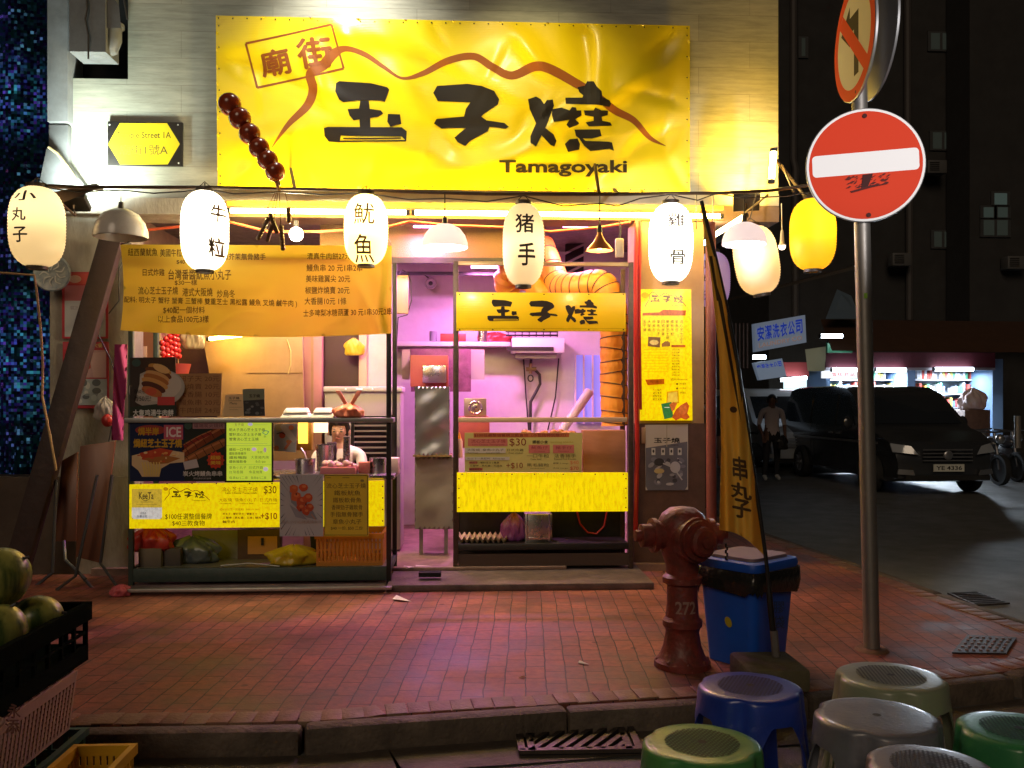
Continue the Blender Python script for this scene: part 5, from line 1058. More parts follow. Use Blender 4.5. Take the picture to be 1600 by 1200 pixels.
t = thing('metal_flue', 'dented galvanised metal flue standing in the doorway', 'flue', (XX(676, 8.4), 8.45, .06))
def fl(x0, x1, y0, y1, Y, dep, amp, sd):
    rd = random.Random(sd); ph = [rd.uniform(0, 6) for _ in range(4)]
    return lambda u, v: Vector((XX(x0 + (x1 - x0) * u, Y), Y - amp * (math.sin(u * 3 + v * 9 + ph[0]) + .6 * math.sin(v * 16 - u * 4 + ph[1])) * math.sin(math.pi * u), ZZ(y1 + (y0 - y1) * v, Y)))
MB().sheet(24, 30, fl(648, 702, 604, 711, 8.2, .3, .012, 3), (0, .3, 0)).build('flue_upper', mat('galvanised', (.46, .47, .48), .3, .9, col2=(.38, .38, .4), nscale=5), t, angle=60)
MB().sheet(24, 24, fl(648, 708, 714, 826, 8.25, .3, .006, 5), (0, .3, 0)).build('flue_lower', mat('grey_enamel', (.30, .26, .25), .4, .3, col2=(.2, .17, .16), nscale=4), t, angle=60)
MB().pbox(645, 711, 706, 714, 8.19, .33).build('flue_collar', mat('brass_rail', (.32, .22, .10), .45, .5), t); MB().box((XX(655, 8.4), 8.4, .059), (XX(661, 8.4), 8.44, ZZ(826, 8.4))).box((XX(694, 8.4), 8.4, .059), (XX(700, 8.4), 8.44, ZZ(826, 8.4))).build('flue_legs', M_zinc, t)
t = thing('cash_tin', 'square tin with an embossed ring on a shelf behind the doorway stall', 'tin', W(742, 650, 9.0)); MB().pbox(725, 622, 760, 651, 9.0, .2).build('tin_box', mat('tin_olive', (.50, .45, .32), .3, .7), t, .008); MB().lathe([(.05, 0), (.062, .008), (.074, 0), (.074, -.004), (.05, -.004)], W(743, 637, 8.998), Rx, 22).lathe([(.001, .004), (.03, .003), (.036, 0), (.036, -.003), (.001, -.003)], W(743, 637, 8.998), Rx, 18).build('tin_ring', M_steel, t)
tag(MB().pbox(712, 651.5, 765, 700, 8.95, .5).build('red_bench', mat('rust_red', (.42, .10, .06), .55), None, .006), 'rust red bench box under the square tin', 'box')
tag(MB().pbox(618, 430, 638, 490, 8.6, .05).build('switch_box', mat('tan_paint', (.40, .26, .14), .5), None, .008), 'slim tan switch box hanging at the left of the doorway', 'switch box')
tag(MB().tube([W(x, y, 8.62) for x, y in ((624,428),(629,422),(637,426),(642,440),(643,470),(636,492),(622,496),(620,530),(619,560))], .006, 6).build('switch_cable', M_wire, None), 'loose cable hanging from the slim tan switch box', 'cable')
t = thing('blue_window', 'window with blue lit panes at the right of the kitchen', 'window', W(925, 600, 10.3)); MB().pbox(898, 555, 942, 660, 10.33, .04).build('pane', mat('blue_glass', (.25, .28, .75), .3, emit=.35, ecol=(.25, .25, 1)), t)
mb = MB()
for x in (898, 911, 925, 940): mb.pbox(x, 553, x + 2.5, 662, 10.30, .028)
mb.build('frame', mat('pale_plastic', (.62, .5, .58), .4), t)
t = thing('wire_shelf', 'dark louvred grille high on the right of the kitchen', 'grille', W(897, 400, 9.9)); mb = MB()
for i in range(5): mb.hexa([W(883, 378 + i * 16, 9.9), W(912, 364 + i * 16, 9.9), W(912, 364 + i * 16, 10.0), W(883, 378 + i * 16, 10.0)], [W(883, 366 + i * 16, 9.95), W(912, 352 + i * 16, 9.95), W(912, 352 + i * 16, 10.05), W(883, 366 + i * 16, 10.05)])
mb.build('grille_slats', M_black, t)
tag(MB().tube([W(995, 345, 7.85), W(993, 450, 7.85), W(994, 600, 7.85), W(996, 700, 7.85), W(993, 830, 7.85)], .02, 8).tube([W(1000, 345, 7.87), W(999, 500, 7.87), W(1001, 640, 7.87)], .014, 8).build('red_pipe', mat('red_hose', (.5, .03, .02), .4), None), 'red pipe running down the wall beside the tall yellow menu', 'pipe')
t = thing('inline_switch', 'grey inline plug hanging beside the copper lamp', 'plug', W(968, 390, 7.7)); MB().pbox(962, 372, 975, 402, 7.7, .05).build('plug_body', mat('plug_grey', (.35, .28, .22), .5), t, .012); MB().tube([W(968, 345, 7.72), W(970, 360, 7.72), W(968, 372, 7.72)], .008, 6).build('plug_cable', M_wire, t)
# purple lamps inside the kitchen
PUR = (1, .30, .95)
def grow(px, py, Y, ln, lab, pw, e=14):
    c = W(px, py, Y); t = thing('purple_lamp', lab, 'lamp', c, 'purple tube lamps under the kitchen ceiling')
    MB().tube([c + Vector((-ln / 2, 0, 0)), c + Vector((ln / 2, 0, 0))], .022, 10).build('tube', mat('purple_glow', (1, 1, 1), .4, emit=e, ecol=PUR), t)
    MB().box(c + Vector((-ln / 2 - .03, -.03, .024)), c + Vector((ln / 2 + .03, .03, .05))).build('lamp_holder', M_black, t)
    l = light('purple_light', 'AREA', (0, 0, 0), pw, PUR, ln, None, size_y=.1); l.parent = t; l.location = (0, 0, -.03)
grow(665, 352, 8.25, .22, 'purple tube lamp behind the white enamel shade', 26)
grow(757, 416, 9.4, .28, 'purple tube lamp near the back of the kitchen ceiling', 54)
grow(900, 352, 8.6, .25, 'purple tube lamp at the right of the kitchen ceiling', 18)
grow(560, 352, 8.7, .3, 'purple tube lamp above the inner doorway', 20)
t = thing('spot_bulb', 'warm bare bulb glowing under the ceiling above the beaded strings', 'bulb', W(463, 366, 7.55)); MB().ball(W(463, 366, 7.55), .06, 12, 8).build('bulb', bulb_mat(16, (1, .84, .6)), t); MB().tube([W(463, 345, 7.55), W(463, 358, 7.55)], .02, 8).build('bulb_holder', M_wire, t)
l = light('bulb_light', 'POINT', (0, 0, 0), 100, (1, .84, .48), .07); l.parent = t; l.location = (0, -.09, -.05)

# ================================================================== RIGHT PIER: TALL MENU, SMALL POSTER, RED POST
def tall(p):
    K = (.14,.07,.0); Rr = (.40,.08,.0)
    mountain(p,1008,456,1072,479,1.2,(.35,.15,0)); p.brush((1016,461,1068,474),K); p.txt('Tamagoyaki',(1046,475.5,1069,478.5),K); p.ell(1008,461,6,4.5,(.62,.36,0),14)
    p.poly([(1004,489),(1030,488),(1036,484),(1072,485),(1071,493),(1034,493),(1004,493)],Rr)
    for i, (s_, n) in enumerate((('玉子燒',3),('大阪燒',3),('炒烏冬',3),('章魚丸子',4),('日式炸雞',4),('雙重芝士明太',6),('鐵板牛粒',4),('魷魚仔',3),('流心芝士玉子',6))):
        x = 1005+i*7.2
        for j, ch in enumerate(s_): p.txt(ch,(x,500+j*6.4,x+4.5,505+j*6.4),K,.005)
    p.poly([(1013,526),(1032,527),(1031,543),(1012,541)],(.16,.07,.02)); p.ell(1022,535,7,4,(.6,.42,.12)); p.poly([(1034,537),(1040,533),(1047,535),(1047,541),(1034,542)],(.25,.11,.02))
    p.rect(1049,539,1071,542.5,Rr)
    for i in range(9): p.rect(1006,546+i*4.3,1044,546.5+i*4.3,(.55,.38,0))
    for i in range(10): p.txt(line(4),(1050,545+i*4.4,1062,548+i*4.4),K)
    p.poly([(1008,593),(1038,592),(1038,600),(1012,602)],Rr); p.txt('特別推介',(1016,594,1034,599),(.2,.03,0),.02)
    for i in range(4): p.txt(line(4),(1020,607+i*5,1034,611+i*5),K)
    p.txt('@followus',(1048,591,1074,595),K); 
    for i in range(3): p.ell(1058,600+i*7,1.6,1.6,K,10); p.txt('地址電話',(1062,598+i*7,1072,601+i*7),K)
    p.poly([(1042,612),(1060,610),(1061,630),(1041,632)],(.60,.30,.0)); p.poly([(1044,614),(1058,612),(1059,628),(1043,630)],(.75,.5,.05))
    p.poly([(1033,631),(1049,628),(1052,652),(1038,655)],(.03,.16,.04)); p.rect(1038,636,1046,637.2,(.6,.6,.5))
    p.poly([(1050,652),(1056,640),(1064,633),(1073,628),(1077,634),(1074,646),(1078,652),(1072,656),(1064,653),(1056,657)],(.45,.08,.01)); p.ell(1067,640,7,8,(.52,.12,.02)); p.poly([(1046,632),(1052,628),(1058,630),(1054,640),(1050,643)],(.5,.12,.02))
poster('tall_menu', 'tall backlit yellow menu board on the right pier', ((1000,452),(1080,452),(1082,657),(1001,657)), YW - .035, YC, tall, 'menu board', m=PL2, th=.03)
def staff(p):
    p.poly([(1009,700),(1074,690),(1074,760),(1070,766),(1012,766),(1009,760)],(.12,.12,.16)); p.txt('玉子燒',(1022,684,1062,692),INK,.03).txt('Tamagoyaki',(1048,694,1060,697),INK)
    for x in (1018,1033,1046,1059): p.rect(x,700,x+6,711,(.5,.5,.5)); p.ell(x+3,705,1.6,2.6,(.05,.05,.05),10)
    for k in range(26): p.ell(rr_.uniform(1014,1070),rr_.uniform(714,757),rr_.uniform(2,7),rr_.uniform(1.5,4),rr_.choice([(.05,.05,.07),(.3,.3,.36),(.42,.42,.48),(.18,.18,.24)]),9,rr_.uniform(-1,1))
    p.ell(1030,722,8,6,(.03,.03,.04)); p.ell(1055,730,8,9,(.45,.45,.52)); p.ell(1030,736,8,4,(.5,.42,.2)); p.stroke([(1036,724,2),(1052,732,2),(1066,750,2)],(.45,.45,.5),3); p.rect(1041.2,664,1042.6,698,(.35,.32,.25))
poster('shop_notice', 'small grey photo poster taped on the brown base of the right pier', ((1008,664),(1075,663),(1075,765),(1009,766)), YW - .022, (.50,.46,.42), staff)
tag(MB().pbox(1003, 668, 1009, 693, YW - .035, .02).build('small_box', mat('tan_paint', (.40, .26, .14), .5), None, .003), 'small tan fitting beside the grey photo poster', 'fitting')
t = thing('red_post', 'slim chipped red steel post behind the feather flag', 'post', (XX(1112, 7.3), 7.3, 0)); M_rp = mat('chipped_red', (.17, .035, .025), .5, col2=(.25, .10, .07), nscale=18, namt=.35)
MB().tube([(XX(1112, 7.3), 7.3, 0), (XX(1110, 7.3), 7.3, ZZ(345, 7.3))], .042, 16).build('post_shaft', M_rp, t); MB().lathe([(.001, .02), (.09, .02), (.09, 0), (.001, 0)], (XX(1112, 7.3), 7.3, .001), None, 16).build('base_plate', M_rp, t)

# ================================================================== LEFT PIER THINGS
t = thing('leaning_beam', 'dark brown timber beam leaning against the left pier', 'beam', G(18, 900, 0) + Vector((0, .1, 0)))
a, b = W(172, 372, 7.72), W(14, 893, 7.35); d = (a - b).normalized(); n = Vector((d.z, 0, -d.x)) * .092; e = Vector((0, .1, 0)); b.z = .0; b = Vector((b.x, b.y, 0.002))
MB().hexa([b - n, b + n, b + n + e, b - n + e], [a - n, a + n, a + n + e, a - n + e]).build('beam_shaft', mat('old_timber', (.042, .02, .016), .6, col2=(.025, .014, .012), nscale=8, bump=.4, bscale=20), t, .008)
def redposter1(p):
    p.rect(99,427,166,444,(.5,.07,.06)); p.ell(117,436,10,6,(.6,.35,.28)); p.rect(101,470,165,526,(.42,.42,.46)); p.rect(101,446,165,470,(.42,.13,.16)); p.txt('凡購滿二百元',(109,478,122,484),(.2,.15,.2)); p.txt('九折優惠券',(140,478,154,504) if 0 else (138,480,154,485),(.1,.1,.1)); p.rect(120,500,140,516,(.30,.28,.33)); p.rect(146,490,155,500,(.12,.12,.12))
poster('wall_poster', 'upper red framed poster with a pale sheet on the left pier', (97,425,169,529), YW - .012, (.42,.03,.05), redposter1)
def redposter2(p):
    p.rect(98,536,170,545,(.42,.05,.08)); p.txt('優惠大餐',(130,536,160,543),(.65,.5,.2),.03); p.rect(106,547,166,590,(.5,.30,.33)); p.poly([(112,553),(140,550),(142,575),(120,588),(110,580)],(.35,.05,.05)); p.poly([(140,552),(165,549),(166,590),(146,590)],(.6,.38,.4)); p.rect(102,592,167,633,(.38,.42,.48))
    for k in range(22): p.ell(rr_.uniform(106,163),rr_.uniform(597,630),rr_.uniform(3,8),rr_.uniform(2,6),rr_.choice([(.5,.55,.6),(.25,.28,.33),(.6,.6,.62),(.12,.13,.16)]),10)
poster('wall_poster', 'lower red framed poster with a bluish food photo on the left pier', (98,534,170,638), YW - .012, (.42,.03,.05), redposter2)
t = thing('wall_plate', 'round blue patterned plate hung on the wall behind the leftmost lantern', 'plate', W(82, 427, 7.75)); c = W(82, 427, 7.75); MB().lathe([(.001, .008), (.12, .012), (.145, .02), (.155, .016), (.155, 0), (.001, 0)], c, Rx, 32).build('plate_rim', mat('plate_blue', (.14, .19, .24), .35, col2=(.5, .52, .5), nscale=16, namt=.8), t)
p = Print()
for k in range(9): a = k * .7; p.stroke([(82+6*math.cos(a),427+6*math.sin(a),1.5),(82+14*math.cos(a+.5),427+14*math.sin(a+.5),2),(82+21*math.cos(a+.2),427+21*math.sin(a+.2),1.2)],(.6,.6,.56),3)
p.build('plate_pattern', PR, t, plane_y(7.728))
t = tag(MB().sheet(6, 24, lambda u, v: W(174 + 20 * u * (1 if v > .45 else .9) + 5 * (v), 688 - 150 * v, 7.45 + .03 * math.sin(u * 6 + v * 9)), (0, .006, 0)).build('magenta_cloth', mat('magenta_cloth', (.34, .03, .14), .7), None, angle=80), 'narrow magenta cloth hanging at the left edge of the counter stall', 'cloth')
bag('plastic_bag', 'grey plastic bag with a red blob hooked on the left pier', tuple(W(164, 655, 7.7)), (.08, .05, .19), mat('bag_grey', (.34, .30, .28), .4, alpha=.8), False, 61)
tag(MB().ball(W(168, 657, 7.6), (.05, .04, .055), 12, 8).build('red_fruit', mat('red_plastic', (.42, .03, .025), .35), None), 'red bundle inside the grey plastic bag on the left pier', 'bundle')
tag(MB().tube([W(x, y, 7.8) for x, y in ((168,440),(150,490),(152,520),(172,560),(183,592),(180,640),(170,690))], .006, 6).tube([W(x, y, 7.8) for x, y in ((205,380),(186,420),(186,470),(170,490))], .006, 6).build('wall_cable', M_wire, None), 'black cable trailing down the left pier', 'cable')
tag(MB().tube([W(x, y, 6.9) for x, y in ((-60,424),(0,426),(54,430),(58,460),(64,520),(67,570),(66,620),(78,680),(88,735))], .009, 6).build('tan_cable', mat('tan_cable', (.42, .27, .14), .5), None), 'tan cord hanging from the leftmost lantern down past the curtain', 'cord')
M_ply = mat('table_brown', (.16, .055, .025), .4, col2=(.10, .035, .018), nscale=5, stretch=(3, 3, .5)); M_leg = mat('table_leg', (.12, .12, .13), .4, .7)
def folded(q, Y, legs, lab):
    pts = [W(x, y, Y + (.12 if i < 2 else 0)) for i, (x, y) in enumerate(q)]; t = thing('folded_table', lab, 'folding table', G(q[2][0], 905), 'folded tables leaning on the left pier')
    MB().prism(pts, (.0, .025, 0)).build('table_top', M_ply, t, .004)
    mb = MB()
    for l in legs: mb.tube([W(x, y, Y - .03 - .1 * k) for k, (x, y) in enumerate(l)], .013, 8)
    mb.build('table_legs', M_leg, t)
folded(((96,720),(121,706),(119,846),(85,846)), 7.55, (((88,750),(82,895)),((82,895),(48,922)),((100,845),(102,875),(134,905))), 'narrower brown folded table at the far left of the leaning pair')
folded(((125,697),(180,689),(156,880),(118,870)), 7.45, (((175,742),(157,880),(182,915)),((152,742),(118,900),(88,922)),((128,900),(145,920))), 'wider brown folded table leaning beside the counter stall')
bag('plastic_bag', 'small crumpled pink bag on the ground at the left foot of the stall', (XX(193, 7.05), 7.0, .0), (.07, .06, .09), mat('bag_pink', (.55, .10, .12), .5, col2=(.35, .05, .07), nscale=20), False, 71)
# litter
for x, y, s_, lab in ((627,938,.07,'white crumpled paper scrap on the bricks before the doorway'), (911,1037,.028,'tiny white paper scrap on the bricks right of the doorway')):
    c = G(x, y, .003); mb = MB(); mb.prism([c + Vector(v) * s_ for v in ((-1, .5, 0), (-.6, 1.0, .35), (1.1, -.7, 0), (-.2, -.6, .2))], (0, 0, .002)); tag(mb.build('paper_scrap', mat('scrap_paper', (.75, .7, .66), .7), None), lab, 'litter')
for x, y, lab in ((816,1059,'small dry leaf on the bricks near the middle'),): 
    c = G(x, y, .003); tag(MB().prism([c + Vector(v) * .02 for v in ((-1, 0, 0), (0, .5, .3), (1, .8, 0), (.2, -.5, .2))], (0, 0, .002)).build('dry_leaf', mat('leaf_tan', (.5, .28, .12), .7), None), lab, 'leaf')
t = thing('door_litter', 'pale torn packaging lying on the threshold', 'litter', G(640, 890, .056)); mb = MB()
for q in (((-.09, -.03, 0), (.03, -.05, .03), (.06, .05, .01), (-.05, .06, .02)), ((.05, .0, .0), (.28, .0, .01), (.28, .02, .015), (.05, .03, .03))): mb.prism([G(640, 890, .06) + Vector(v) for v in q], (0, 0, .003))
mb.build('torn_paper', mat('scrap_pink', (.75, .6, .6), .7), t)
tag(MB().pbox(654, 895, 689, 902, 7.2, .1).build('drain_slot', M_hole, None), 'dark slot in the worn threshold step', 'drain')
# ================================================================== SIGN POST
M_galv = mat('galvanised_pole', (.30, .28, .26), .45, .7, col2=(.2, .19, .18), nscale=10)
base = G(1362, 1016); top = W(1338, -60, 5.38)
t = thing('sign_post', 'grey galvanised steel sign pole rising from the corner paving', 'pole', base)
MB().tube([base, top], .047, 20).build('pole_shaft', M_galv, t); MB().lathe([(.001, .018), (.085, .014), (.10, 0), (.001, 0)], base + Vector((0, 0, .001)), None, 18).build('pole_foot', mat('rust_foot', (.18, .09, .05), .8, col2=(.08, .05, .04), nscale=20), t)
def polepos(py):
    k = (ZZ(py, 5.38) - base.z) / (top.z - base.z); return base.lerp(top, k)
MB().box(polepos(462) + Vector((-.02, -.049, -.016)), polepos(462) + Vector((.0, -.046, .016))).build('pole_sticker', mat('green_sticker', (.25, .5, .05), .6), t)
def rdisc(c, r, Q, name, lab, draw, back=(.25, .25, .26)):
    t = thing(name, lab, 'road sign', c); M4 = Q
    MB().lathe([(.001, .0), (r - .006, .0), (r, .004), (r, .016), (r - .004, .018), (.001, .018)], c, M4, 48).build('plate', mat('sign_back', back, .45, .6), t)
    p = Print(); draw(p); p.build('face', mat('sign_face', attr=True, rough=.6, spec=.15), t, lambda x, y, e: c + M4 @ Vector((x * r, -y * r, -e)) , 0)
    return t
def face_to(yaw, roll=0.):                          # local +Z points into the sign, -Z towards the viewer; x right, y up
    Z = Vector((math.sin(yaw), math.cos(yaw), 0)); X = Vector((math.cos(yaw), -math.sin(yaw), 0)); Y = Vector((0, 0, 1))
    X2 = X * math.cos(roll) + Y * math.sin(roll); Y2 = -X * math.sin(roll) + Y * math.cos(roll)
    return Matrix((X2, Y2, Z)).transposed()
def rrect(x0, y0, x1, y1, r, n=6):
    P = []
    for cx, cy, a in ((x1 - r, y0 + r, -90), (x1 - r, y1 - r, 0), (x0 + r, y1 - r, 90), (x0 + r, y0 + r, 180)):
        for k in range(n + 1): q = R(a + 90 * k / n); P.append((cx + r * math.cos(q), cy + r * math.sin(q)))
    return P
def noentry(p):
    p.ell(0, 0, .985, .985, (.88, .88, .9), 64); p.ell(0, 0, .945, .945, (.66, .045, .012), 64); p.poly(rrect(-.885, -.23, .885, .15, .07), (.9, .9, .93))
    rd = random.Random(4)
    for k in range(46):
        x = rd.uniform(-.33, .37); y = rd.uniform(.17, .38); a = rd.uniform(.02, .07); p.poly([(x - a, y + .02), (x + a * .3, y - a * .35), (x + a, y - .01), (x + a * .2, y + a * .4)], (.10, .012, .01))
    p.poly([(-.05,.17),(.12,.16),(.02,.40),(-.08,.38)], (.05,.008,.008)); p.poly([(-.27,.44),(.1,.36),(.38,.36),(.1,.40),(-.25,.47)], (.08,.01,.01))
    for y in (-.86, .88): p.ell(.02, y, .04, .04, (.06, .01, .01), 14)
YSG = 5.27
rdisc(W(1352, 258, YSG), 91 * YSG / FPX, face_to(R(14), R(2.2)), 'no_entry_sign', 'round red no entry sign with a white bar and scraped sticker', noentry)
def noleft(p):
    p.ell(0, 0, .985, .985, (.62, .07, .03), 64); p.ell(0, 0, .80, .80, (.62, .60, .54), 64)
    p.poly([(.02,.62),(.24,.62),(.24,-.42),(-.18,-.42),(-.18,-.62),(-.62,-.28),(-.18,.06),(-.18,-.16),(.02,-.16)], (.04,.035,.03))
    a = .10; p.poly([(-.62 - a * .7, -.5 + a * .7), (-.62 + a, -.5 - a), (.58 + a * .7, .56 - a * .7), (.58 - a, .56 + a)], (.62,.07,.03)); p.ell(.1, .9, .03, .03, (.1,.02,.02))
pc = polepos(58)
c1 = W(1334, 62, 5.3); rdisc(c1, 96 * 5.3 / FPX, face_to(R(95), R(0)), 'no_left_turn_sign', 'round no left turn sign turned towards the left above the no entry sign', noleft)
c2 = W(1366, 52, 5.40); rdisc(c2, 104 * 5.42 / FPX, face_to(R(-86), 0), 'road_sign', 'grey back of a round road sign facing away to the right', lambda p: p.ell(0, 0, .98, .98, (.6, .6, .58), 48))

# ================================================================== FEATHER FLAG
YF = 4.75
M_flag = mat('flag_cloth', (.80, .54, .10), .7, col2=(.66, .42, .07), nscale=4, namt=.6)
_t = M_flag.node_tree; _tr = _t.nodes.new('ShaderNodeBsdfTranslucent'); _tr.inputs[0].default_value = (.85, .58, .10, 1); _mx = _t.nodes.new('ShaderNodeMixShader'); _mx.inputs[0].default_value = .3
_t.links.new(_t.nodes['Principled BSDF'].outputs[0], _mx.inputs[1]); _t.links.new(_tr.outputs[0], _mx.inputs[2]); _t.links.new(_mx.outputs[0], _t.nodes['Material Output'].inputs[0])
t = thing('feather_flag', 'furled amber feather flag with black characters on a curved pole', 'flag', G(1215, 1048))
mast = cr([W(x, y, YF) for x, y in ((1215,1046),(1205,960),(1196,866),(1178,740),(1152,565),(1122,420),(1096,314))], 8)
MB().tube(mast, [.017 if i < 12 else .011 for i in range(len(mast))], 8).build('flag_pole', M_black, t)
MB().tube([W(1215, 1052, YF), W(1209, 985, YF)], .022, 10).build('pole_socket', M_galv, t)
Rt = [(1096,316),(1122,420),(1152,565),(1178,740),(1194,868)]; Lf = [(1094,318),(1112,440),(1124,560),(1127,700),(1124,828)]
def ev(P, v): i = min(int(v * (len(P) - 1)), len(P) - 2); f = v * (len(P) - 1) - i; return tuple(P[i][k] * (1 - f) + P[i + 1][k] * f for k in (0, 1))
def flagpx(u, v):
    a, b = ev(Lf, v), ev(Rt, v); y = a[1] * (1 - u) + b[1] * u - (10 * math.sin(math.pi * u) * (v ** 6)); return (a[0] * (1 - u) + b[0] * u, y)
def fold(x, y): return .05 * math.sin((x - 1094) * .11 + y * .004) + .03 * math.sin(x * .23 - y * .01)
def flag3(x, y, e): return W(x, y, YF + fold(x, y) * min(1, (y - 310) / 120) - e)
MB().sheet(26, 60, lambda u, v: flag3(*flagpx(u, v), 0), (0, .003, 0)).build('cloth', M_flag, t, angle=80)
p = Print(); FK = (.09, .05, .02)
p.txt('串', ((1144,712),(1166,716),(1168,752),(1146,748)), FK, .03).txt('丸', ((1141,752),(1172,758),(1174,782),(1143,776)), FK, .04).txt('子', ((1146,778),(1172,784),(1174,812),(1144,806)), FK, .04)
p.poly([(1118,440),(1128,470),(1150,600),(1158,660),(1146,600),(1122,470)], (.06,.035,.01)); p.poly([(1108,400),(1113,400),(1124,470),(1120,470)], (.06,.035,.01)); p.ell(1146,640,6,5,FK,10,.3)  # dark streaks: shade of the upper folds painted into the print
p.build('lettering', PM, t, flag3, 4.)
a, b = XX(1166, 4.55), XX(1262, 4.55)
t = thing('flag_base', 'mossy concrete block holding the feather flag pole', 'base block', ((a + b) / 2, 4.68, 0))
MB().box((a, 4.5, .001), (b, 4.86, ZZ(1045, 4.6))).build('block', mat('mossy_concrete', (.13, .11, .06), .8, col2=(.05, .05, .02), nscale=7, bump=.6, bscale=30), t, .02)

# ================================================================== FIRE HYDRANT
c = G(1066, 1040); t = thing('fire_hydrant', 'weathered dark red fire hydrant numbered 272 on the pavement', 'hydrant', c); k = c.y / FPX
M_hyd = mat('hydrant_red', (.25, .035, .026), .5, col2=(.085, .03, .022), nscale=16, namt=.9, coat=.08, bump=.7, bscale=30)
chips(M_hyd, (.36, .17, .13), 24, .66); chips(M_hyd, (.05, .03, .025), 11, .64)
def hz(py): return (1040 - py) * k
pf = [(.001, 0), (44*k, 0), (44*k, hz(1031)), (36*k, hz(1024)), (30*k, hz(1008)), (26*k, hz(985)), (28*k, hz(979)), (31*k, hz(976)), (31*k, hz(967)), (26*k, hz(962)), (24*k, hz(935)), (24*k, hz(912)), (31*k, hz(908)), (31*k, hz(899)), (25*k, hz(894)), (26*k, hz(880)), (32*k, hz(864)), (38*k, hz(845)), (40*k, hz(828)), (38*k, hz(812)), (32*k, hz(800)), (20*k, hz(791)), (.001, hz(788))]
MB().lathe(pf, c, None, 40).build('hydrant_body', M_hyd, t, angle=40)
def nozzle(nm, org, d, prof, parent):
    Q = Vector(d).to_track_quat('Z', 'Y').to_matrix(); return MB().lathe(prof, org, Q, 26).build(nm, M_hyd, parent, angle=30)
h = c + Vector((0, 0, hz(833)))
nozzle('outlet', h, (-1, -.15, 0), [(.0, .0), (22*k, 22*k), (22*k, 44*k), (27*k, 44*k), (27*k, 51*k), (18*k, 52*k), (18*k, 68*k), (9*k, 69*k), (9*k, 78*k), (.001, 79*k)], t)
nozzle('outlet', h + Vector((0, 0, -4*k)), (.42, -1, 0), [(.0, .0), (35*k, 18*k), (35*k, 40*k), (31*k, 40*k), (31*k, 47*k), (23*k, 47*k), (23*k, 58*k), (18*k, 61*k), (9*k, 61*k), (9*k, 67*k), (.001, 68*k)], t)
nozzle('outlet', h, (1, .05, 0), [(.0, .0), (20*k, 22*k), (20*k, 42*k), (25*k, 42*k), (25*k, 50*k), (17*k, 50*k), (17*k, 62*k), (8*k, 64*k), (8*k, 72*k), (.001, 73*k)], t)
mb = MB(); 
for i in range(6): mb.tube([h + Vector((69*k + (i % 2) * 2*k, -.01, -14*k - i * 5*k + q)) for q in (0, -6*k)], 1.6*k, 6)
mb.build('chain', M_black, t)
mb = MB(); 
for i in range(8): a = i * .785; mb.ball(c + Vector((39*k * math.cos(a), 39*k * math.sin(a), hz(1029))), .014, 8, 6)
mb.build('flange_bolts', M_hyd, t)
p = Print(); p.txt('272', (1050,934,1082,955), (.32,.19,.16), .02)
def hyd(x, y, e): r = 24.4*k + .002 + e; dx = max(-r*.98, min(r*.98, (x - 1066)*k)); return c + Vector((dx, -math.sqrt(r*r - dx*dx), hz(y)))
p.build('number', PM, t, hyd, 2.)
# ================================================================== BLUE BIN
YBIN = 4.98; k = YBIN / FPX; cx = XX(1180, YBIN); a = R(38); ca, sa = math.cos(a), math.sin(a)
t = thing('litter_bin', 'blue plastic litter bin with a black bag turned over its rim', 'litter bin', (cx, YBIN + .15, 0)); c0 = Vector((cx, YBIN + .15, 0))
def rot(x, y, z): return c0 + Vector((x * ca - y * sa, x * sa + y * ca, z))
def bring(hx, hy, z, r=.05, n=5, jx=0., sd=1):
    rd = random.Random(sd); return [rot(x, y, z + rd.uniform(-jx, jx)) for x, y in rrect(-hx, -hy, hx, hy, r, n)]
def loft(rings, cap=True):
    mb = MB(); n = len(rings[0]); vs = [p for r in rings for p in r]
    fs = [(i * n + j, i * n + (j + 1) % n, (i + 1) * n + (j + 1) % n, (i + 1) * n + j) for i in range(len(rings) - 1) for j in range(n)]; mb.add(vs, fs, 0, True)
    if cap: mb.add(rings[0], [tuple(range(n))[::-1]]); mb.add(rings[-1], [tuple(range(n))])
    return mb
zB = ZZ(893, YBIN); M_blue = mat('bin_blue', (.012, .10, .58), .42, col2=(.008, .06, .36), nscale=4, namt=.6)
loft([bring(.172, .162, .002), bring(.192, .18, zB * .5), bring(.212, .198, zB)]).build('bin_body', M_blue, t, angle=50)
loft([bring(.225, .21, zB - .005, .06), bring(.232, .217, zB + .02, .06), bring(.225, .21, zB + .045, .06), bring(.19, .175, zB + .052, .05)]).build('lid_rim', M_blue, t, angle=50)
loft([bring(.185, .17, zB + .053, .05), bring(.18, .165, zB + .068, .05)]).build('lid', mat('lid_mauve', (.15, .11, .15), .45, col2=(.25, .18, .2), nscale=9), t, angle=50)
loft([bring(.236, .222, zB - .13, .07, 8, .03, 3), bring(.245, .23, zB - .07, .07, 8, .012, 4), bring(.240, .226, zB - .01, .07, 8, .01, 5), bring(.226, .214, zB + .0, .06, 8)], False).build('bin_bag', mat('bag_black', (.015, .015, .014), .25, coat=.3, bump=.9, bscale=22), t, angle=80)
p = Print(); p.ell(1138, 972, 5, 9, (.45,.35,.02), 12, -.4)
fn = rot(0, -1, 0) - c0
def binface(x, y, e): 
    d = ray(x, y); o = Vector((0, 0, CH)); nrm = Vector((fn.x, fn.y, 0)); q = rot(0, -.19 - e, 0); s_ = (q - o).dot(nrm) / d.dot(nrm); return o + d * s_
fl_ = rot(-1, 0, 0) - c0
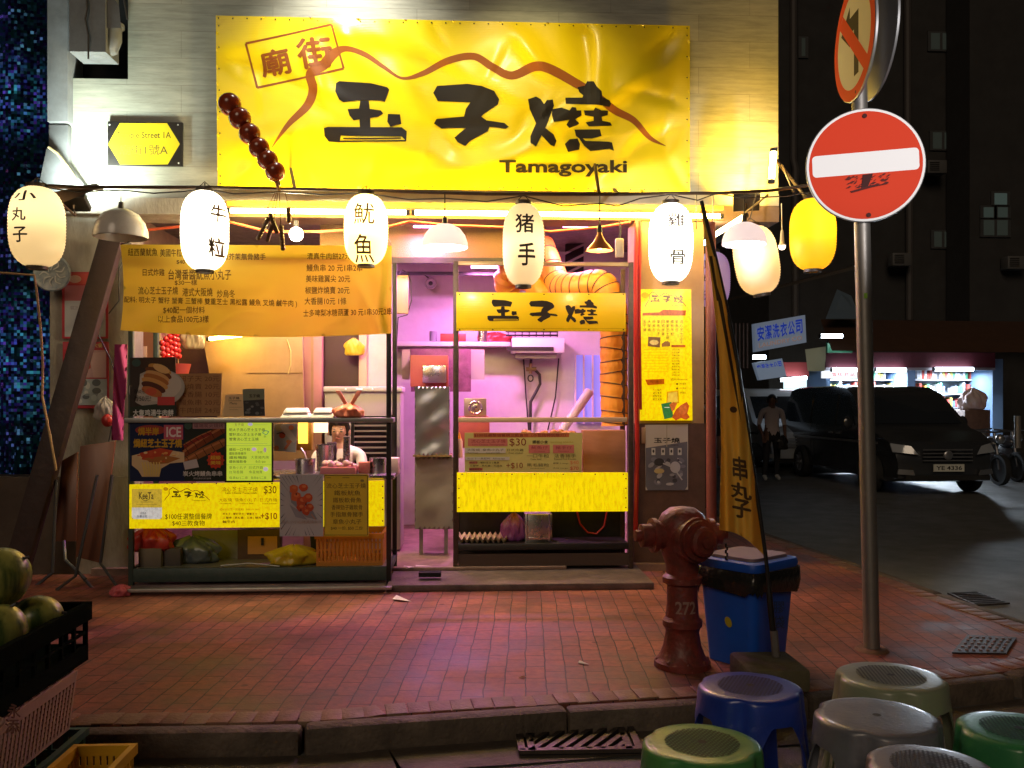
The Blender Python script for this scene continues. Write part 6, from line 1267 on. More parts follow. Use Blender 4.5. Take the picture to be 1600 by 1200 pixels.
def binleft(x, y, e):
    d = ray(x, y); o = Vector((0, 0, CH)); nrm = Vector((fl_.x, fl_.y, 0)); q = rot(-.197 - e, 0, 0); s_ = (q - o).dot(nrm) / d.dot(nrm); return o + d * s_
p.build('sticker', PR, t, binleft)
p = Print(); p.txt('膠', (1208,940,1226,958), (.05,.09,.2)).txt('袋', (1208,962,1226,982), (.05,.09,.2)); p.build('lettering', PR, t, binface)

# ================================================================== PLASTIC STOOLS
def stool(px, py, Rm, colr, lab, rz=0., z0=ROADZ, hgt=.45, pat=True, c2=None):
    zt = z0 + hgt; c = G(px, py, zt); c = Vector((c.x, c.y, z0)); t = thing('plastic_stool', lab, 'stool', c, 'plastic stools set out on the street')
    m = mat('stool_%s' % lab[:9], colr, .34, coat=.3, col2=c2 or tuple(v * .55 for v in colr), nscale=9, namt=.7, bump=.12, bscale=55)
    chips(m, tuple(min(1, v * 1.5 + .06) for v in colr), 34, .67, (1, 1, .4)); chips(m, tuple(v * .35 for v in colr), 13, .68)
    def wob(th, a): return 1 - a * (max(0, math.cos(4 * (th - rz - math.pi / 4))) ** 7)
    n = 64; prof = [(0, .0), (.52, .0), (.82, -.001), (.92, -.003), (.975, -.009), (.995, -.02), (1.01, -.06), (1.03, -.10)]
    mb = MB(); vs = []; fs = []
    for i, (r, z) in enumerate(prof):
        for q in range(n): th = 2 * math.pi * q / n; rr = Rm * max(r, .002) * wob(th, .10 * min(1, max(0, (i - 2) / 3))); vs.append(c + Vector((rr * math.cos(th), rr * math.sin(th), hgt + z)))
    for i in range(len(prof) - 1):
        for q in range(n): fs.append((i * n + q, i * n + (q + 1) % n, (i + 1) * n + (q + 1) % n, (i + 1) * n + q))
    mb.add(vs, fs, 0, True); mb.build('seat', m, t, angle=60)
    # skirt arches into four legs
    for L in range(4):
        mb = MB(); mid = rz + math.pi / 4 + L * math.pi / 2; nn, kk = 16, 14; ga = []; gb = []
        for j in range(kk + 1):
            v = j / kk; z = hgt - .08 - v * (hgt - .081); R1 = Rm * (1.02 + .22 * v); half = .785 * (1 - .62 * min(1, v * 2.6) ** .45) if v > 0 else .785; half = max(half, .24 - .04 * v)
            for i in range(nn + 1):
                th = mid - half + 2 * half * i / nn; f = abs(i / nn - .5) * 2; w = 1 - .10 * math.exp(-(f / .22) ** 2) * (1 if v > .1 else 1)
                rr = R1 * w * (1 - .03 * (1 - f ** 4) * (1 if v > .15 else 0)); ga.append(c + Vector((rr * math.cos(th), rr * math.sin(th), z))); rr -= .006; gb.append(c + Vector((rr * math.cos(th), rr * math.sin(th), z)))
        fs = [(j * (nn + 1) + i, j * (nn + 1) + i + 1, (j + 1) * (nn + 1) + i + 1, (j + 1) * (nn + 1) + i) for j in range(kk) for i in range(nn)]
        o = len(ga); rimf = []
        for j in range(kk):
            for i in (0, nn): p_ = j * (nn + 1) + i; q_ = (j + 1) * (nn + 1) + i; rimf.append((p_, q_, q_ + o, p_ + o))
        for i in range(nn): p_ = kk * (nn + 1) + i; rimf.append((p_, p_ + 1, p_ + 1 + o, p_ + o))
        mb.add(ga + gb, fs + [tuple(x + o for x in f) for f in fs] + rimf, 0, True); mb.build('leg', m, t, angle=60)
    p = Print(); dk = tuple(v * .22 for v in colr)
    if pat:
        N_ = 9
        for i in range(-N_, N_ + 1):
            u = i / N_ * .62; l = math.sqrt(max(0, .62 ** 2 - u * u)); a_ = rz + .78
            for s1 in (0, 1):
                q = [(u - .017, -l), (u + .017, -l), (u + .017, l), (u - .017, l)]
                if s1: q = [(y, x) for x, y in q][::-1]
                p.poly([(x * math.cos(a_) - y * math.sin(a_), x * math.sin(a_) + y * math.cos(a_)) for x, y in q], dk)
    p.ell(0, 0, .07, .07, (.01, .01, .01), 14)
    p.build('seat_pattern', PR, t, lambda x, y, e: c + Vector((x * Rm, y * Rm, hgt + e * .5)))
    return t
stool(1172, 1071, .212, (.02, .06, .45), 'blue plastic stool in front of the litter bin', .3)
stool(1097, 1160, .203, (.06, .30, .10), 'bright green stool nearest the drain grate', .15, c2=(.12, .36, .08))
stool(1392, 1055, .225, (.30, .33, .22), 'faded olive grey stool at the back of the group by the sign pole', .6, c2=(.2, .26, .18))
stool(1370, 1117, .225, (.20, .21, .25), 'plain grey stool without a pattern in the middle of the group', .2, pat=False)
stool(1592, 1138, .205, (.05, .28, .10), 'darker green stool cut off by the right edge of the picture', .5, c2=(.03, .2, .08))
stool(1455, 1196, .20, (.26, .24, .25), 'warm grey patterned stool at the very bottom of the picture', .4)

# ================================================================== FRUIT CRATES
xr = XX(138, 4.1); y0, y1 = 3.25, 4.1; zA, zT = ZZ(1022, 4.1), ZZ(934, 4.1)
crate('fruit_crate', 'black plastic crate of watermelons on top of the stack at the left', xr - .62, xr, y0, y1, zA, zT, mat('crate_black', (.010, .013, .012), .9, spec=0.), 7, 2, .018, None, .55)
t = thing('woven_basket', 'pinkish white lattice basket with a rope handle under the black crate', 'basket', (xr - .33, 3.6, .08)); mb = MB(); M_bk = mat('basket_pink', (.52, .36, .29), .7, col2=(.36, .22, .20), nscale=6)
zb1, zb2 = .07, zA - .012; bx0, bx1, by0, by1 = xr - .60, xr - .03, 3.22, 3.98
mb.box((bx0, by0, zb1), (bx1, by1, zb1 + .02))
def wall(p, q, out):
    L = (q - p).length; d = (q - p) / L; tp = out * .035
    for (za, zb_) in ((.0, .05), (.82, 1.0)):
        A = p + Vector((0, 0, zb1 + (zb2 - zb1) * za)) + tp * za; Bq = p + Vector((0, 0, zb1 + (zb2 - zb1) * zb_)) + tp * zb_; e = out * (-.014); 
        mb.hexa([A, A + d * L, A + d * L + e, A + e], [Bq, Bq + d * L, Bq + d * L + e, Bq + e])
    n = int(L / .032)
    for i in range(n + 1):
        u = i * (L - .018) / n; A = p + d * u + Vector((0, 0, zb1 + (zb2 - zb1) * .051)) + tp * .051; Bq = p + d * u + Vector((0, 0, zb1 + (zb2 - zb1) * .819)) + tp * .819; e = out * -.009
        mb.hexa([A, A + d * .018, A + d * .018 + e, A + e], [Bq, Bq + d * .018, Bq + d * .018 + e, Bq + e])
    for j in range(1, 9):
        v = .05 + j * .085; A = p + Vector((0, 0, zb1 + (zb2 - zb1) * v)) + tp * v - out * .002; e = out * -.006; h_ = Vector((0, 0, .012)); mb.hexa([A, A + d * L, A + d * L + e, A + e], [A + h_, A + d * L + h_, A + d * L + e + h_, A + e + h_])
wall(Vector((bx1, by0, 0)), Vector((bx1, by1, 0)), Vector((1, 0, 0))); wall(Vector((bx0, by0, 0)), Vector((bx1, by0, 0)), Vector((0, -1, 0))); wall(Vector((bx0, by1, 0)), Vector((bx1, by1, 0)), Vector((0, 1, 0))); wall(Vector((bx0, by0, 0)), Vector((bx0, by1, 0)), Vector((-1, 0, 0)))
mb.build('basket_body', M_bk, t)
MB().tube(cr([Vector((bx1 - .25, by0 - .02, zb2 - .02)), Vector((bx1 - .1, by0 - .05, zb2 - .05)), Vector((bx1 + .03, by0 + .0, zb2 + .0)), Vector((bx1 + .045, by0 + .1, zb2 + .012)), Vector((bx1 - .02, by0 + .13, zb2 + .004))], 6), .014, 8).build('rope_handle', mat('rope_dark', (.16, .10, .07), .8), t)
p = Print(); p.txt('永', (12,1100,32,1122), (.16,.06,.05), .03).txt('添', (8,1124,30,1146), (.16,.06,.05), .03)
p.build('lettering', PM, t, lambda x, y, e: W(x, y, by0 - .036 - e))
crate('fruit_crate', 'dark green plastic crate at the bottom of the left stack', xr - .62, xr + .03, 3.2, 4.0, ROADZ + .002, .066, mat('crate_green', (.02, .07, .05), .4), 9, 2, .015)
ya = 3.5; crate('fruit_crate', 'yellow plastic crate on the road beside the left stack', XX(118, 3.72) + .0, XX(209, 3.72), 3.45, 3.72, ROADZ + .002, ZZ(1153, 3.72), mat('crate_yellow', (.62, .38, .02), .45, col2=(.5, .28, .01), nscale=6), 8, 3, .012, None, .35)
def melon_mat():
    m = mat('melon_skin', (.16, .17, .04), .35, coat=.2); t_ = m.node_tree; N = t_.nodes; L = t_.links; p_ = N['Principled BSDF']; tc = N.new('ShaderNodeTexCoord')
    wv = N.new('ShaderNodeTexNoise'); mp = N.new('ShaderNodeMapping'); mp.inputs['Scale'].default_value = (9, 9, 1.2); L.new(tc.outputs['Object'], mp.inputs[0]); L.new(mp.outputs[0], wv.inputs[0]); wv.inputs['Scale'].default_value = 2.2; wv.inputs['Detail'].default_value = 4
    r_ = N.new('ShaderNodeValToRGB'); r_.color_ramp.elements[0].position = .42; r_.color_ramp.elements[0].color = (.05, .09, .02, 1); r_.color_ramp.elements[1].position = .6; r_.color_ramp.elements[1].color = (.36, .36, .09, 1); L.new(wv.outputs[0], r_.inputs[0]); L.new(r_.outputs[0], p_.inputs['Base Color']); return m
M_mel = melon_mat()
for px, py, r, Y, tl, lab in ((-6, 905, 46, 3.72, .9, 'watermelon heaped on top in the black crate'), (56, 968, 36, 3.85, 1.3, 'half hidden watermelon behind the crate rim nearest the corner'), (-2, 990, 40, 3.55, .4, 'watermelon low in the black crate at the picture edge'), (-60, 930, 38, 3.8, .7, 'watermelon further in beyond the picture edge')):
    rr = r * Y / FPX; c = W(px, py, Y); t = thing('watermelon', lab, 'watermelon', c, 'watermelons in the black crate'); MB().ball((0, 0, 0), (rr, rr, rr * 1.12), 24, 16); mb = MB().ball(c, (rr, rr, rr * 1.12), 28, 18, M=Matrix.Rotation(tl, 3, 'Y')); mb.build('melon_skin', M_mel, t)
    MB().tube([c + Matrix.Rotation(tl, 3, 'Y') @ Vector((0, 0, rr * 1.10)), c + Matrix.Rotation(tl, 3, 'Y') @ Vector((.01, .01, rr * 1.25))], .006, 6).build('melon_stalk', M_leg, t)

# ================================================================== SIDE STREET
# far pavement
mb = MB(); mb.box((4.4, 19.6, ROADZ), (30, 24, .0)); struct(mb.build('far_pavement', M_asph))
M_ns = mat('night_building', (.035, .032, .03), .85, col2=(.018, .017, .016), nscale=1.5)
def block(lab, x0, x1, Y, dep, z1, wins, m=M_ns, z0=0.):
    t = thing('apartment_block', lab, 'building', ((x0 + x1) / 2, Y, z0)); MB().box((x0, Y, z0), (x1, Y + dep, z1)).build('wall', m, t)
    M_wf = mat('window_frame_dim', (.05, .05, .05), .5)
    for x, y, w, h_, e in wins:
        a = W(x, y, Y - .03); b = W(x + w, y + h_, Y - .03)
        o = MB().box((a.x - .05, Y - .05, b.z - .05), (b.x + .05, Y - .002, a.z + .05)).build('window', M_wf, t)
        n = max(1, int(w / 16)); 
        mb = MB()
        for i in range(n):
            xx0 = a.x + (b.x - a.x) * i / n; xx1 = a.x + (b.x - a.x) * (i + 1) / n; mb.box((xx0 + .04, Y - .056, b.z), (xx1 - .04, Y - .051, a.z))
        mb.build('pane', mat('pane_%g' % e, (.10, .12, .11), .3, emit=e, ecol=(.5, .8, .72)), o)
    return t
block('dark tall block far across the side street with a few faint windows', XX(1205, 25), XX(1700, 25), 25.2, 8, 34, [(1452,52,36,26,.006),(1455,207,36,26,.006),(1457,362,32,24,.006),(1250,60,10,28,.004)], z0=ROADZ)
block('dark nearer block at the right with one dimly lit window group', XX(1512, 24), XX(1990, 24), 23.9, 1.2, 30, [(1551,302,24,18,.035),(1534,324,20,16,.02),(1556,324,20,16,.016),(1534,344,42,24,.008)], z0=3.4)
# shops under the block
t = thing('street_shops', 'row of small lit shops with a maroon fascia across the side street', 'shops', (XX(1420, 22), 22, 0)); Y = 22.0
MB().pbox(1290, 551, 1555, 574, Y - .5, .3).build('fascia', mat('maroon', (.10, .014, .025), .6, col2=(.07, .01, .015), nscale=2), t)
MB().pbox(1290, 574.5, 1555, 578, Y - .45, .25).build('fascia_trim', mat('grey_trim', (.25, .22, .24), .5), t)
p = Print(); p.txt('INDEPENDENT', (1364,556,1428,566), (.09,.02,.03), .02).txt('STORE', (1450,556,1500,566), (.09,.02,.03), .02); p.build('lettering', PM, t, plane_y(Y - .5))
MB().pbox(1280, 576, 1562, 770, 23.1, .1).build('back_wall', mat('shop_white', (.5, .55, .62), .6), t)
for x0, x1, e, y in ((1284, 1290, .3, 560), (1540, 1556, .3, 560), (1412, 1424, .2, 578)): MB().box((XX(x0, Y), Y - e, 0), (XX(x1, Y), 23.0, ZZ(y, Y))).build('partition', mat('shop_blue', (.12, .20, .34), .6), t)
MB().box((XX(1284, Y), Y - .1, ZZ(576, Y)), (XX(1556, Y), 23.1, ZZ(576, Y) + .06)).build('ceiling', mat('shop_white', (.5, .55, .62), .6), t)
rd = random.Random(17); mb = MB()
for row in range(6):
    for i in range(58):
        x = XX(1292, 22.8) + i * .068; 
        if XX(1410, 22.8) < x < XX(1424, 22.8) or rd.random() < .15: continue
        z = .25 + row * .36; mb.box((x, 22.65, z), (x + .055, 22.9, z + rd.uniform(.12, .28)), 0, None, rd.choice([(.7,.7,.72),(.15,.25,.5),(.55,.1,.08),(.6,.5,.1),(.1,.35,.2),(.8,.8,.8),(.3,.3,.35)]))
mb.build('stock', PM, t)
mb = MB()
for row in range(6): mb.box((XX(1291, 22.7), 22.6, .20 + row * .36), (XX(1539, 22.7), 23.0, .235 + row * .36))
mb.build('shelves', mat('shelf_grey', (.4, .4, .42), .5), t)
MB().pbox(1284, 579, 1345, 591, Y - .32, .05).build('sign_panel', mat('panel_lit', (.75, .72, .7), .5, emit=.5, ecol=(.8, .8, .85)), t)
p = Print(); p.txt('雪糕 飲品', (1300,582,1335,588), (.45,.06,.05), .02); p.build('lettering', PM, t, plane_y(Y - .32))
for x0, x1, y, lab in ((1298,1344,578,'white fluorescent tube under the maroon fascia left of the sign pole'), (1367,1417,578,'white fluorescent tube under the maroon fascia right of the sign pole'), (1458,1522,577,'white fluorescent tube over the blue shop at the right end of the fascia')):
    tube_light(W(x0, y, Y - .6), W(x1, y, Y - .6), .05, (.72, .86, 1), 11, lab, name='fluorescent_tube')
for x in (1325, 1392, 1490):
    l = light('shop_light', 'AREA', W(x, 578, Y - .55) + Vector((0, 0, -.07)), 130, (.75, .87, 1), .8, None, size_y=.1); l.rotation_euler = (R(-62), 0, 0)
    l = light('shop_light', 'AREA', W(x, 578, Y + .25) + Vector((0, 0, -.07)), 70, (.75, .87, 1), .8, None, size_y=.1)
# awning over the shops
M_awn = mat('orange_awning', (.07, .026, .008), .9, col2=(.04, .015, .006), nscale=3)
mb = MB(); A = [W(1282, 497, 21), W(1600, 510, 21), W(1900, 520, 21)]; 
mb.hexa([W(1300, 548, 19.6), W(1640, 551, 19.6), W(1640, 551, 19.65), W(1300, 548, 19.65)], [W(1282, 499, 22), W(1640, 503, 22), W(1640, 503, 22.05), W(1282, 499, 22.05)]); tag(mb.build('shop_awning', M_awn, None), 'dull orange awning sloping over the lit shops', 'awning')
tag(MB().hexa([W(1290, 498, 21.0), W(1345, 498, 21.0), W(1345, 498, 21.05), W(1290, 498, 21.05)], [W(1308, 452, 21.6), W(1330, 462, 21.6), W(1330, 462, 21.65), W(1308, 452, 21.65)]).build('tarpaulin', mat('blue_tarp', (.10, .14, .18), .6), None), 'bluish tarpaulin bundle above the dull orange awning', 'tarpaulin')
tag(MB().pbox(1293, 535, 1332, 551, 20.9, .1).build('green_panel', mat('green_panel', (.03, .16, .08), .5), None), 'green panel under the nearer street fluorescent', 'panel')
for x0, x1, y, Y_, lab in ((1280,1318,525,19.0,'bright fluorescent fitting hung above the green panel'), (1294,1332,533,20.6,'thin fluorescent line along the top of the green panel'), (1173,1198,558,18.5,'bright fluorescent fitting below the upper blue lettered sign'), (1217,1262,594,22.,'long slanted fluorescent over the white van')):
    tube_light(W(x0, y, Y_), W(x1, y - (4 if '1217' in str(x0) else 0), Y_), .045, (.75, .88, 1), 12, lab, name='fluorescent_tube')
def laundry(q, Y, lab, sub):
    pts = [W(x, y, Y + (.5 if i in (1, 2) else 0)) for i, (x, y) in enumerate(q)]; t = thing('laundry_sign', lab, 'shop sign', pts[3], 'blue lettered shop signs')
    MB().prism(pts, (0, .15, 0)).build('sign_box', mat('sign_grey', (.40, .44, .48), .5, emit=.10, ecol=(.55, .7, .95)), t)
    p = Print()
    def L(u, v): a = tuple(q[0][i]*(1-u)+q[1][i]*u for i in (0,1)); b = tuple(q[3][i]*(1-u)+q[2][i]*u for i in (0,1)); return tuple(a[i]*(1-v)+b[i]*v for i in (0,1))
    for i, ch in enumerate('安潔洗衣公司'): u = .06 + i * .15; p.txt(ch, (L(u,.14),L(u+.125,.14),L(u+.125,.62),L(u,.62)), (.02,.06,.55), .03)
    p.txt('LAUNDRY CO', (L(.08,.72),L(.92,.72),L(.92,.88),L(.08,.88)), sub, .01)
    def mp(x, y, e):
        u = (x - q[0][0]) / (q[1][0] - q[0][0]); return W(x, y, Y + .5 * u - e - .03)
    p.build('lettering', mat('print_bluelit', attr=True, rough=.5, emit=.25), t, mp)
laundry(((1178,506),(1258,492),(1260,535),(1180,550)), 17.6, 'upper large grey sign with blue laundry lettering over the side street', (.45,.28,.22))
laundry(((1178,567),(1222,560),(1229,588),(1187,594)), 18.2, 'lower smaller pale sign with blue laundry lettering', (.05,.12,.6))
tag(MB().pbox(1222, 566, 1264, 588, 22.2, .3).build('red_fascia', mat('red_fascia', (.32, .05, .05), .5), None), 'faded red fascia board beyond the lower blue lettered sign', 'fascia')
tag(MB().hexa([W(1262, 580, 21.5), W(1288, 580, 21.5), W(1288, 580, 21.6), W(1262, 580, 21.6)], [W(1258, 546, 21.5), W(1292, 541, 21.5), W(1292, 541, 21.6), W(1258, 546, 21.6)]).build('cream_hoarding', mat('cream_board', (.32, .30, .18), .7), None), 'cream board leaning between the red fascia and the lit shops', 'board')
tag(MB().pbox(1226, 590, 1288, 620, 24, .1).build('lit_shopfront', mat('pale_shop', (.6, .7, .65), .5, emit=.9, ecol=(.7, .92, .95)), None), 'pale lit shopfront seen above the white van', 'shopfront')
# canopy roofs of stalls behind
tag(MB().hexa([W(1140, 470, 13), W(1340, 420, 13), W(1340, 418, 15), W(1140, 470, 15)], [W(1140, 466, 13), W(1340, 415, 13), W(1340, 413, 15), W(1140, 466, 15)]).build('canopy_roof', mat('dark_canopy', (.07, .055, .045), .8), None), 'dark canopy roof slanting across the side street', 'canopy')
mb = MB()
for i in range(5): mb.pbox(1143 + i * 6, 505, 1145 + i * 6, 575, 21.5, .05)
tag(mb.build('window_grille', mat('dim_grille', (.10, .06, .05), .6), None), 'dim window grille beyond the flag', 'grille')
# ------------------------------------------------------------------ vans
M_vg = mat('van_glass', (.022, .026, .032), .05, coat=.8); M_tyre = mat('tyre', (.012, .012, .012), .8); M_rim = mat('rim', (.35, .35, .36), .3, .8)
def van(name, lab, cx, Yf, paint, trim, Lg=5.1, Wd=1.9, Ht=1.9, flip=False, plate=None):
    zg = ROADZ; t = thing(name, lab, 'van', (cx, Yf + Lg / 2, zg))
    # side profile, x = distance back from the nose, z up
    P = [(.02,.30),(.0,.55),(.05,.80),(.14,.92),(.62,1.06),(.95,1.13),(1.75,1.74),(2.1,1.86),(2.8,1.90),(4.6,1.89),(4.95,1.83),(5.06,1.55),(5.1,.9),(5.08,.38),(4.9,.28),(.2,.24)]
    P = [(x / 5.1 * Lg, z / 1.9 * Ht) for x, z in P]
    def half(x, z):
        w = Wd / 2; w -= .13 * max(0, (z - 1.0) / .9) ** 1.3; w -= .16 * max(0, (.35 - x) / .35) ** 2; w -= .05 * max(0, (.45 - z) / .25); return w
    mb = MB(); n = len(P); rows = [-1, -.93, -.6, 0, .6, .93, 1]
    vs = [(cx + half(x, z) * (s if abs(s) < 1 else s), Yf + x + (.10 * (s * s) if x < .5 else 0) - (0), zg + (z if abs(s) < 1 else z * .985 + .01)) for s in rows for x, z in P]
    fs = [(i * n + j, i * n + (j + 1) % n, (i + 1) * n + (j + 1) % n, (i + 1) * n + j) for i in range(len(rows) - 1) for j in range(n)]
    mb.add(vs, fs, 0, True)
    for i in (0, len(rows) - 1):
        pts = [Vector(v) for v in vs[i * n:(i + 1) * n]]; mb.add(pts, mg.tessellate_polygon([[Vector((p.y, p.z, 0)) for p in pts]]), 0, False)
    mb.build('body', paint, t, angle=28)
    q = lambda x, z, s, o=.012: Vector((cx + s * (half(x, z) + o), Yf + x, zg + z))
    for s in (-1, 1):
        mb = MB()
        for X in (((1.45,1.16),(2.22,1.14),(2.22,1.72),(1.92,1.70)), ((2.34,1.14),(3.5,1.14),(3.5,1.74),(2.34,1.73)), ((3.6,1.14),(4.86,1.16),(4.74,1.72),(3.6,1.74))): mb.prism([q(x, z, s, .004) for x, z in X], (s * .008, 0, 0))
        mb.build('side_window', M_vg, t)
        MB().prism([q(x, z, s, .003) for x, z in ((.5,.86),(4.95,.84),(4.95,.88),(.5,.90))], (s * .01, 0, 0)).build('side_trim', trim, t)
        for xs_ in (1.38, 2.28, 3.55): MB().prism([q(x, z, s, .0022) for x, z in ((xs_, .36), (xs_ + .014, .36), (xs_ + .014, 1.12), (xs_, 1.12))], (s * .003, 0, 0)).build('panel_gap', M_tyre, t)
        for xs_ in (2.08, 2.42): MB().prism([q(x, z, s, .004) for x, z in ((xs_, .98), (xs_ + .16, .98), (xs_ + .16, 1.01), (xs_, 1.01))], (s * .02, 0, 0)).build('door_handle', trim, t)
        mb = MB(); m_ = q(1.5, 1.18, s, .02); mb.ball(m_ + Vector((s * .12, -.05, .03)), (.10, .06, .12), 10, 8); mb.build('mirror', paint, t)
        for x in (.92, 4.1):
            c = Vector((cx + s * (Wd / 2 - .10), Yf + x, zg + .33)); Q = Matrix.Rotation(R(90) * s, 3, 'Y')
            w = MB().lathe([(.20, .0), (.30, .0), (.33, .03), (.33, .17), (.31, .2), (.22, .205), (.2, .18)], c - Vector((s * .06, 0, 0)), Q, 26).build('wheel', M_tyre, t)
            mb = MB(); mb.lathe([(.001, .17), (.05, .18), (.06, .16), (.19, .15), (.22, .19), (.22, .1), (.001, .1)], c - Vector((s * .06, 0, 0)), Q, 22)
            for k in range(7):
                a = k * .898; mb.tube([c + Q @ Vector((.05 * math.cos(a), .05 * math.sin(a), .115)), c + Q @ Vector((.2 * math.cos(a), .2 * math.sin(a), .125))], .016, 5)
            mb.build('rim', M_rim, w)
        mb = MB(); mb.prism([(cx + s * u, Yf + y, zg + z) for u, y, z in ((.50,-.0,.70),(.88,.12,.74),(.87,.24,.88),(.60,.05,.84))], (0, -.02, .01)); mb.build('headlight', mat('headlight', (.35, .37, .4), .08, coat=1., spec=1.), t)
        MB().prism([(cx + s * u, Yf - .005 + (.06 if u > .7 else .0), zg + z) for u, z in ((.55,.36),(.82,.38),(.80,.46),(.58,.45))], (0, .03, 0)).build('fog_light', M_rim, t)
    MB().prism([(cx + u * .985 * half(x, z) , Yf + x - .012, zg + z + .012) for u, x, z in ((-.9,1.03,1.19),(.9,1.03,1.19),(.9,1.70,1.69),(-.9,1.70,1.69))], (0, .006, .004)).build('windscreen', M_vg, t)
    mb = MB()
    for z in (.60,.66,.72,.78): mb.box((cx - .42, Yf - .035, zg + z), (cx + .42, Yf - .004, zg + z + .018))
    mb.ball((cx, Yf - .04, zg + .70), (.08, .02, .08), 12, 8); mb.build('grille', M_rim, t)
    MB().box((cx - .72, Yf - .03, zg + .28), (cx + .72, Yf + .01, zg + .36)).build('bumper', M_tyre, t)
    if plate:
        MB().box((cx - .26, Yf - .06, zg + .43), (cx + .26, Yf - .037, zg + .55)).build('number_plate', mat('plate_white', (.62, .62, .55), .5), t)
        p = Print(); p.txt(plate, (0, 0, 1, 1), INK, .02); p.build('plate_lettering', PM, t, lambda x, y, e: Vector((cx - .22 + .44 * x, Yf - .0605 - e, zg + .525 - .07 * y)))
    return t
M_dk = mat('van_black', (.030, .032, .036), .22, coat=.8); M_wh = mat('van_white', (.42, .44, .46), .3, coat=.4)
Yv = 14.6; van('parked_van', 'black people carrier van parked facing the camera behind the sign pole', XX(1480, Yv), Yv, M_dk, M_rim, plate='YE 4336')
van('parked_van', 'white van parked beyond the black van, mostly hidden', XX(1235, 20) , 19.0, M_wh, M_tyre, Wd=1.8)
# motorbikes at the right
def bike(px, Y, lab, colr):
    x = XX(px, Y); t = thing('motorbike', lab, 'motorbike', (x, Y, ROADZ), 'motorbikes parked by the shops'); z = ROADZ; Q = Matrix.Rotation(R(90), 3, 'Y')
    for dy in (0, 1.25): MB().lathe([(.23, -.05), (.29, -.05), (.30, 0), (.29, .05), (.23, .05), (.23, -.05)], (x, Y + dy, z + .3), Q, 20).lathe([(.001, -.02), (.22, -.015), (.22, .015), (.001, .02)], (x, Y + dy, z + .3), Q, 16).build('wheel', M_tyre, t)
    MB().ball((x, Y + .62, z + .55), (.15, .5, .18), 12, 8).ball((x, Y + .35, z + .78), (.14, .25, .13), 12, 8).build('bike_body', mat('bike_%s' % colr[0], colr, .3, coat=.4), t)
    MB().ball((x, Y + .95, z + .80), (.13, .38, .07), 12, 8).build('saddle', M_tyre, t)
    MB().tube([(x, Y, z + .3), (x, Y + .18, z + .98)], .03, 8).tube([(x - .34, Y + .25, z + 1.03), (x, Y + .16, z + 1.0), (x + .34, Y + .25, z + 1.03)], .018, 8).build('handlebar', M_leg, t)
    MB().ball((x, Y - .02, z + .88), (.09, .07, .1), 12, 8).build('headlight', M_rim, t)
bike(1562, 16.5, 'dark motorbike just right of the black van', (.05, .05, .06)); bike(1590, 17.2, 'second dark motorbike at the right picture edge', (.04, .04, .05)); bike(1535, 17.8, 'red motorbike behind the black van bonnet', (.3, .03, .03))
tag(MB().box((XX(1500, 20), 19.8, .002), (XX(1540, 20), 20.4, W(1520, 640, 20).z - .004)).build('goods_table', M_brown, None, .02), 'dark brown goods table carrying the pale bundle by the blue lit shop', 'table')
bag('plastic_bag', 'pale bundle of goods piled in front of the blue lit shop', tuple(W(1520, 640, 20)), (.3, .2, .5), mat('bundle_pale', (.45, .42, .42), .5, col2=(.4, .1, .1), nscale=3), False, 77)
tag(MB().tube([W(1590, 700, 14), W(1590, 650, 14)], .05, 10).build('bollard', M_galv, None), 'dim grey bollard at the right edge of the road', 'bollard')
# pipes and air conditioners on the dark block
M_pipe = mat('night_pipe', (.07, .06, .055), .7)
for x, lab in ((1240, 'thin drainpipe on the dark tall block near the shop corner'), (1418, 'thick drainpipe on the dark tall block behind the sign pole')):
    tag(MB().tube([W(x, -200, 25.0), W(x, 250, 25.0), W(x + 3, 262, 24.9), W(x + 3, 400, 25.0), W(x + 3, 500, 25.0)], .09, 8).build('drainpipe', M_pipe, None), lab, 'drainpipe')
for x, y, lab in ((1500, 140, 'air conditioner box high on the dark tall block'), (1450, 250, 'air conditioner box under the middle faint window'), (1395, 395, 'air conditioner box low on the dark tall block'), (1575, 400, 'air conditioner box below the dimly lit window group')):
    t = thing('air_conditioner', lab, 'air conditioner', W(x, y, 24.6 if x < 1540 else 23.5), 'air conditioners on the dark blocks'); Yy = t.location.y
    MB().pbox(x, y, x + 30, y + 20, Yy, .35).build('casing', mat('night_casing', (.09, .085, .08), .6), t, .02); mb = MB()
    for i in range(5): mb.pbox(x + 3, y + 3 + i * 3, x + 18, y + 4.4 + i * 3, Yy - .012, .011)
    mb.build('vent', M_black, t)
